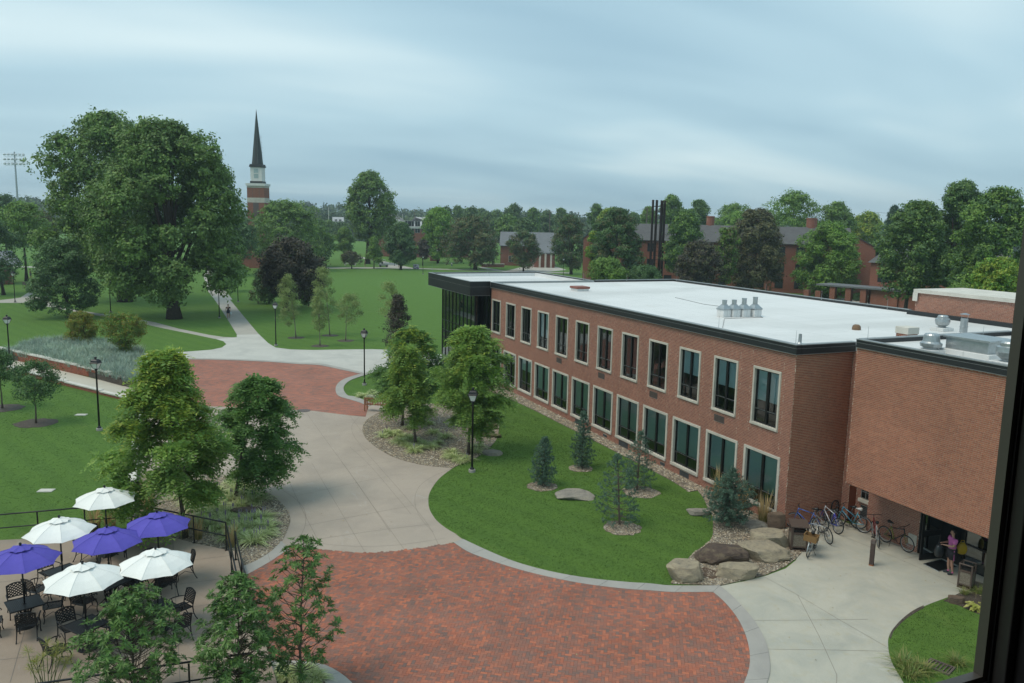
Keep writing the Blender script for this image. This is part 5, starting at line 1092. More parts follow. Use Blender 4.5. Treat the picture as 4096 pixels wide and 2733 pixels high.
for x, y in ((1590, 300), (1490, 380), (1420, 350), (1340, 330), (1280, 300), (1300, 400), (1370, 440), (1470, 470), (1550, 340), (1650, 330), (1690, 360), (1600, 265), (1670, 275), (1730, 340), (1520, 500), (1600, 480), (1660, 470), (1720, 480), (1640, 540), (1700, 540), (1760, 530), (1650, 600), (1740, 600), (1690, 490), (1580, 560), (1800, 545), (1420, 520), (1270, 360), (1230, 330), (1560, 240), (1620, 390), (1500, 430), (1460, 300), (1380, 390), (1330, 280), (1560, 440), (1690, 430), (1760, 470), (1480, 540), (1540, 600), (1610, 520), (1350, 500), (1770, 590), (1700, 630), (1440, 410), (1640, 300)):
    clump(gp('z1', x, y), rgp.uniform(1.0, 1.5), lb1, 'striped clumps by the cafe railing')
lb2 = 'cream and green striped grassy clump under the feathery trees, middle bed'
for x, y in ((250, 905), (290, 915), (315, 900), (220, 925), (340, 965), (380, 985), (420, 1000), (470, 1010), (500, 975), (550, 985), (590, 970), (640, 930), (560, 900), (400, 940), (450, 960), (660, 1060), (700, 1070), (680, 1040), (780, 1080), (740, 1095), (850, 1030), (860, 1000), (830, 1010), (720, 830), (760, 850), (540, 840), (470, 830), (400, 870), (560, 1000), (350, 930), (320, 960), (430, 1025)):
    clump(gp('z6', x, y), rgp.uniform(.9, 1.3), lb2, 'striped clumps of the middle bed', rgp.random() < .3)
for x, y in ((70, 655), (100, 650), (130, 665), (165, 645), (190, 660), (60, 640), (150, 625), (210, 640)):
    clump(gp('z6', x, y), rgp.uniform(.75, 1.0), 'cream and green striped clump on the kerbed island behind the bench', 'striped clumps of the island', False)
for x, y in ((1360, 1510), (1420, 1530), (1540, 1500), (1610, 1530), (1650, 1560), (1330, 1545)):
    clump(gp('N', x, y), rgp.uniform(.8, 1.1), 'striped grassy clump in the round planter under the right magnolia', 'striped clumps of the round planter', False)
def reed(p, s, label, seed, n=70):
    rg = np.random.default_rng(seed); t = empty('feather_grass', p); t.scale = (s,)*3; tag(t, label, 'grass clump')
    V, F = grass_mesh(rg, n*2, .20, .75, .012, .55, .5); np_mesh('leaf_blades', V, F, LEAF['reedleaf'], t)
    V, F = grass_mesh(rg, n, .18, 1.45, .042, .30, .1, 4); np_mesh('plumes', V, F, LEAF['reed'], t); return t
for k, (zn, x, y, lb_, s) in enumerate((('C', 1340, 700, 'tan feather grass in front of the last lower window, nearest the corner', .98), ('C', 1090, 560, 'tan feather grass behind the spreading pine bush, in front of the last window', .98), ('C', 800, 430, 'tan feather grass at the left of the spreading pine bush', 1.0),
                                        ('z1', 1000, 420, 'tan feather grass left of the feathery tree trunk by the railing', .8), ('z1', 960, 360, 'tan feather grass at the white wall end by the railing', .8), ('z1', 1550, 655, 'tan feather grass at the railing corner by the striped clumps', .72), ('z1', 640, 545, 'tan feather grass on the lawn side behind the white umbrella', .9), ('z1', 740, 550, 'tan feather grass behind the pole of the top white umbrella', .9), ('z1', 1330, 600, 'tan feather grass at the post beside the right purple umbrella', .7), ('z1', 1240, 590, 'tan feather grass beside the feathery tree foot', .7))):
    reed(gp(zn, x, y), s, lb_, 420+k)
# blue grass mass in the planter
# ------------------------------------------------------------------ planter, low walls, railings
def brick_run(name, p0, p1, h0, label, cap=True, back=.3, steps=1, capw=.42, hs=None):
    "low brick wall from p0 to p1 (front face towards the viewer), stepped cap"
    p0, p1 = Vector(p0), Vector(p1); d = p1-p0; L = d.length; d.normalize(); nr = Vector((d.y, -d.x, 0))
    if nr.dot(Vector((-p0.x, -p0.y, 0))) < 0: nr = -nr
    t = empty(name, (0, 0, 0)); tag(t, label, 'wall')
    for k in range(steps):
        a, c = p0 + d*(L*k/steps + (.002 if k else 0)), p0 + d*(L*(k+1)/steps - .002); h_ = hs[k] if hs else h0; b = MB()
        q = [a - nr*.012, c - nr*.012, c - nr*back, a - nr*back]; b.add([(v.x, v.y, z) for z in (0, h_) for v in q], [(3, 2, 1, 0), (4, 5, 6, 7), (0, 1, 5, 4), (1, 2, 6, 5), (2, 3, 7, 6), (3, 0, 4, 7)])
        o = b.build('wall', Mt['mortar'], t); u = d if d.cross(Vector((0, 0, 1))).dot(nr) > 0 else -d; og = a if u is d or u == d else c
        brick_boxes(wall_bricks((c-a).length, 0, h_, [], []), tuple(og), tuple(u), tuple(nr), mat='lowbrick', parent=o)
        if cap:
            n = max(1, round((c-a).length/1.5))
            for j in range(n):
                b = MB(); e0, e1 = a + d*((c-a).length*j/n + .004), a + d*((c-a).length*(j+1)/n - .004); q = [e0 + nr*.05, e1 + nr*.05, e1 - nr*(capw-.05), e0 - nr*(capw-.05)]
                b.add([(v.x, v.y, z) for z in (h_+.002, h_+.085) for v in q], [(3, 2, 1, 0), (4, 5, 6, 7), (0, 1, 5, 4), (1, 2, 6, 5), (2, 3, 7, 6), (3, 0, 4, 7)]); b.build('cap_stone', Mt['capstone'], t)
    return t
wA, wB = gp('F', -60, 490), gp('F', 2245, 1006)
brick_run('planter_wall', wA, wB, .5, 'red brick retaining wall with pale stepped cap holding the blue grass planter', steps=5, hs=[.72, .70, .66, .62, .50])
brick_run('path_wall', gp('F', 60, 715), gp('F', 2165, 1242), .25, 'low red brick wall with white cap along the left lawn', steps=4, hs=[.30, .28, .24, .18], back=.25, capw=.34)
soil = gps('F', [(-20, 470), (270, 395), (340, 330), (600, 278), (1100, 258), (1700, 288), (2230, 430), (2235, 560), (2200, 910), (1900, 860), (1300, 700), (560, 530), (200, 470)], .45)
sheet('planter_soil', soil, .42, Mt['mulch'], .42)
rg = np.random.default_rng(501)
def tufts(pts, z, nb, h, wd, mat, name, lean=.6, label=None, kind='stuff', droop=.4, r=.1):
    base = [grass_mesh(rg, nb, r, h, wd, lean, droop) for _ in range(6)]; Vs, Fs, n0 = [], [], 0
    for i, p in enumerate(pts):
        V, F = base[i % 6]; a = rg.uniform(0, 6.28); s = rg.uniform(.75, 1.2); c, sn = math.cos(a)*s, math.sin(a)*s
        Vs.append(np.stack([V[:, 0]*c - V[:, 1]*sn + p[0], V[:, 0]*sn + V[:, 1]*c + p[1], V[:, 2]*s + (p[2] if len(p) > 2 else z)], 1)); Fs.append(F + n0); n0 += len(V)
    o = np_mesh(name, np.concatenate(Vs), np.concatenate(Fs), LEAF[mat]); return tag(o, label, None, None, kind)
tufts(scatter(soil, 9.0, rg), .42, 26, .80, .034, 'lyme', 'blue_grass', .7, r=.22)
back = gps('F', [(330, 330), (600, 275), (850, 262), (1100, 255), (1000, 300), (500, 330)], .45)
tufts(scatter(back, 2.0, rg), .42, 5, 1.35, .022, 'tawny', 'tawny_grass', .35, r=.3)
back = gps('F', [(1500, 290), (2230, 400), (2240, 640), (2050, 520), (1600, 330)], .45); tufts(scatter(back, 2.4, rg), .42, 6, 1.15, .022, 'tawny', 'tawny_grass', .4, r=.3)
# pale retaining wall between the left lawn and the paving
wl = smooth(gps('z2', [(978, 358), (970, 560), (935, 690), (915, 880), (900, 1060), (884, 1240), (866, 1425)], .30)); t = empty('retaining_wall', (0, 0, 0)); tag(t, 'low pale concrete wall running between the left lawn and the paving', 'wall')
N_ = 10; rs = resample(wl, N_*3+1)
for k in range(N_):
    pts = rs[k*3:k*3+4]; b = MB(); Lf, Rt = [], []
    for i, q in enumerate(pts):
        j = k*3+i; d = (rs[min(j+1, len(rs)-1)] - rs[max(j-1, 0)]).normalized(); nr = Vector((-d.y, d.x, 0)); e_ = d*(.004 if i == 0 else (-.004 if i == 3 else 0)); Lf.append(q + nr*.17 + e_); Rt.append(q - nr*.17 + e_)
    b.poly(Lf + Rt[::-1], .30, .30); b.build('cap_stone', Mt['capstone'], t)
def railing(pts, label, posts, h=1.06, z=TZ, mid=True):
    t = empty('railing', (0, 0, 0)); tag(t, label, 'railing'); P = [Vector((q.x, q.y, z)) for q in pts]
    for zz, r_ in ((h, .028),) + (((.55, .023),) if mid else ()):
        b = MB(); b.tube([q + Vector((0, 0, zz)) for q in P], r_, 8); b.build('rail', Mt['black'], t, smooth=True)
    for q in posts:
        b = MB(); b.box((q.x-.024, q.y-.024, z), (q.x+.024, q.y+.024, z+h-.02)); b.box((q.x-.055, q.y-.055, z+.0005), (q.x+.055, q.y+.055, z+.012)); b.build('post', Mt['black'], t)
    return t
TH = TZ+1.06
rA = [gp('z1', -200, 452, TH), gp('z1', 0, 432, TH), gp('z1', 248, 412, TH), gp('z1', 565, 390, TH), gp('z1', 880, 360, TH)]
railing([rA[0], rA[-1]], 'black railing along the lawn edge of the cafe terrace', [rA[2], rA[3], rA[4]])
rB = [gp('z1', 886, 361, TH), gp('z1', 1080, 397, TH), gp('z1', 1297, 441, TH), gp('z1', 1515, 487, TH)]
railing([rB[0], rB[-1]], 'black railing between terrace and the striped clumps, right of the purple umbrella', [rB[1], rB[2], rB[3]])
rC = [gp('N', 757, 10, TH), gp('N', 800, 190, TH), gp('N', 866, 520, TH), gp('N', 925, 800, TH)]
railing([rC[0], rC[-1]], 'black railing down the right edge of the terrace', [rC[1], rC[2]])
rC2 = [gp('N', 775, 70, TH), gp('N', 905, 700, TH)]; dC = (rC2[1]-rC2[0]).normalized(); sft = Vector((-dC.y, dC.x, 0))*.22
railing([rC2[0]+sft, rC2[1]+sft], 'second black handrail just inside the right edge of the terrace', [rC2[0]+sft, (rC2[0]+rC2[1])/2+sft])
rD = [gp('D', 300, 1590, TH), gp('D', 515, 1562, TH), gp('N', 383, 1370, TH), gp('N', 815, 1300, TH), gp('N', 1000, 1270, TH)]
railing([rD[0], rD[-1]], 'black railing crossing the front of the terrace behind the magnolias', [rD[2], rD[4]])

# ------------------------------------------------------------------ cafe furniture
white_cloth = plain('white_canvas', (.82, .83, .80), .85, 0, (.76, .77, .74), 2.5); purple_cloth = plain('purple_canvas', (.095, .078, .44), .85, 0, (.080, .066, .38), 2.5)
def umbrella(loc, cloth, label, rz, tilt=0.0):
    t = empty('umbrella', loc, rz); tag(t, label, 'umbrella', 'cafe umbrellas'); Rr, zt, zr = 1.05, 2.42, 2.03; b = MB(); n = 8; rings = []
    for i, (f_, zz) in enumerate(((.10, zt), (.35, zt-.068), (.62, zt-.17), (.85, zt-.29), (1.0, zr))):
        rg_ = []
        for k in range(n*4):
            a = 2*math.pi*k/(n*4); ph = (k % 4)/4; ed = 1 - (1 - math.cos(math.pi/8))*(math.sin(math.pi*ph)); sag = .045*math.sin(math.pi*ph)*f_; sc = 1 - (.055*math.sin(math.pi*ph) if i == 4 else 0)
            rg_.append((Rr*f_*ed*sc*math.cos(a), Rr*f_*ed*sc*math.sin(a), zz - sag + (.03 if i == 4 and ph else 0)))
        rings.append(rg_)
    m = n*4; vs = [q for r_ in rings for q in r_]; fs = []
    for i in range(4):
        for k in range(m): fs.append((i*m+k, i*m+(k+1) % m, (i+1)*m+(k+1) % m, (i+1)*m+k)[::-1])
    fs.append(tuple(range(m))); b.add(vs, fs); cn = b.build('canopy', cloth, t)
    md = cn.modifiers.new('solid', 'SOLIDIFY'); md.thickness = .004
    sm = MB()
    for k in range(n):
        a = 2*math.pi*k/n; sm.tube([(Rr*f_*math.cos(a), Rr*f_*math.sin(a), zz+.004) for f_, zz in ((.10, zt), (.35, zt-.068), (.62, zt-.17), (.85, zt-.29), (1.0, zr))], .006, 4)
    sm.build('seam', cloth, cn)
    b = MB(); v0 = [(0, 0, zt+.075)]
    for k in range(24):
        a = 2*math.pi*k/24; r_ = .30*(1 + .04*math.sin(k*2.7)); v0.append((r_*math.cos(a), r_*math.sin(a), zt-.012 + .02*math.sin(k*1.9)))
    b.add(v0, [(0, 1+k, 1+(k+1) % 24) for k in range(24)]); b.build('vent_flap', cloth, t)
    b = MB(); b.lathe([(.020, zt+.06), (.034, zt+.09), (.040, zt+.125), (.030, zt+.155), (.0, zt+.165)], 10, cap=False); b.build('finial', Mt['black'], t)
    b = MB(); b.lathe([(.024, .02), (.024, zt+.07)], 10); b.build('pole', Mt['black'], t, smooth=True)
    b = MB(); b.lathe([(.034, 1.05), (.034, 1.35), (.024, 1.38)], 10); b.build('crank_collar', Mt['black'], t)
    b = MB(); b.lathe([(.0, 0), (.26, 0), (.27, .02), (.10, .06), (.04, .10), (.04, .30), (.028, .31)], 20, cap=False); b.build('base', Mt['black'], t)
    for k in range(n):
        a = 2*math.pi*k/n; b = MB(); b.tube([(.03*math.cos(a), .03*math.sin(a), zt-.06), (Rr*.97*math.cos(a), Rr*.97*math.sin(a), zr+.005)], .008, 4); b.build('rib', Mt['black'], t)
    return t
def lattice(b, f, n, wd, seg=5, t0=0.0, t1=1.0):
    "two families of thin diagonal straps on the surface f(s,t)"
    for sg in (1, -1):
        for k in range(1, 2*n):
            c = k/n; pts = []
            s0, s1 = max(0, c-1), min(1, c)
            for i in range(seg+1):
                s = s0 + (s1-s0)*i/seg; tt = c - s; pts.append(f(s if sg > 0 else 1-s, tt))
            for p, q in zip(pts, pts[1:]):
                d = q-p
                if d.length < 1e-5: continue
                nn = (f(.5, .6)-f(.5, .4)).cross(f(.6, .5)-f(.4, .5)).normalized(); sd_ = d.normalized().cross(nn)*wd/2; up_ = nn*.004
                b.add([p-sd_-up_, q-sd_-up_, q+sd_-up_, p+sd_-up_, p-sd_+up_, q-sd_+up_, q+sd_+up_, p+sd_+up_], [(0, 1, 2, 3), (7, 6, 5, 4), (0, 4, 5, 1), (3, 2, 6, 7)])
def make_chair():
    t = empty('chair', (0, 0, 0)); C = Mt['cast']
    fs = lambda s, q: Vector((-.24+.48*q, (-.25+.50*s)*(1-.06*(1-q)), .43 - .012*math.sin(math.pi*s)))
    b = MB(); lattice(b, fs, 6, .030); ed = [fs(i/6, 0) for i in range(7)] + [fs(1, i/6) for i in range(1, 7)] + [fs(1-i/6, 1) + Vector((.02*math.sin(math.pi*i/6), 0, 0)) for i in range(1, 7)] + [fs(0, 1-i/6) for i in range(1, 7)]; b.tube(ed, .014, 5); b.build('seat', C, t)
    fb = lambda s, q: Vector((-.245-.10*q - .03*math.sin(math.pi*s), -.25+.50*s, .50+.34*q*(1+.16*math.sin(math.pi*s))))
    b = MB(); lattice(b, fb, 5, .028); ed = [fb(i/8, 1) for i in range(9)]; b.tube([Vector((-.235, -.25, .42))] + [fb(0, i/4) for i in range(5)] + ed[1:] + [fb(1, 1-i/4) for i in range(1, 5)] + [Vector((-.235, .25, .42))], .016, 6); b.tube([fb(i/6, 0) for i in range(7)], .012, 5); b.build('backrest', C, t)
    for sg in (-1, 1):
        b = MB(); b.tube([(.20, sg*.25, .43), (.25, sg*.265, .30), (.22, sg*.26, .12), (.25, sg*.27, 0.0)], [.018, .016, .014, .018], 6); b.build('leg', C, t)
        b = MB(); b.tube([(-.235, sg*.25, .43), (-.255, sg*.25, .25), (-.31, sg*.255, .10), (-.37, sg*.26, 0.0)], [.018, .016, .014, .018], 6); b.build('leg', C, t)
        b = MB(); b.tube([(-.275, sg*.26, .62), (-.12, sg*.29, .645), (.08, sg*.30, .66), (.20, sg*.295, .645), (.24, sg*.29, .60), (.21, sg*.285, .585)], [.013, .016, .018, .018, .014, .012], 6); b.tube([(.13, sg*.295, .65), (.10, sg*.275, .52), (.16, sg*.26, .43)], .011, 5); b.build('armrest', C, t)
        b = MB(); b.tube([(.24, sg*.262, .20), (0, sg*.255, .33), (-.27, sg*.252, .20)], .009, 5); b.build('brace', C, t)
    return t
def make_table():
    t = empty('cafe_table', (0, 0, 0)); C = Mt['cast']; S = .43
    f = lambda s, q: Vector((-S+2*S*q, -S+2*S*s, .715))
    b = MB(); lattice(b, f, 10, .046, 1); b.tube([(-S, -S, .71), (S, -S, .71), (S, S, .71), (-S, S, .71), (-S, -S, .71)], .020, 6); b.lathe([(.05, .70), (.05, .73)], 12); b.build('tabletop', C, t)
    for k in range(4):
        a = math.pi/4 + k*math.pi/2; c_, s_ = math.cos(a), math.sin(a); b = MB(); b.tube([(c_*r_, s_*r_, z) for r_, z in ((.40, .70), (.22, .62), (.12, .42), (.14, .22), (.30, .05), (.36, .015))], [.016, .018, .020, .020, .018, .016], 6); b.build('leg', C, t)
    b = MB(); b.lathe([(.24, .64), (.14, .40), (.12, .30), (.16, .14)], 8, cap=False); o = b.build('pedestal', C, t)
    w_ = o.modifiers.new('wire', 'WIREFRAME'); w_.thickness = .03
    return t
UM = [(700, 237, 'w', 'white umbrella furthest back, beside the white wall end'), (395, 438, 'w', 'white umbrella at the left above a bare table'), (1052, 403, 'p', 'purple umbrella furthest right, in front of the striped clumps'), (716, 503, 'p', 'purple umbrella in the middle of the group'),
      (135, 622, 'p', 'purple umbrella cut off at the left edge'), (552, 745, 'w', 'white umbrella nearest the viewer, over the front table'), (1043, 648, 'w', 'white umbrella nearest the right railing')]
rots = [20, 8, 15, 25, 12, 30, 24]; trot = [25, 30, 20, 40, 18, 34, 30]
ch0, tb0 = make_chair(), make_table(); used = [False, False]
def inst(proto, idx, loc, rz):
    o = proto if not used[idx] else copy_tree(proto); used[idx] = True; o.location = loc; o.rotation_euler = (0, 0, rz); return o
rgc = random.Random(9); toward = math.atan2(-1, -.45)
names = ['the furthest back white umbrella', 'the left white umbrella', 'the right purple umbrella', 'the middle purple umbrella', 'the purple umbrella at the left edge', 'the nearest white umbrella', 'the white umbrella by the right railing']
side = ['on the far left side', 'on the near left side', 'on the near right side', 'on the far right side']
for k, (x, y, c_, lb_) in enumerate(UM):
    p = gp('z1', x, y, TZ+2.58); p.z = TZ; umbrella(p, white_cloth if c_ == 'w' else purple_cloth, lb_, R(rots[k]))
    tt = inst(tb0, 1, p, R(trot[k])); tag(tt, 'black lattice cafe table under ' + names[k], 'table', 'cafe tables')
    for j in range(4):
        if (k, j) in ((4, 3),): pass
        a = R(trot[k]) + j*math.pi/2 + rgc.uniform(-.16, .16); d_ = rgc.uniform(.72, .92); q = Vector((p.x + math.cos(a)*d_, p.y + math.sin(a)*d_, TZ)); cc = inst(ch0, 0, q, a + math.pi + rgc.uniform(-.3, .3))
        v = np.array([math.cos(a), math.sin(a), 0]); rt = v @ RH; fr = v @ np.array([FWD[0], FWD[1], 0]); s_ = ('far ' if fr > 0 else 'near ') + ('right' if rt > 0 else 'left')
        tag(cc, 'black armchair, %s side of the table under %s' % (s_, names[k]), 'chair', 'cafe chairs')
# ------------------------------------------------------------------ lamp posts
def make_lamp():
    t = empty('lamp_post', (0, 0, 0))
    b = MB(); b.lathe([(.17, -.05), (.17, .13), (.16, .14)], 14); b.build('footing', Mt['kerb'], t)
    b = MB(); b.lathe([(.11, .14), (.11, .19), (.07, .23), (.055, .30)], 12, cap=False); b.lathe([(.055, .28), (.045, 3.45), (.075, 3.50), (.085, 3.58)], 10); b.build('post', Mt['black'], t, smooth=True)
    b = MB(); ph = math.pi/4; w0, w1, z0, z1 = .105, .205, 3.60, 3.90
    b.lathe([(w0*1.5, 3.58), (w0*1.5, 3.60)], 4, ph=ph)
    for k in range(4):
        a = ph + k*math.pi/2; b.tube([(math.cos(a)*w0*1.41, math.sin(a)*w0*1.41, z0), (math.cos(a)*w1*1.41, math.sin(a)*w1*1.41, z1)], .014, 4)
    fr = b.build('lantern_frame', Mt['black'], t)
    b = MB(); b.lathe([(w0*1.36, z0), (w1*1.36, z1)], 4, ph=ph, cap=False); b.build('lantern_glass', Mt['lampglass'], fr)
    b = MB(); b.lathe([(.33, 3.90), (.335, 3.925), (.285, 3.96), (.25, 4.06), (.17, 4.12), (.06, 4.14)], 4, ph=ph); b.lathe([(.06, 4.14), (.05, 4.20), (.075, 4.21), (.075, 4.24), (.03, 4.27)], 10); b.build('cap', Mt['black'], t)
    return t
lp0 = make_lamp(); first_lamp = [True]
def lamp(p, label, rz):
    o = lp0 if first_lamp[0] else copy_tree(lp0); first_lamp[0] = False; o.location = p; o.rotation_euler = (0, 0, R(rz)); tag(o, label, 'lamp post', 'black lantern lamp posts')
for zn, x, y, lb_ in (('p', 1888, 1888, 'black lamp post on the curved lawn in front of the feathery trees'), ('p', 398, 1722, 'black lamp post on the left lawn beside the big feathery tree'), ('p', 1458, 1541, 'black lamp post on the kerbed island by the upper brick plaza'), ('p', 1104, 1384, 'black lamp post left of the birches'),
                      ('p', 878, 1273, 'black lamp post at the left edge of the long walk beside the walker'), ('J', 285, 1085, 'black lamp post on the path left of the low dark tree'), ('J', 2082, 1272, 'black lamp post in the oak shade by the side path'), ('L', 512, 700, 'black lamp post on the grass right of the long walk'),
                      ('I', 1316, 396, 'black lamp post on the far lawn right of the painted rock'), ('I', 1505, 266, 'lamp post far off in front of the low brick wall'), ('I', 932, 282, 'lamp post standing in the far path junction'), ('I', 1950, 320, 'lamp post under the wide brownish tree'), ('z4', 1767, 765, 'lamp post beside the dead branches, behind the roof'), ('H', 1727, 1277, 'lamp post in front of the dormitory entrance')):
    lamp(gp(zn, x, y), lb_, rgc.uniform(50, 70))
for zn, x, y, lb_ in (('J', 125, 1330, 'black lamp post at the left edge behind the blue grass planter'), ('H', 207, 858, 'lamp head showing through the big brown-leaved tree')):
    q = gp(zn, x, y, 4.2); q.z = 0; lamp(q, lb_, 60)

# ------------------------------------------------------------------ bench, bins, bollard, grates
def bench(p, rz, label, col, s=1.0):
    t = empty('bench', p, rz); t.scale = (s,)*3; tag(t, label, 'bench'); m = col
    for k in range(5): b = MB(); b.box((-.75, -.02+.095*k, .43), (.75, .055+.095*k, .455)); b.build('seat_slat', m, t)
    for k in range(13): b = MB(); x = -.66+.11*k; b.box((x-.025, -.075, .46), (x+.025, -.055, .84)); b.build('back_slat', m, t)
    b = MB(); b.box((-.76, -.085, .84), (.76, -.045, .92)); b.build('top_rail', m, t)
    for sx in (-.74, .74):
        b = MB(); b.box((sx-.035, -.09, 0), (sx+.035, -.03, .90)); b.build('leg', m, t); b = MB(); b.box((sx-.035, .39, 0), (sx+.035, .45, .64)); b.build('leg', m, t)
        b = MB(); b.box((sx-.045, -.02, .64), (sx+.045, .47, .675)); b.build('armrest', m, t)
    return t
teak = plain('teak', (.30, .135, .060), .7, 0, (.22, .095, .042), 5)
bench(gp('z6', 175, 752), R(57), 'wooden slatted bench at the end of the upper brick plaza', teak)
bench(gp('J', 465, 805), R(20), 'dark bench on the grass at the far left', Mt['louver'])
bpan = gravelmat('pebble_panel', [(.30, .255, .19), (.40, .35, .27), (.22, .185, .14), (.34, .30, .235)], 60); bbr = plain('bin_brown', (.085, .058, .045), .6)
def litter_bin(p, rz, label, s, top):
    t = empty('litter_bin', p, rz); t.scale = s; tag(t, label, 'bin'); b = MB()
    for sx in (-.30, .30):
        for sy in (-.28, .28): b.box((sx-.04, sy-.04, .03), (sx+.04, sy+.04, .98))
    b.box((-.34, -.32, .0), (.34, .32, .07)); b.box((-.335, -.315, .66), (.335, .315, .74)); b.box((-.335, -.315, .14), (.335, .315, .20)); b.build('frame', bbr, t, bevel=.006)
    for q in (((-.26, -.30, .20), (.26, -.285, .66)), ((-.26, .285, .20), (.26, .30, .66)), ((-.32, -.24, .20), (-.305, .24, .66)), ((.305, -.24, .20), (.32, .24, .66))): b = MB(); b.box(*q); b.build('panel', bpan, t)
    b = MB(); b.box((-.24, -.23, .21), (.24, .23, .84)); b.build('liner', Mt['black'], t)
    if top: b = MB(); b.add([(-.38, -.36, .96), (.38, -.36, .96), (.38, .36, 1.06), (-.38, .36, 1.06), (-.38, -.36, .99), (.38, -.36, .99), (.38, .36, 1.09), (-.38, .36, 1.09)], [(3, 2, 1, 0), (4, 5, 6, 7), (0, 1, 5, 4), (1, 2, 6, 5), (2, 3, 7, 6), (3, 0, 4, 7)]); b.build('lid', bbr, t)
    else: b = MB(); b.tube([(-.33, -.31, .98), (.33, -.31, .98), (.33, .31, .98), (-.33, .31, .98), (-.33, -.31, .98)], .03, 4); b.build('lid_rim', bbr, t)
    return t
litter_bin(gp('A', 655, 1010), R(58), 'brown litter bin with pebble panels between boulders and bicycles', (.92, .92, 1.0), True)
litter_bin(gp('S', 1190, 325), R(20), 'pebble-panelled open-topped bin by the glass entrance', (.66, .66, .90), False)
t = empty('bin_lid', gp('S', 1335, 300), R(25)); tag(t, 'square bin lid lying on the ground beside the open bin', 'lid')
b = MB(); b.box((-.25, -.25, .0), (.25, .25, .05)); b.build('rim', bbr, t, bevel=.008); b = MB(); b.box((-.20, -.20, .051), (.20, .20, .062)); b.build('panel', bpan, t)
t = empty('bollard', gp('A', 2045, 1325), R(30)); tag(t, 'rusty brown square bollard on the entry pavement', 'bollard')
rst = plain('rusty_steel', (.085, .058, .048), .75, .2, (.060, .042, .036), 7); b = MB(); b.box((-.075, -.075, 0), (.075, .075, .96)); b.build('post', rst, t, bevel=.008)
b = MB(); b.box((-.079, -.079, .86), (.079, .079, .98)); b.build('cap', Mt['louver'], t, bevel=.008); b = MB(); b.box((-.0785, -.0785, .006), (.0785, .0785, .05)); b.build('rust_band', plain('rust_orange', (.28, .10, .04), .9), t)
t = empty('door_mat', (0, 0, 0)); tag(t, 'black mat on the slab in front of the open door', 'mat'); b = MB(); b.poly([gp('B', 915, 1120), gp('B', 1190, 1250), gp('B', 1545, 1170), gp('B', 1250, 1035)], .026, .018); b.build('pile', Mt['black'], t)
b = MB(); q = [gp('B', 905, 1118), gp('B', 1192, 1260), gp('B', 1560, 1172), gp('B', 1250, 1028)]; b.tube([Vector((v.x, v.y, .02)) for v in q + q[:1]], .014, 5); b.build('edging', Mt['galv'], t)
def grate(p, rz, w_, l_, label, mat, n=9):
    t = empty('drain_grate', p, rz); tag(t, label, 'drain'); b = MB()
    for s0, s1, t0_, t1_ in ((-w_, w_, -l_, -l_+.05), (-w_, w_, l_-.05, l_), (-w_, -w_+.05, -l_+.05, l_-.05), (w_-.05, w_, -l_+.05, l_-.05)): b.box((s0, t0_, .0), (s1, t1_, .05))
    b.build('frame', mat, t)
    for k in range(n): b = MB(); x = -w_+.05 + (2*w_-.1)*(k+.5)/n; b.box((x-.014, -l_+.05, .01), (x+.014, l_-.05, .045)); b.build('bar', mat, t)
grate(gp('C', 695, 1320), R(20), .38, .3, 'rusty drain grate between the front boulders', plain('grate_rust', (.12, .075, .05), .9), 10)
grate(gp('S', 850, 1365), R(20), .34, .28, 'concrete framed drain grate in the right lawn island', Mt['louver'], 6)
for zn, x, y, lb_ in (('z1', 310, 275, 'small pale drain lid in the lawn behind the umbrellas'), ('z2', 545, 773, 'small pale drain lid in the lawn left of the lamp post')):
    b = MB(); b.box((-.32, -.2, .0), (.32, .2, .035)); b.box((-.27, -.15, .035), (.27, .15, .045)); o = b.build('lawn_drain', Mt['capstone'], bevel=.008); o.location = gp(zn, x, y); o.rotation_euler = (0, 0, R(70)); tag(o, lb_, 'drain')
b = MB(); b.lathe([(.42, .012), (.42, .022), (.38, .024)], 24); b.lathe([(.2, .024), (.2, .028), (.19, .029)], 18); o = b.build('manhole', Mt['louver']); o.location = gp('z2', 2040, 745); tag(o, 'round dark manhole cover at the edge of the upper brick plaza', 'manhole')

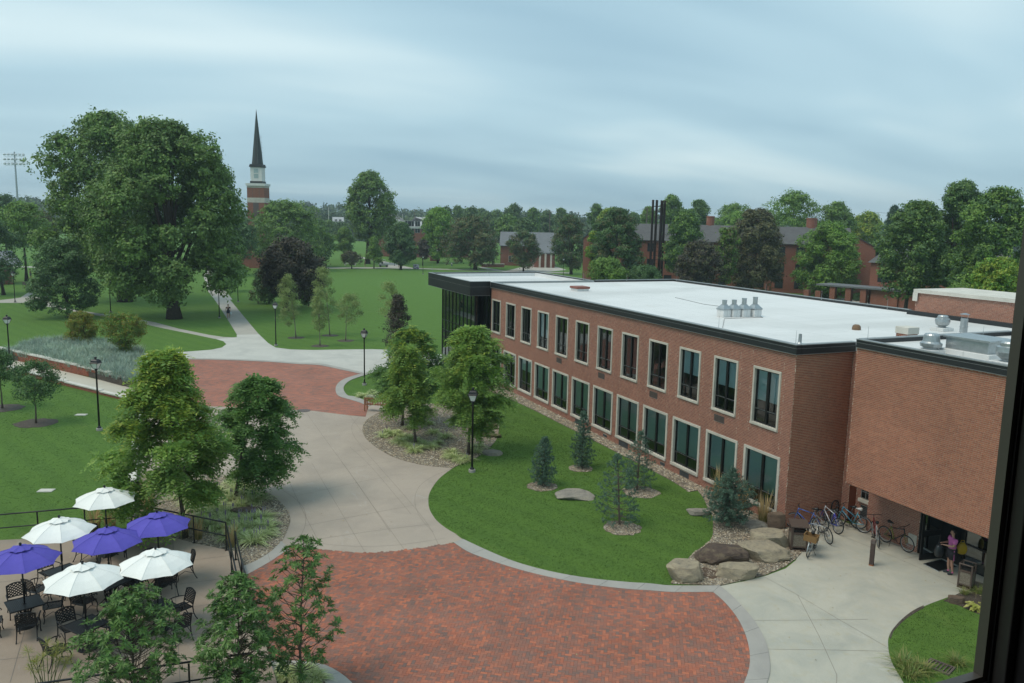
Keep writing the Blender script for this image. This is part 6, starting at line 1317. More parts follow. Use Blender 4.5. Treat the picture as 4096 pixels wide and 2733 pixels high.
# ------------------------------------------------------------------ bicycles and racks
def bike(pr, pf_, col, label, saddle_c=None, acc=None, lean=0.0, basket=False, fender=False, step=False):
    pr, pf_ = Vector((pr.x, pr.y, .012)), Vector((pf_.x, pf_.y, .012)); d = pf_-pr; mid = (pr+pf_)/2; t = empty('bicycle', mid, math.atan2(d.y, d.x)); t.rotation_euler[0] = R(lean); tag(t, label, 'bicycle', 'bicycles by the rack')
    fm = plain('bike_' + label[:14].replace(' ', '_'), col, .35, .2); am = fm if acc is None else plain('bike_accent_' + label[:12].replace(' ', '_'), acc, .35, .2); rW = .335; hw = .525
    wr, wf = Vector((-hw, 0, rW)), Vector((hw, 0, rW)); bb = Vector((-.09, 0, .29)); st = Vector((-.24, 0, .78)); hd, hb_ = Vector((.36, 0, .86)), Vector((.40, 0, .70)); sd_ = st + Vector((-.035, 0, .13))
    b = MB(); top = st.lerp(bb, .45) if step else st - Vector((-.012, 0, .05)); b.tube([top, hd], .019, 6); b.tube([bb, hb_], .022, 6); b.tube([hd + Vector((-.01, 0, .03)), hb_ + Vector((.01, 0, -.03))], .024, 6); b.build('frame', fm, t, smooth=True)
    b = MB(); b.tube([bb, st], .018, 6); 
    for s in (-1, 1): b.tube([bb + Vector((0, s*.03, 0)), wr + Vector((0, s*.06, 0))], .011, 5); b.tube([st + Vector((.0, s*.02, -.06)), wr + Vector((0, s*.06, 0))], .010, 5)
    b.build('rear_triangle', am, t, smooth=True)
    b = MB(); b.tube([st, sd_], .013, 6); b.build('seat_post', Mt['galv'], t)
    b = MB(); b.tube([sd_ + Vector((-.13, 0, .03)), sd_ + Vector((-.08, 0, .035)), sd_ + Vector((.02, 0, .025)), sd_ + Vector((.14, 0, .02))], [.05, .075, .045, .018], 8); sm = Mt['black'] if saddle_c is None else plain('saddle_' + label[:10].replace(' ', '_'), saddle_c, .5); b.build('saddle', sm, t, smooth=True)
    b = MB()
    for s in (-1, 1): b.tube([hb_ + Vector((.012, s*.03, -.03)), hb_ + Vector((.05, s*.055, -.12)), wf + Vector((0, s*.055, 0))], .012, 5)
    b.build('fork', Mt['galv'] if acc is None else am, t, smooth=True)
    b = MB(); h1 = hd + Vector((-.02, 0, .12)); b.tube([hd, h1, h1 + Vector((.05, 0, .02))], .014, 6); b.tube([h1 + Vector((.0, -.30, .03)), h1 + Vector((.05, -.14, .03)), h1 + Vector((.06, 0, .02)), h1 + Vector((.05, .14, .03)), h1 + Vector((.0, .30, .03))], .012, 6); b.build('handlebar', Mt['black'] if not basket else Mt['galv'], t, smooth=True)
    for c_ in (wr, wf):
        b = MB(); b.torus(c_, (0, 1, 0), rW-.022, .022, 28, 6); w_ = b.build('wheel', Mt['black'], t, smooth=True)
        b = MB(); b.torus(c_, (0, 1, 0), rW-.050, .010, 28, 5); b.lathe([(.02, -.05), (.02, .05)], 8)
        b = MB(); b.torus(c_, (0, 1, 0), rW-.050, .011, 28, 5); b.build('rim', Mt['galv'], w_, smooth=True)
        b = MB(); b.tube([c_ + Vector((0, -.05, 0)), c_ + Vector((0, .05, 0))], .022, 8)
        for k in range(14): a = 2*math.pi*k/14; b.tube([c_ + Vector((math.cos(a)*.02, (-1)**k*.03, math.sin(a)*.02)), c_ + Vector((math.cos(a+.25)*(rW-.055), 0, math.sin(a+.25)*(rW-.055)))], .0022, 3)
        b.build('spokes', Mt['galv'], w_)
    b = MB(); b.torus(bb + Vector((0, .04, 0)), (0, 1, 0), .085, .008, 18, 4); b.tube([bb + Vector((0, .05, 0)), bb + Vector((.12, .06, -.12))], .010, 5); b.tube([bb + Vector((0, -.05, 0)), bb + Vector((-.12, -.06, .12))], .010, 5); b.box((.07, .06, .155), (.17, .14, .175)); b.box((-.26, -.14, .405), (-.16, -.06, .425)); b.tube([bb + Vector((0, .04, .085)), wr + Vector((0, .04, .04))], .005, 4); b.tube([bb + Vector((0, .04, -.085)), wr + Vector((0, .04, -.04))], .005, 4); b.build('crank', Mt['cast'], t)
    b = MB(); b.tube([(-.18, -.05, .28), (-.15, -.20, .0)], .008, 5); b.build('kickstand', Mt['cast'], t)
    if fender:
        b = MB()
        for c_ in (wr, wf):
            b = MB(); pts = [c_ + Vector((math.cos(a)*(rW+.02), 0, math.sin(a)*(rW+.02))) for a in np.linspace(.35*math.pi, 1.05*math.pi, 9)]; b.tube(pts, .020, 5); b.build('fender', Mt['galv'], t, smooth=True)
    if basket:
        bw = plain('wicker', (.25, .145, .055), .9, 0, (.15, .085, .03), 30); c_ = Vector((-.52, 0, .80)); b = MB(); b.box((-.20, -.24, -.12), (.20, .24, -.10), None, c_)
        for q in (((-.20, -.24, -.10), (.20, -.22, .12)), ((-.20, .22, -.10), (.20, .24, .12)), ((-.20, -.22, -.10), (-.18, .22, .12)), ((.18, -.22, -.10), (.20, .22, .12))): b.box(*q, None, c_)
        b.box((-.21, -.25, .10), (.21, -.215, .13), None, c_); b.box((-.21, .215, .10), (.21, .25, .13), None, c_); b.build('basket', bw, t)
        b = MB(); b.box((-.60, -.03, .585), (-.56, .03, .64)); b.build('reflector', plain('red_reflector', (.35, .02, .02), .3), t)
    return t
bike(gp('A', 1010, 700), gp('A', 640, 640), (.03, .10, .38), 'bright blue bicycle behind the brown bin', None, (.05, .14, .42), 4)
bike(gp('A', 1245, 928), gp('A', 985, 735), (.19, .17, .16), 'grey-brown bicycle with black saddle next to the brown bin', None, None, -6)
bike(gp('A', 850, 1178), gp('A', 985, 1008), (.62, .60, .54), 'cream bicycle with a wicker basket and chrome fenders', (.02, .02, .02), None, 5, True, True, True)
bike(gp('A', 1410, 745), gp('A', 1075, 560), (.55, .57, .60), 'white and royal blue bicycle in the middle of the rack', None, (.04, .06, .45), 4)
bike(gp('A', 1850, 708), gp('A', 1440, 600), (.08, .28, .40), 'turquoise step-through bicycle with white saddle', (.62, .63, .62), (.10, .32, .42), 5, False, False, True)
bike(gp('A', 1760, 640), gp('A', 1330, 555), (.03, .03, .035), 'black bicycle behind the turquoise one at the wall', None, None, -5)
bike(gp('A', 2180, 1002), gp('A', 2075, 792), (.28, .03, .035), 'dark red and white bicycle behind the bollard', None, (.55, .54, .53), -5)
bike(gp('B', 200, 712), gp('B', 580, 884), (.025, .028, .030), 'black and lime bicycle against the recessed wall', None, (.16, .20, .025), 4)
for zn, x, y, lb_ in (('A', 960, 520, 'black hoop bike rack behind the bright blue bicycle'), ('A', 1185, 480, 'black hoop bike rack beside the white and blue bicycle'), ('A', 1345, 470, 'black hoop bike rack near the inner corner')):
    p = gp(zn, x, y); t = empty('bike_rack', p, R(90)); tag(t, lb_, 'bike rack'); b = MB(); b.tube([(-.20, 0, 0), (-.20, 0, .66)] + [(-.20*math.cos(a), 0, .66+.20*math.sin(a)) for a in np.linspace(0, math.pi, 9)] + [(.20, 0, .66), (.20, 0, 0)], .025, 8); b.build('hoop', Mt['black'], t, smooth=True)
    b = MB(); b.lathe([(.06, 0), (.06, .015)], 10, (-.2, 0, 0)); b.lathe([(.06, 0), (.06, .015)], 10, (.2, 0, 0)); b.build('foot_plate', Mt['black'], t)

# ------------------------------------------------------------------ boulders
from mathutils import noise as mn
RK = dict(pale=rockmat('sandstone', (.34, .29, .21), (.24, .215, .17), (.42, .36, .25)), dark=rockmat('dark_sandstone', (.115, .085, .068), (.075, .062, .055), (.19, .155, .105)), grey=rockmat('grey_rock', (.30, .275, .235), (.22, .205, .18), (.35, .315, .25)), brown=rockmat('brown_rock', (.16, .115, .085), (.11, .085, .068), (.21, .16, .11)), moss=rockmat('mossy_rock', (.13, .125, .055), (.10, .085, .05), (.19, .17, .10)))
def boulder(zn, l, r, tp_, bt, mat, label, seed, dfrac=.7, z=0.0, flat=.55, rot=0, sink=.12, lift=0.0):
    s = _Z[zn][2]; xm = (l+r)/2; base = gp(zn, xm, bt, z); dep = depth_of(base); dist = math.hypot(base.x, base.y); W_ = (r-l)*s*dep/FPX; Vv = (bt-tp_)*s*dep/FPX; el = math.atan2(HC, dist)
    D_ = min(W_*dfrac, Vv/math.sin(el)*.72); h_ = max((Vv - D_*math.sin(el))/math.cos(el), .12); away = Vector((base.x, base.y, 0)).normalized(); c = base + away*D_/2; c.z = z
    me = bpy.data.meshes.new('boulder'); bm = bmesh.new(); bmesh.ops.create_icosphere(bm, subdivisions=4, radius=1.0); so_ = Vector((seed*3.17, seed*1.31, seed*.7)); rr_ = random.Random(seed*13); planes = [(Vector((math.cos(a_), math.sin(a_), rr_.uniform(-.35, .45))).normalized(), rr_.uniform(.72, .98)) for a_ in [k_*.785 + rr_.uniform(-.35, .35) for k_ in range(8)]]
    for v in bm.verts:
        n0 = v.co.normalized(); q = n0.copy(); sg = lambda a: math.copysign(abs(a)**.62, a)
        q = Vector((sg(q.x), sg(q.y), sg(q.z))); q *= 1 + .20*mn.noise(n0*1.3+so_) + .10*mn.noise(n0*3.1+so_); 
        if q.z > .42: q.z = .42 + (q.z-.42)*(.25) + .05*mn.noise(n0*2.2+so_*2)
        st = mn.noise(Vector((n0.x*1.5, n0.y*1.5, q.z*5))+so_)*.05; q.x *= 1+st; q.y *= 1+st; q += n0*(.035*mn.noise(n0*7+so_) + .02*mn.noise(n0*15+so_))
        for pn, pd in planes:
            e_ = q.dot(pn) - pd
            if e_ > 0: q -= pn*e_*.92
        v.co = Vector((q.x/1.02*.5*W_, q.y/1.02*.5*D_, (q.z+1-2*sink)/(1.55-2*sink)*h_))
    bm.to_mesh(me); bm.free(); me.materials.append(RK[mat]); o = bpy.data.objects.new('boulder', me); link(o); o.location = c + Vector((0, 0, lift)); o.rotation_euler = (0, 0, math.atan2(RH[1], RH[0]) + R(rot)); tag(o, label, 'boulder'); return o
boulder('C', 165, 650, 1118, 1440, 'pale', 'blocky pale sandstone boulder at the left end of the corner group', 1, .75)
boulder('C', 505, 1172, 928, 1240, 'dark', 'big dark brown flat-topped boulder lying on the front boulders', 2, .62)
boulder('C', 780, 1280, 1160, 1415, 'pale', 'front pale boulder with dark underside beside the drain grate', 3, .62)
boulder('C', 990, 1620, 885, 1200, 'pale', 'widest pale boulder, right of the dark flat-topped one', 4, .75)
boulder('C', 1160, 1665, 755, 1040, 'pale', 'pale boulder touching the brown litter bin', 5, .72)
boulder('C', 1360, 1590, 575, 800, 'brown', 'upright brown boulder against the brick corner', 6, .6)
boulder('C', 1090, 1410, 672, 800, 'grey', 'low flat boulder behind the pale ones', 7, .8)
boulder('C', 1000, 1136, 615, 725, 'dark', 'dark rounded boulder half hidden under the pine bush', 8, .8)
boulder('C', 430, 720, 535, 640, 'grey', 'low rock at the lawn edge left of the pine bush', 9, .5)
boulder('E', 395, 858, 785, 930, 'grey', 'flat pale rock lying in the lawn beside the small pine', 10, .85)
boulder('T', 690, 1035, 1150, 1285, 'grey', 'flat grey rock at the right tip of the middle bed', 11, .85)
boulder('T', 665, 1030, 905, 995, 'moss', 'long mossy ledge rock in the middle bed', 12, .45)
boulder('T', 780, 955, 765, 865, 'moss', 'short mossy rock behind the long ledge rock', 13, .6)
boulder('z1', 1545, 1765, 372, 460, 'dark', 'dark layered rock among the striped clumps by the tan walk', 14, .6)
boulder('z6', 98, 178, 635, 668, 'grey', 'small flat rock on the kerbed island', 15, .8)
boulder('S', 935, 1175, 420, 550, 'brown', 'rust-brown rock in the right lawn island', 16, .6)
# plants of the right-hand island
def leaf_rosette(p, n, L, label, seed):
    rg_ = np.random.default_rng(seed); a = rg_.uniform(0, 6.28, n); el = rg_.uniform(.25, 1.0, n); A = np.stack([np.cos(a)*np.cos(el), np.sin(a)*np.cos(el), np.sin(el)*.6], 1); P = A*L*rg_.uniform(.6, 1.5, (n, 1)) + np.array([0, 0, .05]); Nn = unit(np.array([0, 0, 1]) + A*.4 + rg_.normal(size=P.shape)*.2)
    V, F = blades(P, Nn, A, L*rg_.uniform(.8, 1.2, n), L*.62, .15); o = np_mesh('hosta', V, F, LEAF['hosta']); o.location = p; return tag(o, label, 'plant')
leaf_rosette(gp('S', 1330, 620), 34, .24, 'yellow-edged hosta at the right window edge', 601)
for k, (x, y, s, lb_) in enumerate(((390, 1370, 1.2, 'tawny green daylily clump at the tip of the right lawn island'), (640, 1440, 1.0, 'daylily clump left of the drain grate'), (470, 1500, 1.0, 'daylily clump nearest the bottom edge'), (1080, 1330, .9, 'daylily clump right of the drain grate'), (1165, 410, .6, 'thin grass tuft between the bin and the brown rock'), (1355, 400, .7, 'thin grass tuft beside the bin lid'))):
    V, F = grass_mesh(np.random.default_rng(610+k), 150, .2, .55, .018, 1.0, .7); o = np_mesh('daylily', V, F, LEAF['daylily']); o.location = gp('S', x, y); o.scale = (s,)*3; tag(o, lb_, 'plant')
sheet('island_gravel', gps('S', [(900, 500), (1110, 400), (1190, 370), (1440, 340), (1440, 700), (1300, 650), (1100, 560)]), .010, Mt['mulch'], .02)
sheet('island_edge', smooth(gps('S', [(640, 560), (520, 620), (420, 690), (320, 780), (240, 880), (200, 960)])) + gps('S', [(215, 1000), (250, 900), (330, 810), (420, 730), (540, 650), (650, 590)]), .010, Mt['mulch'], .02)
# papyrus in front of the terrace
rg_ = np.random.default_rng(620); t = empty('papyrus', gp('D', 500, 1640, TZ)); tag(t, 'tall papyrus-like plant with tufted tops at the lower left', 'plant'); b = MB(); PP, AA = [], []
for k, (x, y) in enumerate(((500, 1150), (585, 1215), (625, 1170), (690, 1205), (580, 1290), (640, 1320), (745, 1310), (460, 1290), (360, 1360), (440, 1420), (390, 1340), (330, 1420), (300, 1230), (700, 1360))):
    dist = math.hypot(t.location.x, t.location.y); q = gp('D', x, y, z_at(*px('D', x, y), dist)) - t.location; bs_ = Vector((q.x*.25 + rg_.normal()*.05, q.y*.25 + rg_.normal()*.05, -.1)); b.tube([bs_, bs_.lerp(q, .5) + Vector((0, 0, .08)), q], [.012, .010, .007], 5)
    n = 46; d = unit(rg_.normal(size=(n, 3)) + np.array([0, 0, .55])); PP.append(np.array(q) + d*.11); AA.append(d)
PP, AA = np.concatenate(PP), np.concatenate(AA); V, F = blades(PP, unit(np.cross(AA, rg_.normal(size=AA.shape))), AA, .24, .010, 0); np_mesh('umbels', V, F, LEAF['papyrus'], t); b.build('stems', plain('papyrus_stem', (.14, .18, .06), .6), t)
# ------------------------------------------------------------------ people
def skin_mesh(name, joints, bones, mats, matof, parent, sub_=2):
    me = bpy.data.meshes.new(name); ks = list(joints); me.from_pydata([joints[k][0] for k in ks], [(ks.index(a), ks.index(c)) for a, c in bones], []); o = bpy.data.objects.new(name, me); link(o)
    m = o.modifiers.new('skin', 'SKIN'); m.branch_smoothing = .6; m.use_smooth_shade = True
    if not me.skin_vertices: raise RuntimeError('no skin layer')
    for i, k in enumerate(ks):
        sv = me.skin_vertices[0].data[i]; r_ = joints[k][1]; sv.radius = r_ if isinstance(r_, tuple) else (r_, r_); sv.use_root = (i == 0)
    s = o.modifiers.new('sub', 'SUBSURF'); s.levels = sub_; s.render_levels = sub_
    dg = bpy.context.evaluated_depsgraph_get(); ev = o.evaluated_get(dg); nm = bpy.data.meshes.new_from_object(ev); o.modifiers.clear(); o.data = nm; nm.name = name
    nm.materials.clear()
    for x in mats: nm.materials.append(x)
    if matof: nm.polygons.foreach_set('material_index', [matof(p_.center) for p_ in nm.polygons])
    nm.polygons.foreach_set('use_smooth', [True]*len(nm.polygons)); o.parent = parent; return o
skin_m = plain('skin', (.42, .24, .17), .55, 0, (.38, .21, .15), 8)
def person(p, rz, H_, label, shirt, shorts, hair, shoes, socks, pose, wide=1.0, hairlong=False, stripe=None):
    k = H_/1.70; t = empty('person', p, rz); t.scale = (k,)*3; tag(t, label, 'person')      # faces +x
    hx = pose
    J = dict(pelvis=((0, 0, .92), (.125*wide, .15*wide)), waist=((.0, 0, 1.06), (.115*wide, .14*wide)), chest=((.0, 0, 1.27), (.115*wide, .155*wide)), neck0=((0, 0, 1.42), (.06, .07)), neck=((.012, 0, 1.48), .048), head0=((.02, 0, 1.555), (.082, .072)), head1=((.02, 0, 1.625), (.092, .078)), head2=((.012, 0, 1.68), .05))
    B_ = [('pelvis', 'waist'), ('waist', 'chest'), ('chest', 'neck0'), ('neck0', 'neck'), ('neck', 'head0'), ('head0', 'head1'), ('head1', 'head2')]
    for s, n in ((-1, 'r'), (1, 'l')):
        fx, kx = hx['foot_'+n], hx['knee_'+n]; J['hip'+n] = ((0, s*.095*wide, .86), .088*wide); J['thigh'+n] = ((kx*.5, s*.10, .68), .082*wide); J['knee'+n] = ((kx, s*.10, .48), .056); J['calf'+n] = ((kx*.6+fx*.4, s*.10, .34), .056); J['ankle'+n] = ((fx-.03, s*.10, hx.get('lift_'+n, 0)+.09), .036); J['heel'+n] = ((fx-.02, s*.10, hx.get('lift_'+n, 0)+.045), .040); J['toe'+n] = ((fx+.16, s*.115, hx.get('lift_'+n, 0)+.035), .034)
        B_ += [('pelvis', 'hip'+n), ('hip'+n, 'thigh'+n), ('thigh'+n, 'knee'+n), ('knee'+n, 'calf'+n), ('calf'+n, 'ankle'+n), ('ankle'+n, 'heel'+n), ('heel'+n, 'toe'+n)]
        e_, h_ = Vector(hx['elbow_'+n]), Vector(hx['hand_'+n]); sh = Vector((0, s*.175*wide, 1.37)); J['sh'+n] = (tuple(sh), .060*wide); J['ua'+n] = (tuple(sh.lerp(e_, .5)), .050*wide); J['el'+n] = (tuple(e_), .041*wide); J['fa'+n] = (tuple(e_.lerp(h_, .45)), .038*wide); J['wr'+n] = (tuple(h_), .026)
        B_ += [('chest', 'sh'+n), ('sh'+n, 'ua'+n), ('ua'+n, 'el'+n), ('el'+n, 'fa'+n), ('fa'+n, 'wr'+n)]
        fd = (h_ - e_).normalized(); sdv = Vector((0, 0, 1)).cross(fd); sdv = sdv.normalized() if sdv.length > .1 else Vector((1, 0, 0)); J['pm'+n] = (tuple(h_ + fd*.065), (.030, .018)); B_.append(('wr'+n, 'pm'+n))
        for q in range(4):
            o_ = (q-1.5)*.017; L_ = (.055, .066, .062, .048)[q]; a = h_ + fd*.10 + sdv*o_; J['f%d%s' % (q, n)] = (tuple(a), .0095); J['g%d%s' % (q, n)] = (tuple(a + fd*L_*.6 + Vector((0, 0, -.022))), .0085); B_ += [('pm'+n, 'f%d%s' % (q, n)), ('f%d%s' % (q, n), 'g%d%s' % (q, n))]
        a = h_ + fd*.05 + sdv*.036*s; J['t'+n] = (tuple(a + fd*.03), .010); B_.append(('pm'+n, 't'+n))
    body = skin_mesh('body', J, B_, [skin_m, plain('shoe', shoes, .6), plain('sock', socks, .9)], lambda c: 1 if c.z < .075 else (2 if c.z < .125 and socks != shoes else 0), t)
    Js = dict(w0=((0, 0, .93), (.140*wide, .168*wide)), w1=((.0, 0, 1.06), (.137*wide, .160*wide)), c0=((0, 0, 1.27), (.135*wide, .172*wide)), n0=((0, 0, 1.405), (.075, .088))); Bs = [('w0', 'w1'), ('w1', 'c0'), ('c0', 'n0')]
    for s, n in ((-1, 'r'), (1, 'l')):
        e_ = Vector(hx['elbow_'+n]); sh = Vector((0, s*.178*wide, 1.375)); Js['s'+n] = (tuple(sh), .074*wide); Js['u'+n] = (tuple(sh.lerp(e_, .42)), .070*wide); Js['v'+n] = (tuple(sh.lerp(e_, .72)), .068*wide); Bs += [('c0', 's'+n), ('s'+n, 'u'+n), ('u'+n, 'v'+n)]
    skin_mesh('shirt', Js, Bs, [plain('shirt_' + label[:10].replace(' ', '_'), shirt, .9, 0, tuple(v*.86 for v in shirt), 14)], None, t)
    b = MB(); smt = plain('shorts_' + label[:10].replace(' ', '_'), shorts, .85)
    rings = []
    for zz, rx, ry in ((1.00, .135, .162), (.93, .150, .180), (.85, .150, .190)): rings.append([(rx*wide*math.cos(2*math.pi*q/16), ry*wide*math.sin(2*math.pi*q/16), zz) for q in range(16)])
    b.add([v for r_ in rings for v in r_], [(i_*16+q, i_*16+(q+1) % 16, (i_+1)*16+(q+1) % 16, (i_+1)*16+q)[::-1] for i_ in range(2) for q in range(16)])
    for s, n in ((-1, 'r'), (1, 'l')): kx = hx['knee_'+n]; b.tube([(0, s*.085*wide, .90), (kx*.15, s*.093*wide, .80), (kx*.62, s*.102*wide, .60)], [.118*wide, .116*wide, .104*wide], 14)
    sh_o = b.build('shorts', smt, t, smooth=True)
    if stripe:
        b = MB()
        for s in (-1, 1): b.tube([(.0, s*.172*wide, .96), (.01, s*.20*wide, .82), (hx['knee_l' if s > 0 else 'knee_r']*.5, s*.203*wide, .60)], .012, 5)
        b.build('stripe', plain('stripe', stripe, .8), sh_o)
    b = MB(); hm = plain('hair_' + label[:8].replace(' ', '_'), hair, .7, 0, tuple(v*.6 for v in hair), 40); bm = bmesh.new(); bmesh.ops.create_icosphere(bm, subdivisions=3, radius=1.0); vs = []
    for v in bm.verts:
        q = v.co.copy(); z = q.z
        if q.x > .35 and z < .35: q.x = .35 + (q.x-.35)*.1
        zz = 1.615 + q.z*(.098 if z > 0 else (.16 if hairlong and q.x < .2 else .085)); vs.append((-.005 + q.x*.108, q.y*.092, zz))
    b.add(vs, [[v.index for v in f_.verts] for f_ in bm.faces]); bm.free(); b.build('hair', hm, body, smooth=True)
    b = MB()
    for s in (-1, 1): b.lathe([(.0, -.008), (.009, -.004), (.009, .004), (0, .008)], 8, (.106, s*.030, 1.60), False)
    b.build('eye', Mt['black'], body)
    b = MB(); b.tube([(.104, 0, 1.602), (.122, 0, 1.572), (.108, 0, 1.563)], [.007, .012, .008], 6); b.build('nose', skin_m, body, smooth=True)
    b = MB(); b.tube([(.100, -.024, 1.538), (.108, 0, 1.535), (.100, .024, 1.538)], [.004, .006, .004], 5); b.build('mouth', plain('lips', (.35, .12, .11), .5), body)
    b = MB()
    for s in (-1, 1): b.tube([(.015, s*.080, 1.60), (.010, s*.088, 1.585), (.014, s*.082, 1.56)], [.012, .014, .009], 6)
    b.build('ear', skin_m, body, smooth=True); return t
st_pose = dict(foot_r=.04, foot_l=-.03, knee_r=.03, knee_l=.0, elbow_r=(.03, -.245, 1.13), elbow_l=(.05, .245, 1.13), hand_r=(.27, -.13, 1.14), hand_l=(.29, .08, 1.12))
pl_ = gp('B', 1400, 1300); face = math.atan2(-RH[1], -RH[0])
person(Vector((pl_.x, pl_.y, .015)), face + R(-8), 1.68, 'person in a pink shirt and black shorts standing by the open door', (.62, .16, .42), (.016, .016, .022), (.022, .016, .013), (.03, .04, .05), (.65, .14, .33), st_pose, 1.20, False, (.62, .16, .40))
wk = dict(foot_r=.22, foot_l=-.20, knee_r=.16, knee_l=.02, lift_l=.03, elbow_r=(-.08, -.27, 1.12), elbow_l=(.05, .27, 1.12), hand_r=(.02, -.29, .90), hand_l=(.20, .26, .98))
pw = gp('p', 914, 1274); fw_ = math.atan2(-pw.y, -pw.x)
person(Vector((pw.x, pw.y, .02)), fw_, 1.68, 'person in a dark shirt and shorts walking down the long walk with a bag', (.035, .022, .025), (.022, .026, .045), (.06, .035, .02), (.05, .05, .06), (.05, .05, .06), wk)
p2_ = gp('I', 540, 296); person(Vector((p2_.x, p2_.y, .02)), face, 1.75, 'person in a dark top and light shorts striding along the quad path', (.02, .03, .045), (.20, .18, .14), (.05, .03, .02), (.4, .4, .4), (.4, .4, .4), wk)
p3_ = gp('I', 992, 303); person(Vector((p3_.x, p3_.y, .02)), fw_, 1.78, 'person in dark clothes by the dark maple trunk on the quad path', (.02, .02, .025), (.02, .02, .025), (.03, .02, .015), (.03, .03, .03), (.03, .03, .03), wk)
p4_ = gp('J', 575, 640); person(Vector((p4_.x, p4_.y, 0)), face + R(200), 1.75, 'person in a red top and jeans on the far left grass', (.28, .06, .05), (.07, .12, .24), (.04, .03, .02), (.05, .05, .05), (.05, .05, .05), wk)
p5_ = gp('H', 640, 1128); person(Vector((p5_.x, p5_.y, 0)), fw_, 1.70, 'person in black on the grass in front of the dormitory', (.015, .015, .018), (.015, .015, .018), (.02, .015, .012), (.02, .02, .02), (.02, .02, .02), wk)
def bag(p, w_, d_, h_, mat, label, rz):
    bm = bmesh.new(); bmesh.ops.create_icosphere(bm, subdivisions=3, radius=1.0); t = empty('bag', p, rz); tag(t, label, 'bag'); b = MB(); vs = []
    for v in bm.verts:
        q = v.co; f_ = 1 + .12*mn.noise(q*3+Vector(p)); sq_ = lambda a: math.copysign(abs(a)**.7, a); nar = 1 - .35*max(q.z, 0); vs.append((sq_(q.x)*w_/2*f_*nar, sq_(q.y)*d_/2*f_, sq_(q.z)*h_/2*(1+.08*mn.noise(q*5))))
    b.add(vs, [[v.index for v in f_.verts] for f_ in bm.faces]); bm.free(); b.build('sack', mat, t, smooth=True)
    b = MB(); b.tube([(-w_*.22, 0, h_*.42), (-w_*.14, 0, h_*.66), (w_*.14, 0, h_*.66), (w_*.22, 0, h_*.42)], .010, 5); b.build('handle', mat, t); return t
bg_ = gp('B', 1610, 1220); bag(Vector((-19.08, 26.45, .93)), .36, .16, .46, plain('yellow_bag', (.50, .32, .015), .5), 'yellow bag hanging beside the person in pink', math.atan2(RH[1], RH[0]))
bag(Vector((-19.42, 25.70, .82)), .30, .20, .50, plain('black_bag', (.02, .024, .028), .35), 'dark plastic bag held in front of the person in pink', math.atan2(RH[1], RH[0]))
q = pw + Vector(tuple(RH*.30)); bag(Vector((q.x, q.y, .62)), .26, .14, .34, plain('white_bag', (.60, .66, .70), .5), 'white bag in the hand of the person on the long walk', 1.0)

# short grass standing in the nearer lawns
def lawn_blades(poly, dens, h, seed):
    rg_ = np.random.default_rng(seed); P = scatter(poly, dens, rg_)
    for x, y, r_ in RINGS: P = P[np.hypot(P[:, 0]-x, P[:, 1]-y) > r_]
    P = np.repeat(P, 3, 0) + rg_.normal(0, .03, (len(P)*3, 2)); n = len(P); a = rg_.uniform(0, 6.28, n); d = np.stack([np.cos(a), np.sin(a)], 1); hh = h*rg_.uniform(.5, 1.3, n); ln = rg_.uniform(.2, .9, n)[:, None]*hh[:, None]
    V = np.zeros((n, 3, 3)); sd_ = np.stack([-d[:, 1], d[:, 0]], 1)*.009; V[:, 0, :2] = P - sd_; V[:, 1, :2] = P + sd_; V[:, 2, :2] = P + d*ln; V[:, 2, 2] = hh; tag(np_mesh('grass', V.reshape(-1, 3), np.arange(n*3).reshape(-1, 3), LEAF['grasstuft']), 'short mown grass', None, None, 'stuff')
pine_lawn = gps('z6', [(700, 1566), (640, 1530), (580, 1480), (540, 1420), (527, 1370), (530, 1310), (560, 1250), (610, 1190), (690, 1130), (800, 1085), (940, 995), (1000, 870), (1060, 720)]) + [Vector(q) for q in ((-50, 21.9, 0), (-44, 21.9, 0), (-36, 22.1, 0), (-31.5, 22.2, 0))] \
    + gps('C', [(640, 440), (740, 640), (745, 780), (730, 900), (640, 990), (500, 1090), (250, 1440)]) + gps('z7', [(100, 1073)]) + gps('z8', [(2225, 634), (1985, 609), (1760, 569), (1560, 513), (1400, 448), (1250, 379)])
lawn_blades(pine_lawn, 80, .03, 801)
lawn_blades(gps('z1', [(0, 588), (590, 540), (850, 410)]) + gps('z2', [(895, 1060), (908, 880), (922, 720)]) + gps('F', [(2150, 1262), (1300, 1035), (870, 945), (60, 735), (0, 720)]), 28, .032, 802)
lawn_blades(gps('S', [(640, 570), (900, 510), (1300, 640), (1320, 1500), (420, 1560), (215, 1050), (330, 820)]), 110, .032, 803)
# fallen leaves and litter on the paving
rg_ = np.random.default_rng(830); P = np.concatenate([scatter([(q.x, q.y) for q in plaza], .45, rg_), scatter([(q.x, q.y) for q in tan_pts], .35, rg_), scatter([(q.x, q.y) for q in ent], .5, rg_)]); P3 = np.concatenate([P, np.full((len(P), 1), .034)], 1); Pt = scatter([(q.x, q.y) for q in ter], .6, rg_); P3 = np.concatenate([P3, np.concatenate([Pt, np.full((len(Pt), 1), TZ+.008)], 1)])
V, F = blades(P3, unit(np.array([0, 0, 1.0]) + rg_.normal(size=P3.shape)*.12), rg_.normal(size=P3.shape)*np.array([1, 1, 0]), rg_.uniform(.03, .09, len(P3)), rg_.uniform(.025, .05, len(P3)), .05); tag(np_mesh('fallen_leaves', V, F, leafmat('fallen_leaf', [(.40, .30, .10), (.22, .15, .07), (.50, .45, .25), (.12, .09, .06)], .1, .8, 2, .2)), 'scattered fallen leaves on the paving', None, None, 'stuff')
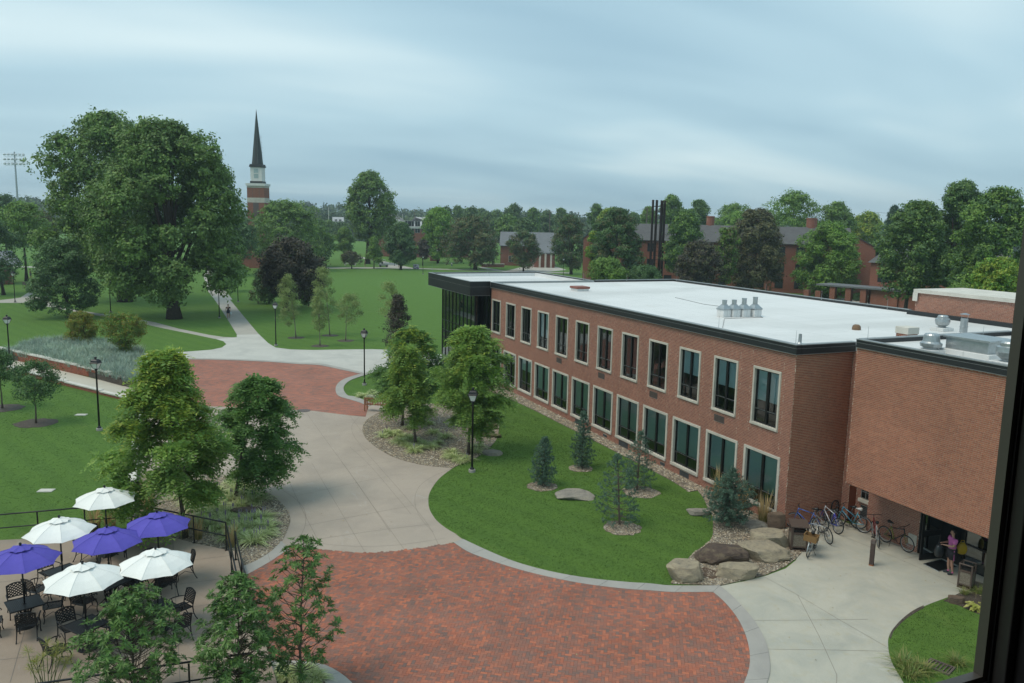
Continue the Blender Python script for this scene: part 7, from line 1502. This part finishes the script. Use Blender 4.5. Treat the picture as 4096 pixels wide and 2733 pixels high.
# ------------------------------------------------------------------ buildings and poles further off
_Z['V'] = (950, 420, .28053)
roofm = plain('grey_shingle', (.105, .105, .105), .9, 0, (.075, .075, .078), 1.2); paleroof = plain('pale_shingle', (.40, .41, .42), .85, 0, (.33, .34, .35), 1.0); slate = plain('slate', (.16, .17, .18), .8, 0, (.125, .135, .145), 1.0)
spire_m = plain('dark_copper', (.040, .045, .045), .6, .2, (.030, .033, .034), 3); spire_l = plain('green_copper', (.075, .12, .105), .7, .1)
fb_col = [(.235, .080, .050), (.275, .095, .058), (.205, .070, .046)]
def far_brick(name, k=1.0):
    m, t, p, o = _mat(name); p.inputs['Roughness'].default_value = .9; tc_ = t.nodes.new('ShaderNodeTexCoord'); b = t.nodes.new('ShaderNodeTexBrick'); b.inputs['Scale'].default_value = 1.0; b.inputs['Brick Width'].default_value = .3; b.inputs['Row Height'].default_value = .09; b.inputs['Mortar Size'].default_value = .006
    b.inputs['Color1'].default_value = c4(tuple(v*k for v in fb_col[0])); b.inputs['Color2'].default_value = c4(tuple(v*k for v in fb_col[1])); b.inputs['Mortar'].default_value = (.30*k, .22*k, .17*k, 1)
    sx_ = t.nodes.new('ShaderNodeSeparateXYZ'); cb_ = t.nodes.new('ShaderNodeCombineXYZ'); ad = t.nodes.new('ShaderNodeMath'); ad.operation = 'ADD'; t.links.new(tc_.outputs['Object'], sx_.inputs[0]); t.links.new(sx_.outputs[0], ad.inputs[0]); t.links.new(sx_.outputs[1], ad.inputs[1]); t.links.new(ad.outputs[0], cb_.inputs[0]); t.links.new(sx_.outputs[2], cb_.inputs[1]); t.links.new(cb_.outputs[0], b.inputs[0])
    kk = mixc(t, 1.0, b.outputs['Color'], ramp(t, noise(t, .25, 4), [(.3, (.82,)*3), (.7, (1.12,)*3)]), 'MULTIPLY'); t.links.new(kk, p.inputs['Base Color']); return m
FB = far_brick('far_brick', .95); farglass = plain('far_glass', (.030, .036, .040), .15)
def frame_of(p, q):
    "local frame: x along p-q, y away from the viewer"
    p, q = Vector(p), Vector(q); d = (q-p); d.z = 0; L = d.length; return math.atan2(d.y, d.x), L
# church tower and spire
D_ = 200.0; cb_ = col_at(px('V', 305, 0)[0], D_); sc = _Z['V'][2]*depth_of(cb_)/FPX; zv = lambda y: z_at(*px('V', 305, y), D_)
t = empty('church', cb_, math.atan2(RH[1], RH[0])); tag(t, 'brick church tower with white lantern and dark pointed spire', 'church'); w0, w1, ws = 120*sc, 79*sc, 69*sc
b = MB(); b.box((-w0, -w0, 0), (w0, w0, zv(1185))); tower = b.build('tower', FB, t)
b = MB(); b.box((-w0-.03, -w0-.03, zv(1395)), (w0+.03, w0+.03, zv(1327))); b.box((-w0-.02, -w0-.02, zv(1185)+.002), (w0+.02, w0+.02, zv(1160))); b.build('stone_band', Mt['stone'], tower)
b = MB(); b.box((-w0*.33, -w0-.02, zv(1700)), (w0*.33, -w0+.1, zv(1398))); b.build('recess_shade', Mt['louver'], tower)  # flat dark panel on the brick face; its colour stands in for the hollow's shade
for x in (-w0*.36, w0*.42): b = MB(); b.box((x-.03, -w0-.012, zv(1323)), (x+.03, -w0+.02, zv(1187))); b.build('brick_joint', Mt['louver'], tower)
b = MB(); b.box((-w0-.22, -w0-.22, zv(1158)), (w0+.22, w0+.22, zv(1124))); b.build('cornice', Mt['white'], t)
b = MB(); b.box((-w1-.12, -w1-.12, zv(1123)), (w1+.12, w1+.12, zv(1091))); b.build('lantern_base', spire_m, t)
b = MB(); b.box((-w1, -w1, zv(1090)), (w1, w1, zv(895))); lan = b.build('lantern', Mt['white'], t)
b = MB(); b.box((-31*sc, -w1-.03, zv(1050)), (31*sc, -w1+.05, zv(916))); wn = b.build('window', plain('lantern_pane', (.36, .46, .46), .4), lan)
b = MB(); b.box((-34*sc, -w1-.05, zv(988)), (34*sc, -w1-.031, zv(976))); b.build('glazing_bar', Mt['white'], lan)
b = MB(); b.box((-w1-.20, -w1-.20, zv(893)), (w1+.20, w1+.20, zv(868))); b.box((-w1-.10, -w1-.10, zv(867)), (w1+.10, w1+.10, zv(850))); b.build('eaves', spire_m, t)
b = MB(); n = 8; b.lathe([(ws*1.08, zv(849)), (ws*.94, zv(760)), (ws*.02, zv(66))], 8, ph=math.pi/8, cap=False); b.build('spire', spire_m, t)
b = MB()
for k in range(8): a = math.pi/8 + k*math.pi/4; b.tube([(math.cos(a)*ws*1.08, math.sin(a)*ws*1.08, zv(849)), (math.cos(a)*ws*.94, math.sin(a)*ws*.94, zv(760)), (0, 0, zv(66))], [.05, .05, .02], 4)
b.build('spire_rib', spire_l, t)
b = MB(); x0 = 55*sc; b.tube([(x0+.25, 0, zv(760)), (x0-.05, 0, zv(440))], .035, 4)
for k in range(5): y = 760-k*75; b.tube([(x0+.2-.06*k, 0, zv(y)), (x0+.55-.06*k, 0, zv(y)+.05)], .025, 4)
b.build('aerial', Mt['galv'], t)
b = MB(); b.box((-9, 2.5, 0), (5, 26, 6.5)); nave = b.build('nave', FB, t); b = MB(); b.add([(-9.4, 2.2, 6.5), (5.4, 2.2, 6.5), (5.4, 26.3, 6.5), (-9.4, 26.3, 6.5), (-2, 2.2, 10.5), (-2, 26.3, 10.5)], [(0, 1, 4), (1, 2, 5, 4), (2, 3, 5), (3, 0, 4, 5)]); b.build('roof', roofm, t)
# bell tower of brown steel columns
D2 = 150.0; bt = col_at(px('G', 1118, 0)[0], D2); s2 = _Z['G'][2]*depth_of(bt)/FPX; ht = z_at(*px('G', 1118, 68), D2)
t = empty('bell_tower', bt, math.atan2(RH[1], RH[0])); tag(t, 'tall open bell tower of dark brown steel columns', 'bell tower'); stl = plain('weathering_steel', (.055, .036, .030), .8, .2, (.038, .027, .024), 4)
for k, (x, w_, y) in enumerate(((-1.05, .34, 0), (-.55, .26, -.7), (-.22, .30, .6), (.30, .24, -.75), (.62, .40, .2), (1.02, .36, -.3))):
    b = MB(); b.box((x-w_/2, y-.05, 0), (x+w_/2, y+.05, ht - .02*k)); b.box((x-w_/2, y-.22, 0), (x-w_/2+.05, y+.22, ht-.02*k-.001)); b.box((x+w_/2-.05, y-.22, 0), (x+w_/2, y+.22, ht-.02*k-.001)); b.build('column', stl, t)
for k in range(9): z = 2.0+.75*k; b = MB(); b.box((-.9, -.05, z), (.3, .03, z+.06)); b.build('rung', stl, t)
for z, r_ in ((ht-2.2, .30), (ht-3.4, .22)): b = MB(); b.lathe([(.10, .55), (.16, .45), (r_*.8, .25), (r_, 0), (r_*.95, -.02)], 14, (.08, 0, z)); b.build('bell', plain('bell_bronze', (.20, .25, .24), .5, .5), t)
b = MB(); b.box((-.9, -.08, ht-1.2), (.9, .08, ht-1.05)); b.build('crossbeam', stl, t)
# dormitory
def gabled(t, name, x0, x1, y0, y1, ze, zr, along='x', ov_=.35, wall=FB, roof=roofm):
    b = MB(); b.box((x0, y0, 0), (x1, y1, ze)); xm, ym = (x0+x1)/2, (y0+y1)/2
    if along == 'x': b.add([(x0, y0, ze), (x0, y1, ze), (x0, ym, zr-.1), (x1, y0, ze), (x1, y1, ze), (x1, ym, zr-.1)], [(0, 2, 1), (3, 4, 5)])
    else: b.add([(x0, y0, ze), (x1, y0, ze), (xm, y0, zr-.1), (x0, y1, ze), (x1, y1, ze), (xm, y1, zr-.1)], [(0, 1, 2), (4, 3, 5)])
    w_ = b.build(name, wall, t); r_ = MB(); o_ = ov_
    if along == 'x': A_ = [((x0-o_*.5, y0-o_, ze-.2), (x1+o_*.5, y0-o_, ze-.2), (x1+o_*.5, ym, zr), (x0-o_*.5, ym, zr)), ((x1+o_*.5, y1+o_, ze-.2), (x0-o_*.5, y1+o_, ze-.2), (x0-o_*.5, ym, zr), (x1+o_*.5, ym, zr))]
    else: A_ = [((x0-o_, y1+o_*.5, ze-.2), (x0-o_, y0-o_*.5, ze-.2), (xm, y0-o_*.5, zr), (xm, y1+o_*.5, zr)), ((x1+o_, y0-o_*.5, ze-.2), (x1+o_, y1+o_*.5, ze-.2), (xm, y1+o_*.5, zr), (xm, y0-o_*.5, zr))]
    for q in A_: r_.add([Vector(v) + Vector((0, 0, .12)) for v in q] + [Vector(v) for v in q], [(0, 1, 2, 3), (7, 6, 5, 4), (0, 4, 5, 1), (1, 5, 6, 2), (2, 6, 7, 3), (3, 7, 4, 0)])
    r_.build('roof', roof, t); return w_
def win(parent, x, y, z0, w_, h_, fm='black', mull=True):
    b = MB(); b.box((x-w_/2-.05, y-.05, z0-.05), (x+w_/2+.05, y+.02, z0+h_+.05)); o = b.build('window', Mt[fm], parent)
    b = MB()
    for a, c in (((x-w_/2, x-.03), (x+.03, x+w_/2)) if mull else ((x-w_/2, x+w_/2),)): b.box((a, y-.06, z0), (c, y-.051, z0+h_))
    b.build('pane', farglass, o); return o
dl, dr_ = col_at(2337, 160), col_at(3520, 158); rz_, Ld = frame_of(dl, dr_); t = empty('dormitory', dl, rz_); tag(t, 'long three-storey brick dormitory with grey gabled roof behind the trees', 'building')
mw = gabled(t, 'main_wall', 3, Ld-4, 2.0, 15, 9.1, 12.0); g1 = gabled(t, 'left_gable_wall', 0, 7.6, 0, 16, 9.1, 11.95, 'y'); g2 = gabled(t, 'right_gable_wall', Ld-11.5, Ld-.2, 0, 16, 8.8, 11.9, 'y')
for f_, z in ((0, .9), (1, 3.9), (2, 6.9)):
    for k in range(11): win(mw, 9.5+k*3.4, 2.0, z, 1.35, 1.5)
    win(g1, 4.0, 0, z, 1.2, 1.5)
b = MB(); b.box((3.45, -.04, 9.0), (4.15, .05, 11.1)); b.build('gable_louver', plain('louver_grey', (.16, .17, .19), .7), g1); xg = (Ld-11.5+Ld-.2)/2; b = MB(); b.box((xg-.4, -.04, 9.0), (xg+.4, .05, 11.0)); b.build('gable_louver', Mt['greylouver'], g2); b = MB(); b.box((xg-1.2, -.04, 8.35), (xg+1.6, .04, 8.5)); b.build('stone_lintel', Mt['stone'], g2)
for zn, xa, xb, yt in (('G', 1770, 1872, 285), ('H', 672, 790, 215)):
    xc = (px(zn, xa, 0)[0]+px(zn, xb, 0)[0])/2; q = col_at(xc, 166); r_ = (px(zn, xb, 0)[0]-px(zn, xa, 0)[0])/2*depth_of(q)/FPX; zt_ = z_at(xc, px(zn, 0, yt)[1], 166); lx = t.matrix_basis.inverted() @ q; b = MB(); b.lathe([(r_*1.06, 9), (r_, zt_-.3), (r_*1.06, zt_-.25), (r_*1.06, zt_)], 20, (lx.x, lx.y, 0)); ch = b.build('round_chimney', FB, t, smooth=False)
    if zn == 'H':
        b = MB()
        for k in range(5): b.tube([(lx.x-.7+.35*k, lx.y, zt_), (lx.x-.7+.35*k, lx.y, zt_+.9)], .05, 5)
        b.build('flue', Mt['galv'], ch)
# lower dormitory wing with the entrance canopy
el_, er_ = col_at(3500, 140), col_at(4150, 132); rz_, Le = frame_of(el_, er_); t = empty('dormitory_wing', el_, rz_); tag(t, 'two-storey brick dormitory wing with flat entrance canopy at right', 'building')
b = MB(); b.box((0, 0, 0), (Le, 12, 6.9)); w_ = b.build('wall', FB, t); b = MB(); b.add([(-.4, -.4, 6.9), (Le+.4, -.4, 6.9), (Le+.4, 12.4, 6.9), (-.4, 12.4, 6.9), (-.4, 6, 9.0), (Le+.4, 6, 9.0)], [(0, 1, 5, 4), (2, 3, 4, 5), (0, 4, 3), (1, 2, 5)]); b.build('roof', roofm, t)
for z in (1.0, 4.0):
    for k in range(8): win(w_, 2.2+k*3.4, 0, z, 1.8, 1.6)
b = MB(); b.box((-6.5, -4.5, 3.0), (Le*.75, .0, 3.25)); b.build('canopy', slate, t)
for k, x in enumerate((-8.2, -6.2, -3.8, -1.2, 1.2, 6.0)): b = MB(); b.box((x-.45, -4.3, 0), (x+.45, -3.6, (2.1 if k < 2 else 2.98))); b.build('brick_pier', FB, t)
b = MB(); b.box((2.2, -3.9, 0), (Le*.7, -3.6, 2.9)); b.build('screen_wall', FB, t)
# pale-roofed hall
def hip(t, x0, x1, y0, y1, ze, zr, roof, wall):
    b = MB(); b.box((x0, y0, 0), (x1, y1, ze)); w_ = b.build('wall', wall, t); b = MB(); m = (y1-y0)/2; b.add([(x0-.4, y0-.4, ze), (x1+.4, y0-.4, ze), (x1+.4, y1+.4, ze), (x0-.4, y1+.4, ze), (x0+m, y0+m, zr), (x1-m, y0+m, zr)], [(0, 1, 5, 4), (1, 2, 5), (2, 3, 4, 5), (3, 0, 4)]); b.build('roof', roof, t); b = MB(); b.box((x0-.3, y0-.3, ze-.55), (x1+.3, y1+.3, ze-.004)); b.build('eaves_board', Mt['white'], t); return w_
DH = 262.0; hl = col_at(px('K', 575, 0)[0], DH); hr = col_at(px('K', 1700, 0)[0], DH); rz_, Lh = frame_of(hl, hr); t = empty('pale_roofed_hall', hl, rz_); tag(t, 'brick hall with pale grey hipped roofs and white trim beyond the quad', 'building'); kx = Lh/(1700-575); zk = lambda y: z_at(*px('K', 1000, y), DH)
a1 = hip(t, 0, 385*kx, 0, 14, zk(628), zk(528), paleroof, FB); a2 = hip(t, 395*kx, 790*kx, -3, 14, zk(665), zk(552), paleroof, FB); b = MB(); b.box((385*kx, 3, 0), (1125*kx, 12, zk(640))); b.build('link_wall', FB, t); b = MB(); b.box((380*kx, 2.6, zk(640)), (1125*kx, 12.4, zk(600))); b.build('link_roof', paleroof, t)
for x in (445, 490, 560, 640, 700): win(a2, (x-575+395-180+190)*kx*.0 + (x-50)*kx, -3, zk(735), 1.5, 3.6, 'white')
for x in (60, 110, 250, 320): win(a1, x*kx, 0, zk(650)-2.2, 1.3, 2.0, 'white')
b = MB(); b.box((195*kx, 6, zk(530)), (222*kx, 8, zk(470))); b.build('white_cupola', Mt['white'], t); b = MB(); b.lathe([(1.1, 0), (.05, 3.2)], 4, (208*kx, 7, zk(470)), ph=.785); b.build('cupola_roof', Mt['white'], t)
# slate-roofed house by the patio
DS = 222.0; sl_, sr_ = col_at(px('z4', 1350, 0)[0], DS), col_at(px('z4', 1720, 0)[0], DS); rz_, Ls_ = frame_of(sl_, sr_); t = empty('slate_roofed_house', sl_, rz_); tag(t, 'low brick building with grey slate roof by the patio', 'building'); zs_ = lambda y: z_at(*px('z4', 1550, y), DS)
w_ = gabled(t, 'wall', 0, Ls_, 0, 12, zs_(560), zs_(474), 'x', .6, FB, slate); b = MB(); b.add([(-.3, -.1, zs_(560)), (-.3, 12.1, zs_(560)), (-.3, 6, zs_(476))], [(0, 2, 1)]); b.build('gable_board', Mt['black'], w_)
b = MB(); b.box((Ls_*.62, -6, 0), (Ls_*.98, .0, zs_(608))); b.build('porch_wall', FB, t); b = MB(); b.add([(Ls_*.58, -6.5, zs_(598)), (Ls_*1.02, -6.5, zs_(598)), (Ls_*1.02, 0, zs_(545)), (Ls_*.58, 0, zs_(545)), (Ls_*.58, -6.5, zs_(606)), (Ls_*1.02, -6.5, zs_(606))], [(0, 1, 2, 3), (4, 5, 1, 0)]); b.build('porch_roof', slate, t)
for k in range(3): b = MB(); b.box((Ls_*(.70+.1*k), -6.6, 0), (Ls_*(.70+.1*k)+.5, -6.05, zs_(604))); b.build('stone_pillar', Mt['stone'], t)
for k in range(4): win(w_, 3+k*3.2, 0, 1.0, 1.4, 1.6, 'white')
# small brick pavilion on the far left
hp = gp('J', 245, 740); hq = gp('J', -330, 760); rz_, Lp = frame_of(hq, hp); t = empty('brick_pavilion', hq, rz_); tag(t, 'small brick pavilion with slanted metal roof at the left edge', 'building'); dp_ = math.hypot(hp.x, hp.y); zt_ = z_at(*px('J', 200, 375), dp_)
b = MB(); b.box((0, 0, 0), (Lp, 5, zt_)); w_ = b.build('wall', FB, t); b = MB(); b.add([(-.5, -1.0, zt_), (Lp+1.4, -1.0, zt_), (Lp+1.4, 5.5, zt_+1.9), (-.5, 5.5, zt_+1.9), (-.5, -1.0, zt_+.18), (Lp+1.4, -1.0, zt_+.18), (Lp+1.4, 5.5, zt_+2.1), (-.5, 5.5, zt_+2.1)], [(3, 2, 1, 0), (4, 5, 6, 7), (0, 1, 5, 4), (1, 2, 6, 5), (2, 3, 7, 6), (3, 0, 4, 7)]); b.build('roof', plain('metal_roof', (.30, .33, .36), .5, .4), t)
b = MB(); b.box((Lp-2.2, -.03, .1), (Lp-1.2, .03, 2.2)); b.build('door', Mt['louver'], w_)
# pale hall glimpsed behind the trees at left, and the small white house on the hill
for zn, l, r, tp_, bt_, dist, lb_, wm in (('z3', 285, 345, 852, 905, 260, 'pale building glimpsed between the trees at far left', Mt['capstone']), ('K', 92, 215, 556, 612, 430, 'small white house on the far hillside', Mt['white'])):
    a, c = col_at(px(zn, l, 0)[0], dist), col_at(px(zn, r, 0)[0], dist); rz_, L_ = frame_of(a, c); t = empty('far_house', a, rz_); tag(t, lb_, 'house'); ztp, zbt = z_at(*px(zn, l, tp_), dist), z_at(*px(zn, l, bt_), dist); w_ = gabled(t, 'wall', 0, L_, 0, 7, max(zbt*.3+ztp*.7-1.2, 1.0), ztp, 'x', .5, wm, paleroof); win(w_, L_*.3, 0, max(zbt, .6), 1.2, 1.3); win(w_, L_*.7, 0, max(zbt, .6), 1.2, 1.3)
# low brick walls on the quad
for zn, l, r, tp_, bt_, lb_ in (('I', 1415, 1545, 152, 218, 'orange brick wall end showing under the bright green tree'), ('z4', 1225, 1372, 684, 704, 'low orange brick wall under the wide brownish tree')):
    a, c = gp(zn, l, bt_), gp(zn, r, bt_); dist = math.hypot(a.x, a.y); h_ = z_at(*px(zn, l, tp_), dist); rz_, L_ = frame_of(a, c); t = empty('low_brick_wall', a, rz_); tag(t, lb_, 'wall'); b = MB(); b.box((0, 0, 0), (L_, .6, h_)); b.build('wall', FB, t); b = MB(); b.box((-.1, -.1, h_+.002), (L_+.1, .7, h_+.12)); b.build('cap_stone', Mt['stone'], t)
# utility poles and wires
wood_p = plain('pole_wood', (.16, .13, .105), .9); pts_ = []
for zn, x, tp_, dist, lb_, arms in (('K', 42, 435, 430, 'tall pale pole above the far trees left of the tallest tree', 0), ('K', 1052, 462, 400, 'utility pole above the pale-roofed hall', 1), ('K', 912, 520, 420, 'shorter utility pole left of the hall chimney line', 0), ('K', 1770, 450, 330, 'utility pole with crossarm above the wide brownish tree', 1), ('z4', 1678, 322, 300, 'utility pole right of the slate roof', 1), ('G', 965, 165, 230, 'utility pole with crossarms left of the bell tower', 2)):
    q = col_at(px(zn, x, 0)[0], dist); h_ = z_at(*px(zn, x, tp_), dist); t = empty('utility_pole', q, math.atan2(RH[1], RH[0])); tag(t, lb_, 'utility pole'); b = MB(); b.lathe([(.20, 0), (.13, h_)], 8); b.build('pole', wood_p if arms else Mt['capstone'], t)
    for k in range(arms): b = MB(); b.box((-1.3, -.16, h_-.6-1.6*k), (1.3, -.14+.14, h_-.45-1.6*k)); b.build('crossarm', wood_p, t)
    if arms: pts_.append(Vector((q.x, q.y, h_-.4)))
def wire(a, c, label, sag=1.2, r_=.02):
    b = MB(); b.tube([a.lerp(c, i/12) - Vector((0, 0, 4*sag*(i/12)*(1-i/12))) for i in range(13)], r_, 4); tag(b.build('power_line', Mt['black']), label, 'wire')
wire(pts_[1], pts_[2], 'power line between the poles over the slate roof', 1.5); wire(pts_[2], pts_[3], 'power line running to the pole left of the bell tower', 1.5)
wire(Vector(col_at(3450, 240)) + Vector((0, 0, z_at(3450, 845, 240))), Vector(col_at(4200, 200)) + Vector((0, 0, z_at(4200, 868, 200))), 'thin power line above the dormitory at right', .6, .025)
# stadium floodlights
D5 = 330.0; q = col_at(px('z3', 126, 0)[0], D5); k5 = _Z['z3'][2]*depth_of(q)/FPX; t = empty('stadium_light', q, math.atan2(RH[1], RH[0])); tag(t, 'tall stadium floodlight mast with three rows of lamps at far left', 'floodlight'); zz = lambda y: z_at(*px('z3', 126, y), D5)
b = MB(); b.lathe([(.45, 0), (.22, zz(350))], 10); b.build('mast', Mt['galv'], t)
for y, n in ((368, 6), (400, 6), (430, 6)):
    b = MB(); b.box((-68*k5, -.1, zz(y+14)), (66*k5, .1, zz(y+12)-.02)); b.box((-68*k5, -.1, zz(y-8)), (66*k5, .1, zz(y-9)-.02)); b.build('cross_beam', Mt['galv'], t)
    for k in range(n): x = (-63+126*k/(n-1))*k5; b = MB(); b.lathe([(.10, .35), (.45, .1), (.5, -.1), (.3, -.35)], 12, (x, -.35, zz(y))); b.build('lamp', plain('lamp_face', (.62, .66, .68), .3, .3), t)
# small things on the quad
boulder('I', 1180, 1267, 262, 326, 'pale', 'painted white and purple rock on the quad', 40, .7); pr_ = bpy.context.scene.objects[-1] if False else None
def paintmat():
    m, tt, p, o = _mat('painted_rock'); tt.links.new(ramp(tt, noise(tt, .9, 2, .5), [(.35, (.10, .03, .14)), (.48, (.62, .62, .64)), (.60, (.14, .05, .18)), (.72, (.66, .66, .68))]), p.inputs['Base Color']); p.inputs['Roughness'].default_value = .5; return m
for o in [o for o in scene.objects if o.name.startswith('boulder') and o.get('label', '').startswith('painted')]: o.data.materials[0] = paintmat()
t = empty('fire_hydrant', gp('I', 1703, 284)); tag(t, 'blue and white fire hydrant on the far grass', 'hydrant'); b = MB(); b.lathe([(.17, 0), (.17, .06), (.12, .08), (.12, .5), (.16, .52), (.16, .56)], 12); b.build('barrel', plain('hydrant_blue', (.03, .06, .20), .5), t); b = MB(); b.lathe([(.15, .56), (.13, .68), (.06, .76), (.03, .80)], 12); b.tube([(-.2, 0, .40), (.2, 0, .40)], .06, 8); b.build('bonnet', Mt['white'], t)
t = empty('stone_bench', gp('I', 338, 275), math.atan2(RH[1], RH[0])); tag(t, 'pale stone bench under the redbud', 'bench'); b = MB(); b.box((-1.7, -.3, .40), (1.7, .3, .55)); b.build('seat', Mt['capstone'], t)
for x in (-1.2, 1.2): b = MB(); b.box((x-.2, -.25, 0), (x+.2, .25, .398)); b.build('leg', Mt['capstone'], t)
t = empty('utility_cart', gp('I', 785, 296), math.atan2(RH[1], RH[0])+.2); tag(t, 'pale grey utility cart parked on the quad path', 'cart'); cm = plain('cart_grey', (.36, .40, .40), .5)
b = MB(); b.box((-1.2, -.6, .35), (1.2, .6, .85)); b.build('body', cm, t, bevel=.05); b = MB(); b.box((-1.15, -.55, 1.75), (.5, .55, 1.82)); b.build('roof', cm, t)
for x in (-1.1, .45):
    for y in (-.5, .5): b = MB(); b.box((x-.03, y-.03, .85), (x+.03, y+.03, 1.75)); b.build('strut', Mt['white'], t)
b = MB(); b.box((-.5, -.5, .85), (-.1, .5, 1.25)); b.build('seat', Mt['black'], t)
for x in (-.75, .8):
    for y in (-.6, .6): b = MB(); b.torus((x, y, .26), (0, 1, 0), .19, .07, 16, 6); b.lathe([(.12, -.03), (.12, .03)], 8, (x, y, .26)); b.build('wheel', Mt['black'], t)
def flowers(zn, pts, label, cols, n, r_, name):
    rg_ = np.random.default_rng(len(label)); P = np.array([tuple(gp(zn, *pts[i % len(pts)]) + Vector((rg_.normal()*r_, rg_.normal()*r_, abs(rg_.normal())*.35 + .1))) for i in range(n)]); V, F = blades(P, unit(rg_.normal(size=P.shape) + np.array([0, 0, .8])), rg_.normal(size=P.shape), .30, .28); tag(np_mesh(name, V, F, leafmat(name, cols, .1, .7, 1, .1)), label, 'flowers', None, 'stuff')
flowers('z4', [(1530, 698), (1555, 696), (1580, 698), (1605, 698), (1630, 697), (1665, 694)], 'white and pink flower mounds along the patio', [(.60, .60, .58), (.35, .12, .24), (.62, .62, .60), (.05, .09, .02)], 1500, .8, 'patio_flowers')
flowers('H', [(1350, 1090), (1390, 1080), (1430, 1090), (1500, 1130), (1300, 1125)], 'white flower heads in front of the dormitory entrance', [(.55, .55, .48), (.10, .16, .05), (.5, .5, .44)], 160, .5, 'white_flowers')
for k, (x, y, s, lb_) in enumerate(((1380, 1195, 1.5, 'large pale fountain grass clump in front of the dormitory piers'), (1460, 1195, 1.1, 'green fountain grass clump right of the large pale one'))):
    V, F = grass_mesh(np.random.default_rng(700+k), 420, .35, 1.25, .03, .7, .5); o = np_mesh('fountain_grass', V, F, LEAF['lyme' if k == 0 else 'green']); o.location = gp('H', x, y); o.scale = (s,)*3; tag(o, lb_, 'grass clump')
for k, (x, y, w_, lb_) in enumerate(((1140, 1130, 110, 'dark clipped shrub left of the dormitory piers'), (900, 1160, 150, 'dark low shrub under the bright mid-green tree'), (1250, 1185, 120, 'low green shrub by the dormitory path'))):
    broadleaf(fit('H', x, y, x-w_/2, x+w_/2, y-80, y-10), 710+k, 'maple', 'dome', lb_, n=8, lr=.5, clumps=36, lpc=8, size=.22, name='shrub', cat='shrub', limbs=2)
# ------------------------------------------------------------------ the room behind the window the view is taken from
XW = -1.0; corner = xp('p', 3893, 2686, XW); ye, zs0 = corner.y, corner.z
wmat = plain('dark_bronze', (.050, .048, .046), .5, .3); gmat = plain('gasket', (.006, .006, .008), .8); smat = plain('spacer', (.13, .115, .10), .55, .4); wallm = plain('dim_wall', (.030, .030, .030), .9)
t = empty('window_frame', (XW, ye, zs0)); tag(t, 'dark metal window frame at the right edge, closest to the viewer', 'window frame')
def wf(a, c, name, m, **k): b = MB(); b.box(Vector(a) - t.location, Vector(c) - t.location); b.build(name, m, t, **k)
wf((XW, ye, zs0-.0), (XW+.02, ye+.014, 15.2), 'spacer', smat); wf((XW+.002, ye+.0141, zs0-.03), (XW+.024, ye+.022, 15.2), 'gasket', gmat); wf((XW+.004, ye+.0221, zs0-.10), (XW+.05, ye+.047, 15.2), 'jamb', wmat, bevel=.003); wf((XW+.006, ye+.0471, zs0-.10), (XW+.12, ye+.20, 15.2), 'jamb_cover', gmat, bevel=.003)
wf((XW, -1.9, zs0-.012), (XW+.02, ye+.0139, zs0-.0005), 'bottom_spacer', smat); wf((XW+.002, -1.9, zs0-.020), (XW+.024, ye+.0139, zs0-.0122), 'bottom_gasket', gmat); wf((XW+.004, -1.9, zs0-.16), (XW+.12, ye+.0219, zs0-.0202), 'sill', wmat, bevel=.003)
def st_(a, c, name): b = MB(); b.box(a, c); tag(b.build(name, wallm), kind='structure')
st_((XW+.01, ye+.201, 10.8), (3.2, ye+.45, 15.2), 'room_wall'); st_((3.2, -4.6, 10.8), (3.4, ye+.45, 15.2), 'room_wall'); st_((XW+.01, -4.8, 10.8), (3.2, -4.6, 15.2), 'room_wall'); st_((XW+.01, -4.6, 10.6), (3.2, ye+.2, 10.8), 'room_floor'); st_((XW+.01, -4.8, 15.2), (3.4, ye+.45, 15.4), 'room_ceiling')
st_((XW+.01, -4.6, 10.801), (XW+.1, ye+.199, zs0-.1605), 'room_wall')
# ------------------------------------------------------------------ the hazy air over the far trees
hzm = bpy.data.materials.new('haze'); hzm.use_nodes = True; ht_ = hzm.node_tree; ht_.nodes.clear(); ho = ht_.nodes.new('ShaderNodeOutputMaterial'); pv = ht_.nodes.new('ShaderNodeVolumePrincipled')
pv.inputs['Color'].default_value = (.72, .86, .95, 1); pv.inputs['Density'].default_value = .00036; pv.inputs['Anisotropy'].default_value = .2; ht_.links.new(pv.outputs[0], ho.inputs['Volume'])
b = MB(); b.box((-2650, -1550, -1.0), (350, 1950, 75)); tag(b.build('haze', hzm), 'thin pale haze in the air', None, None, 'stuff')
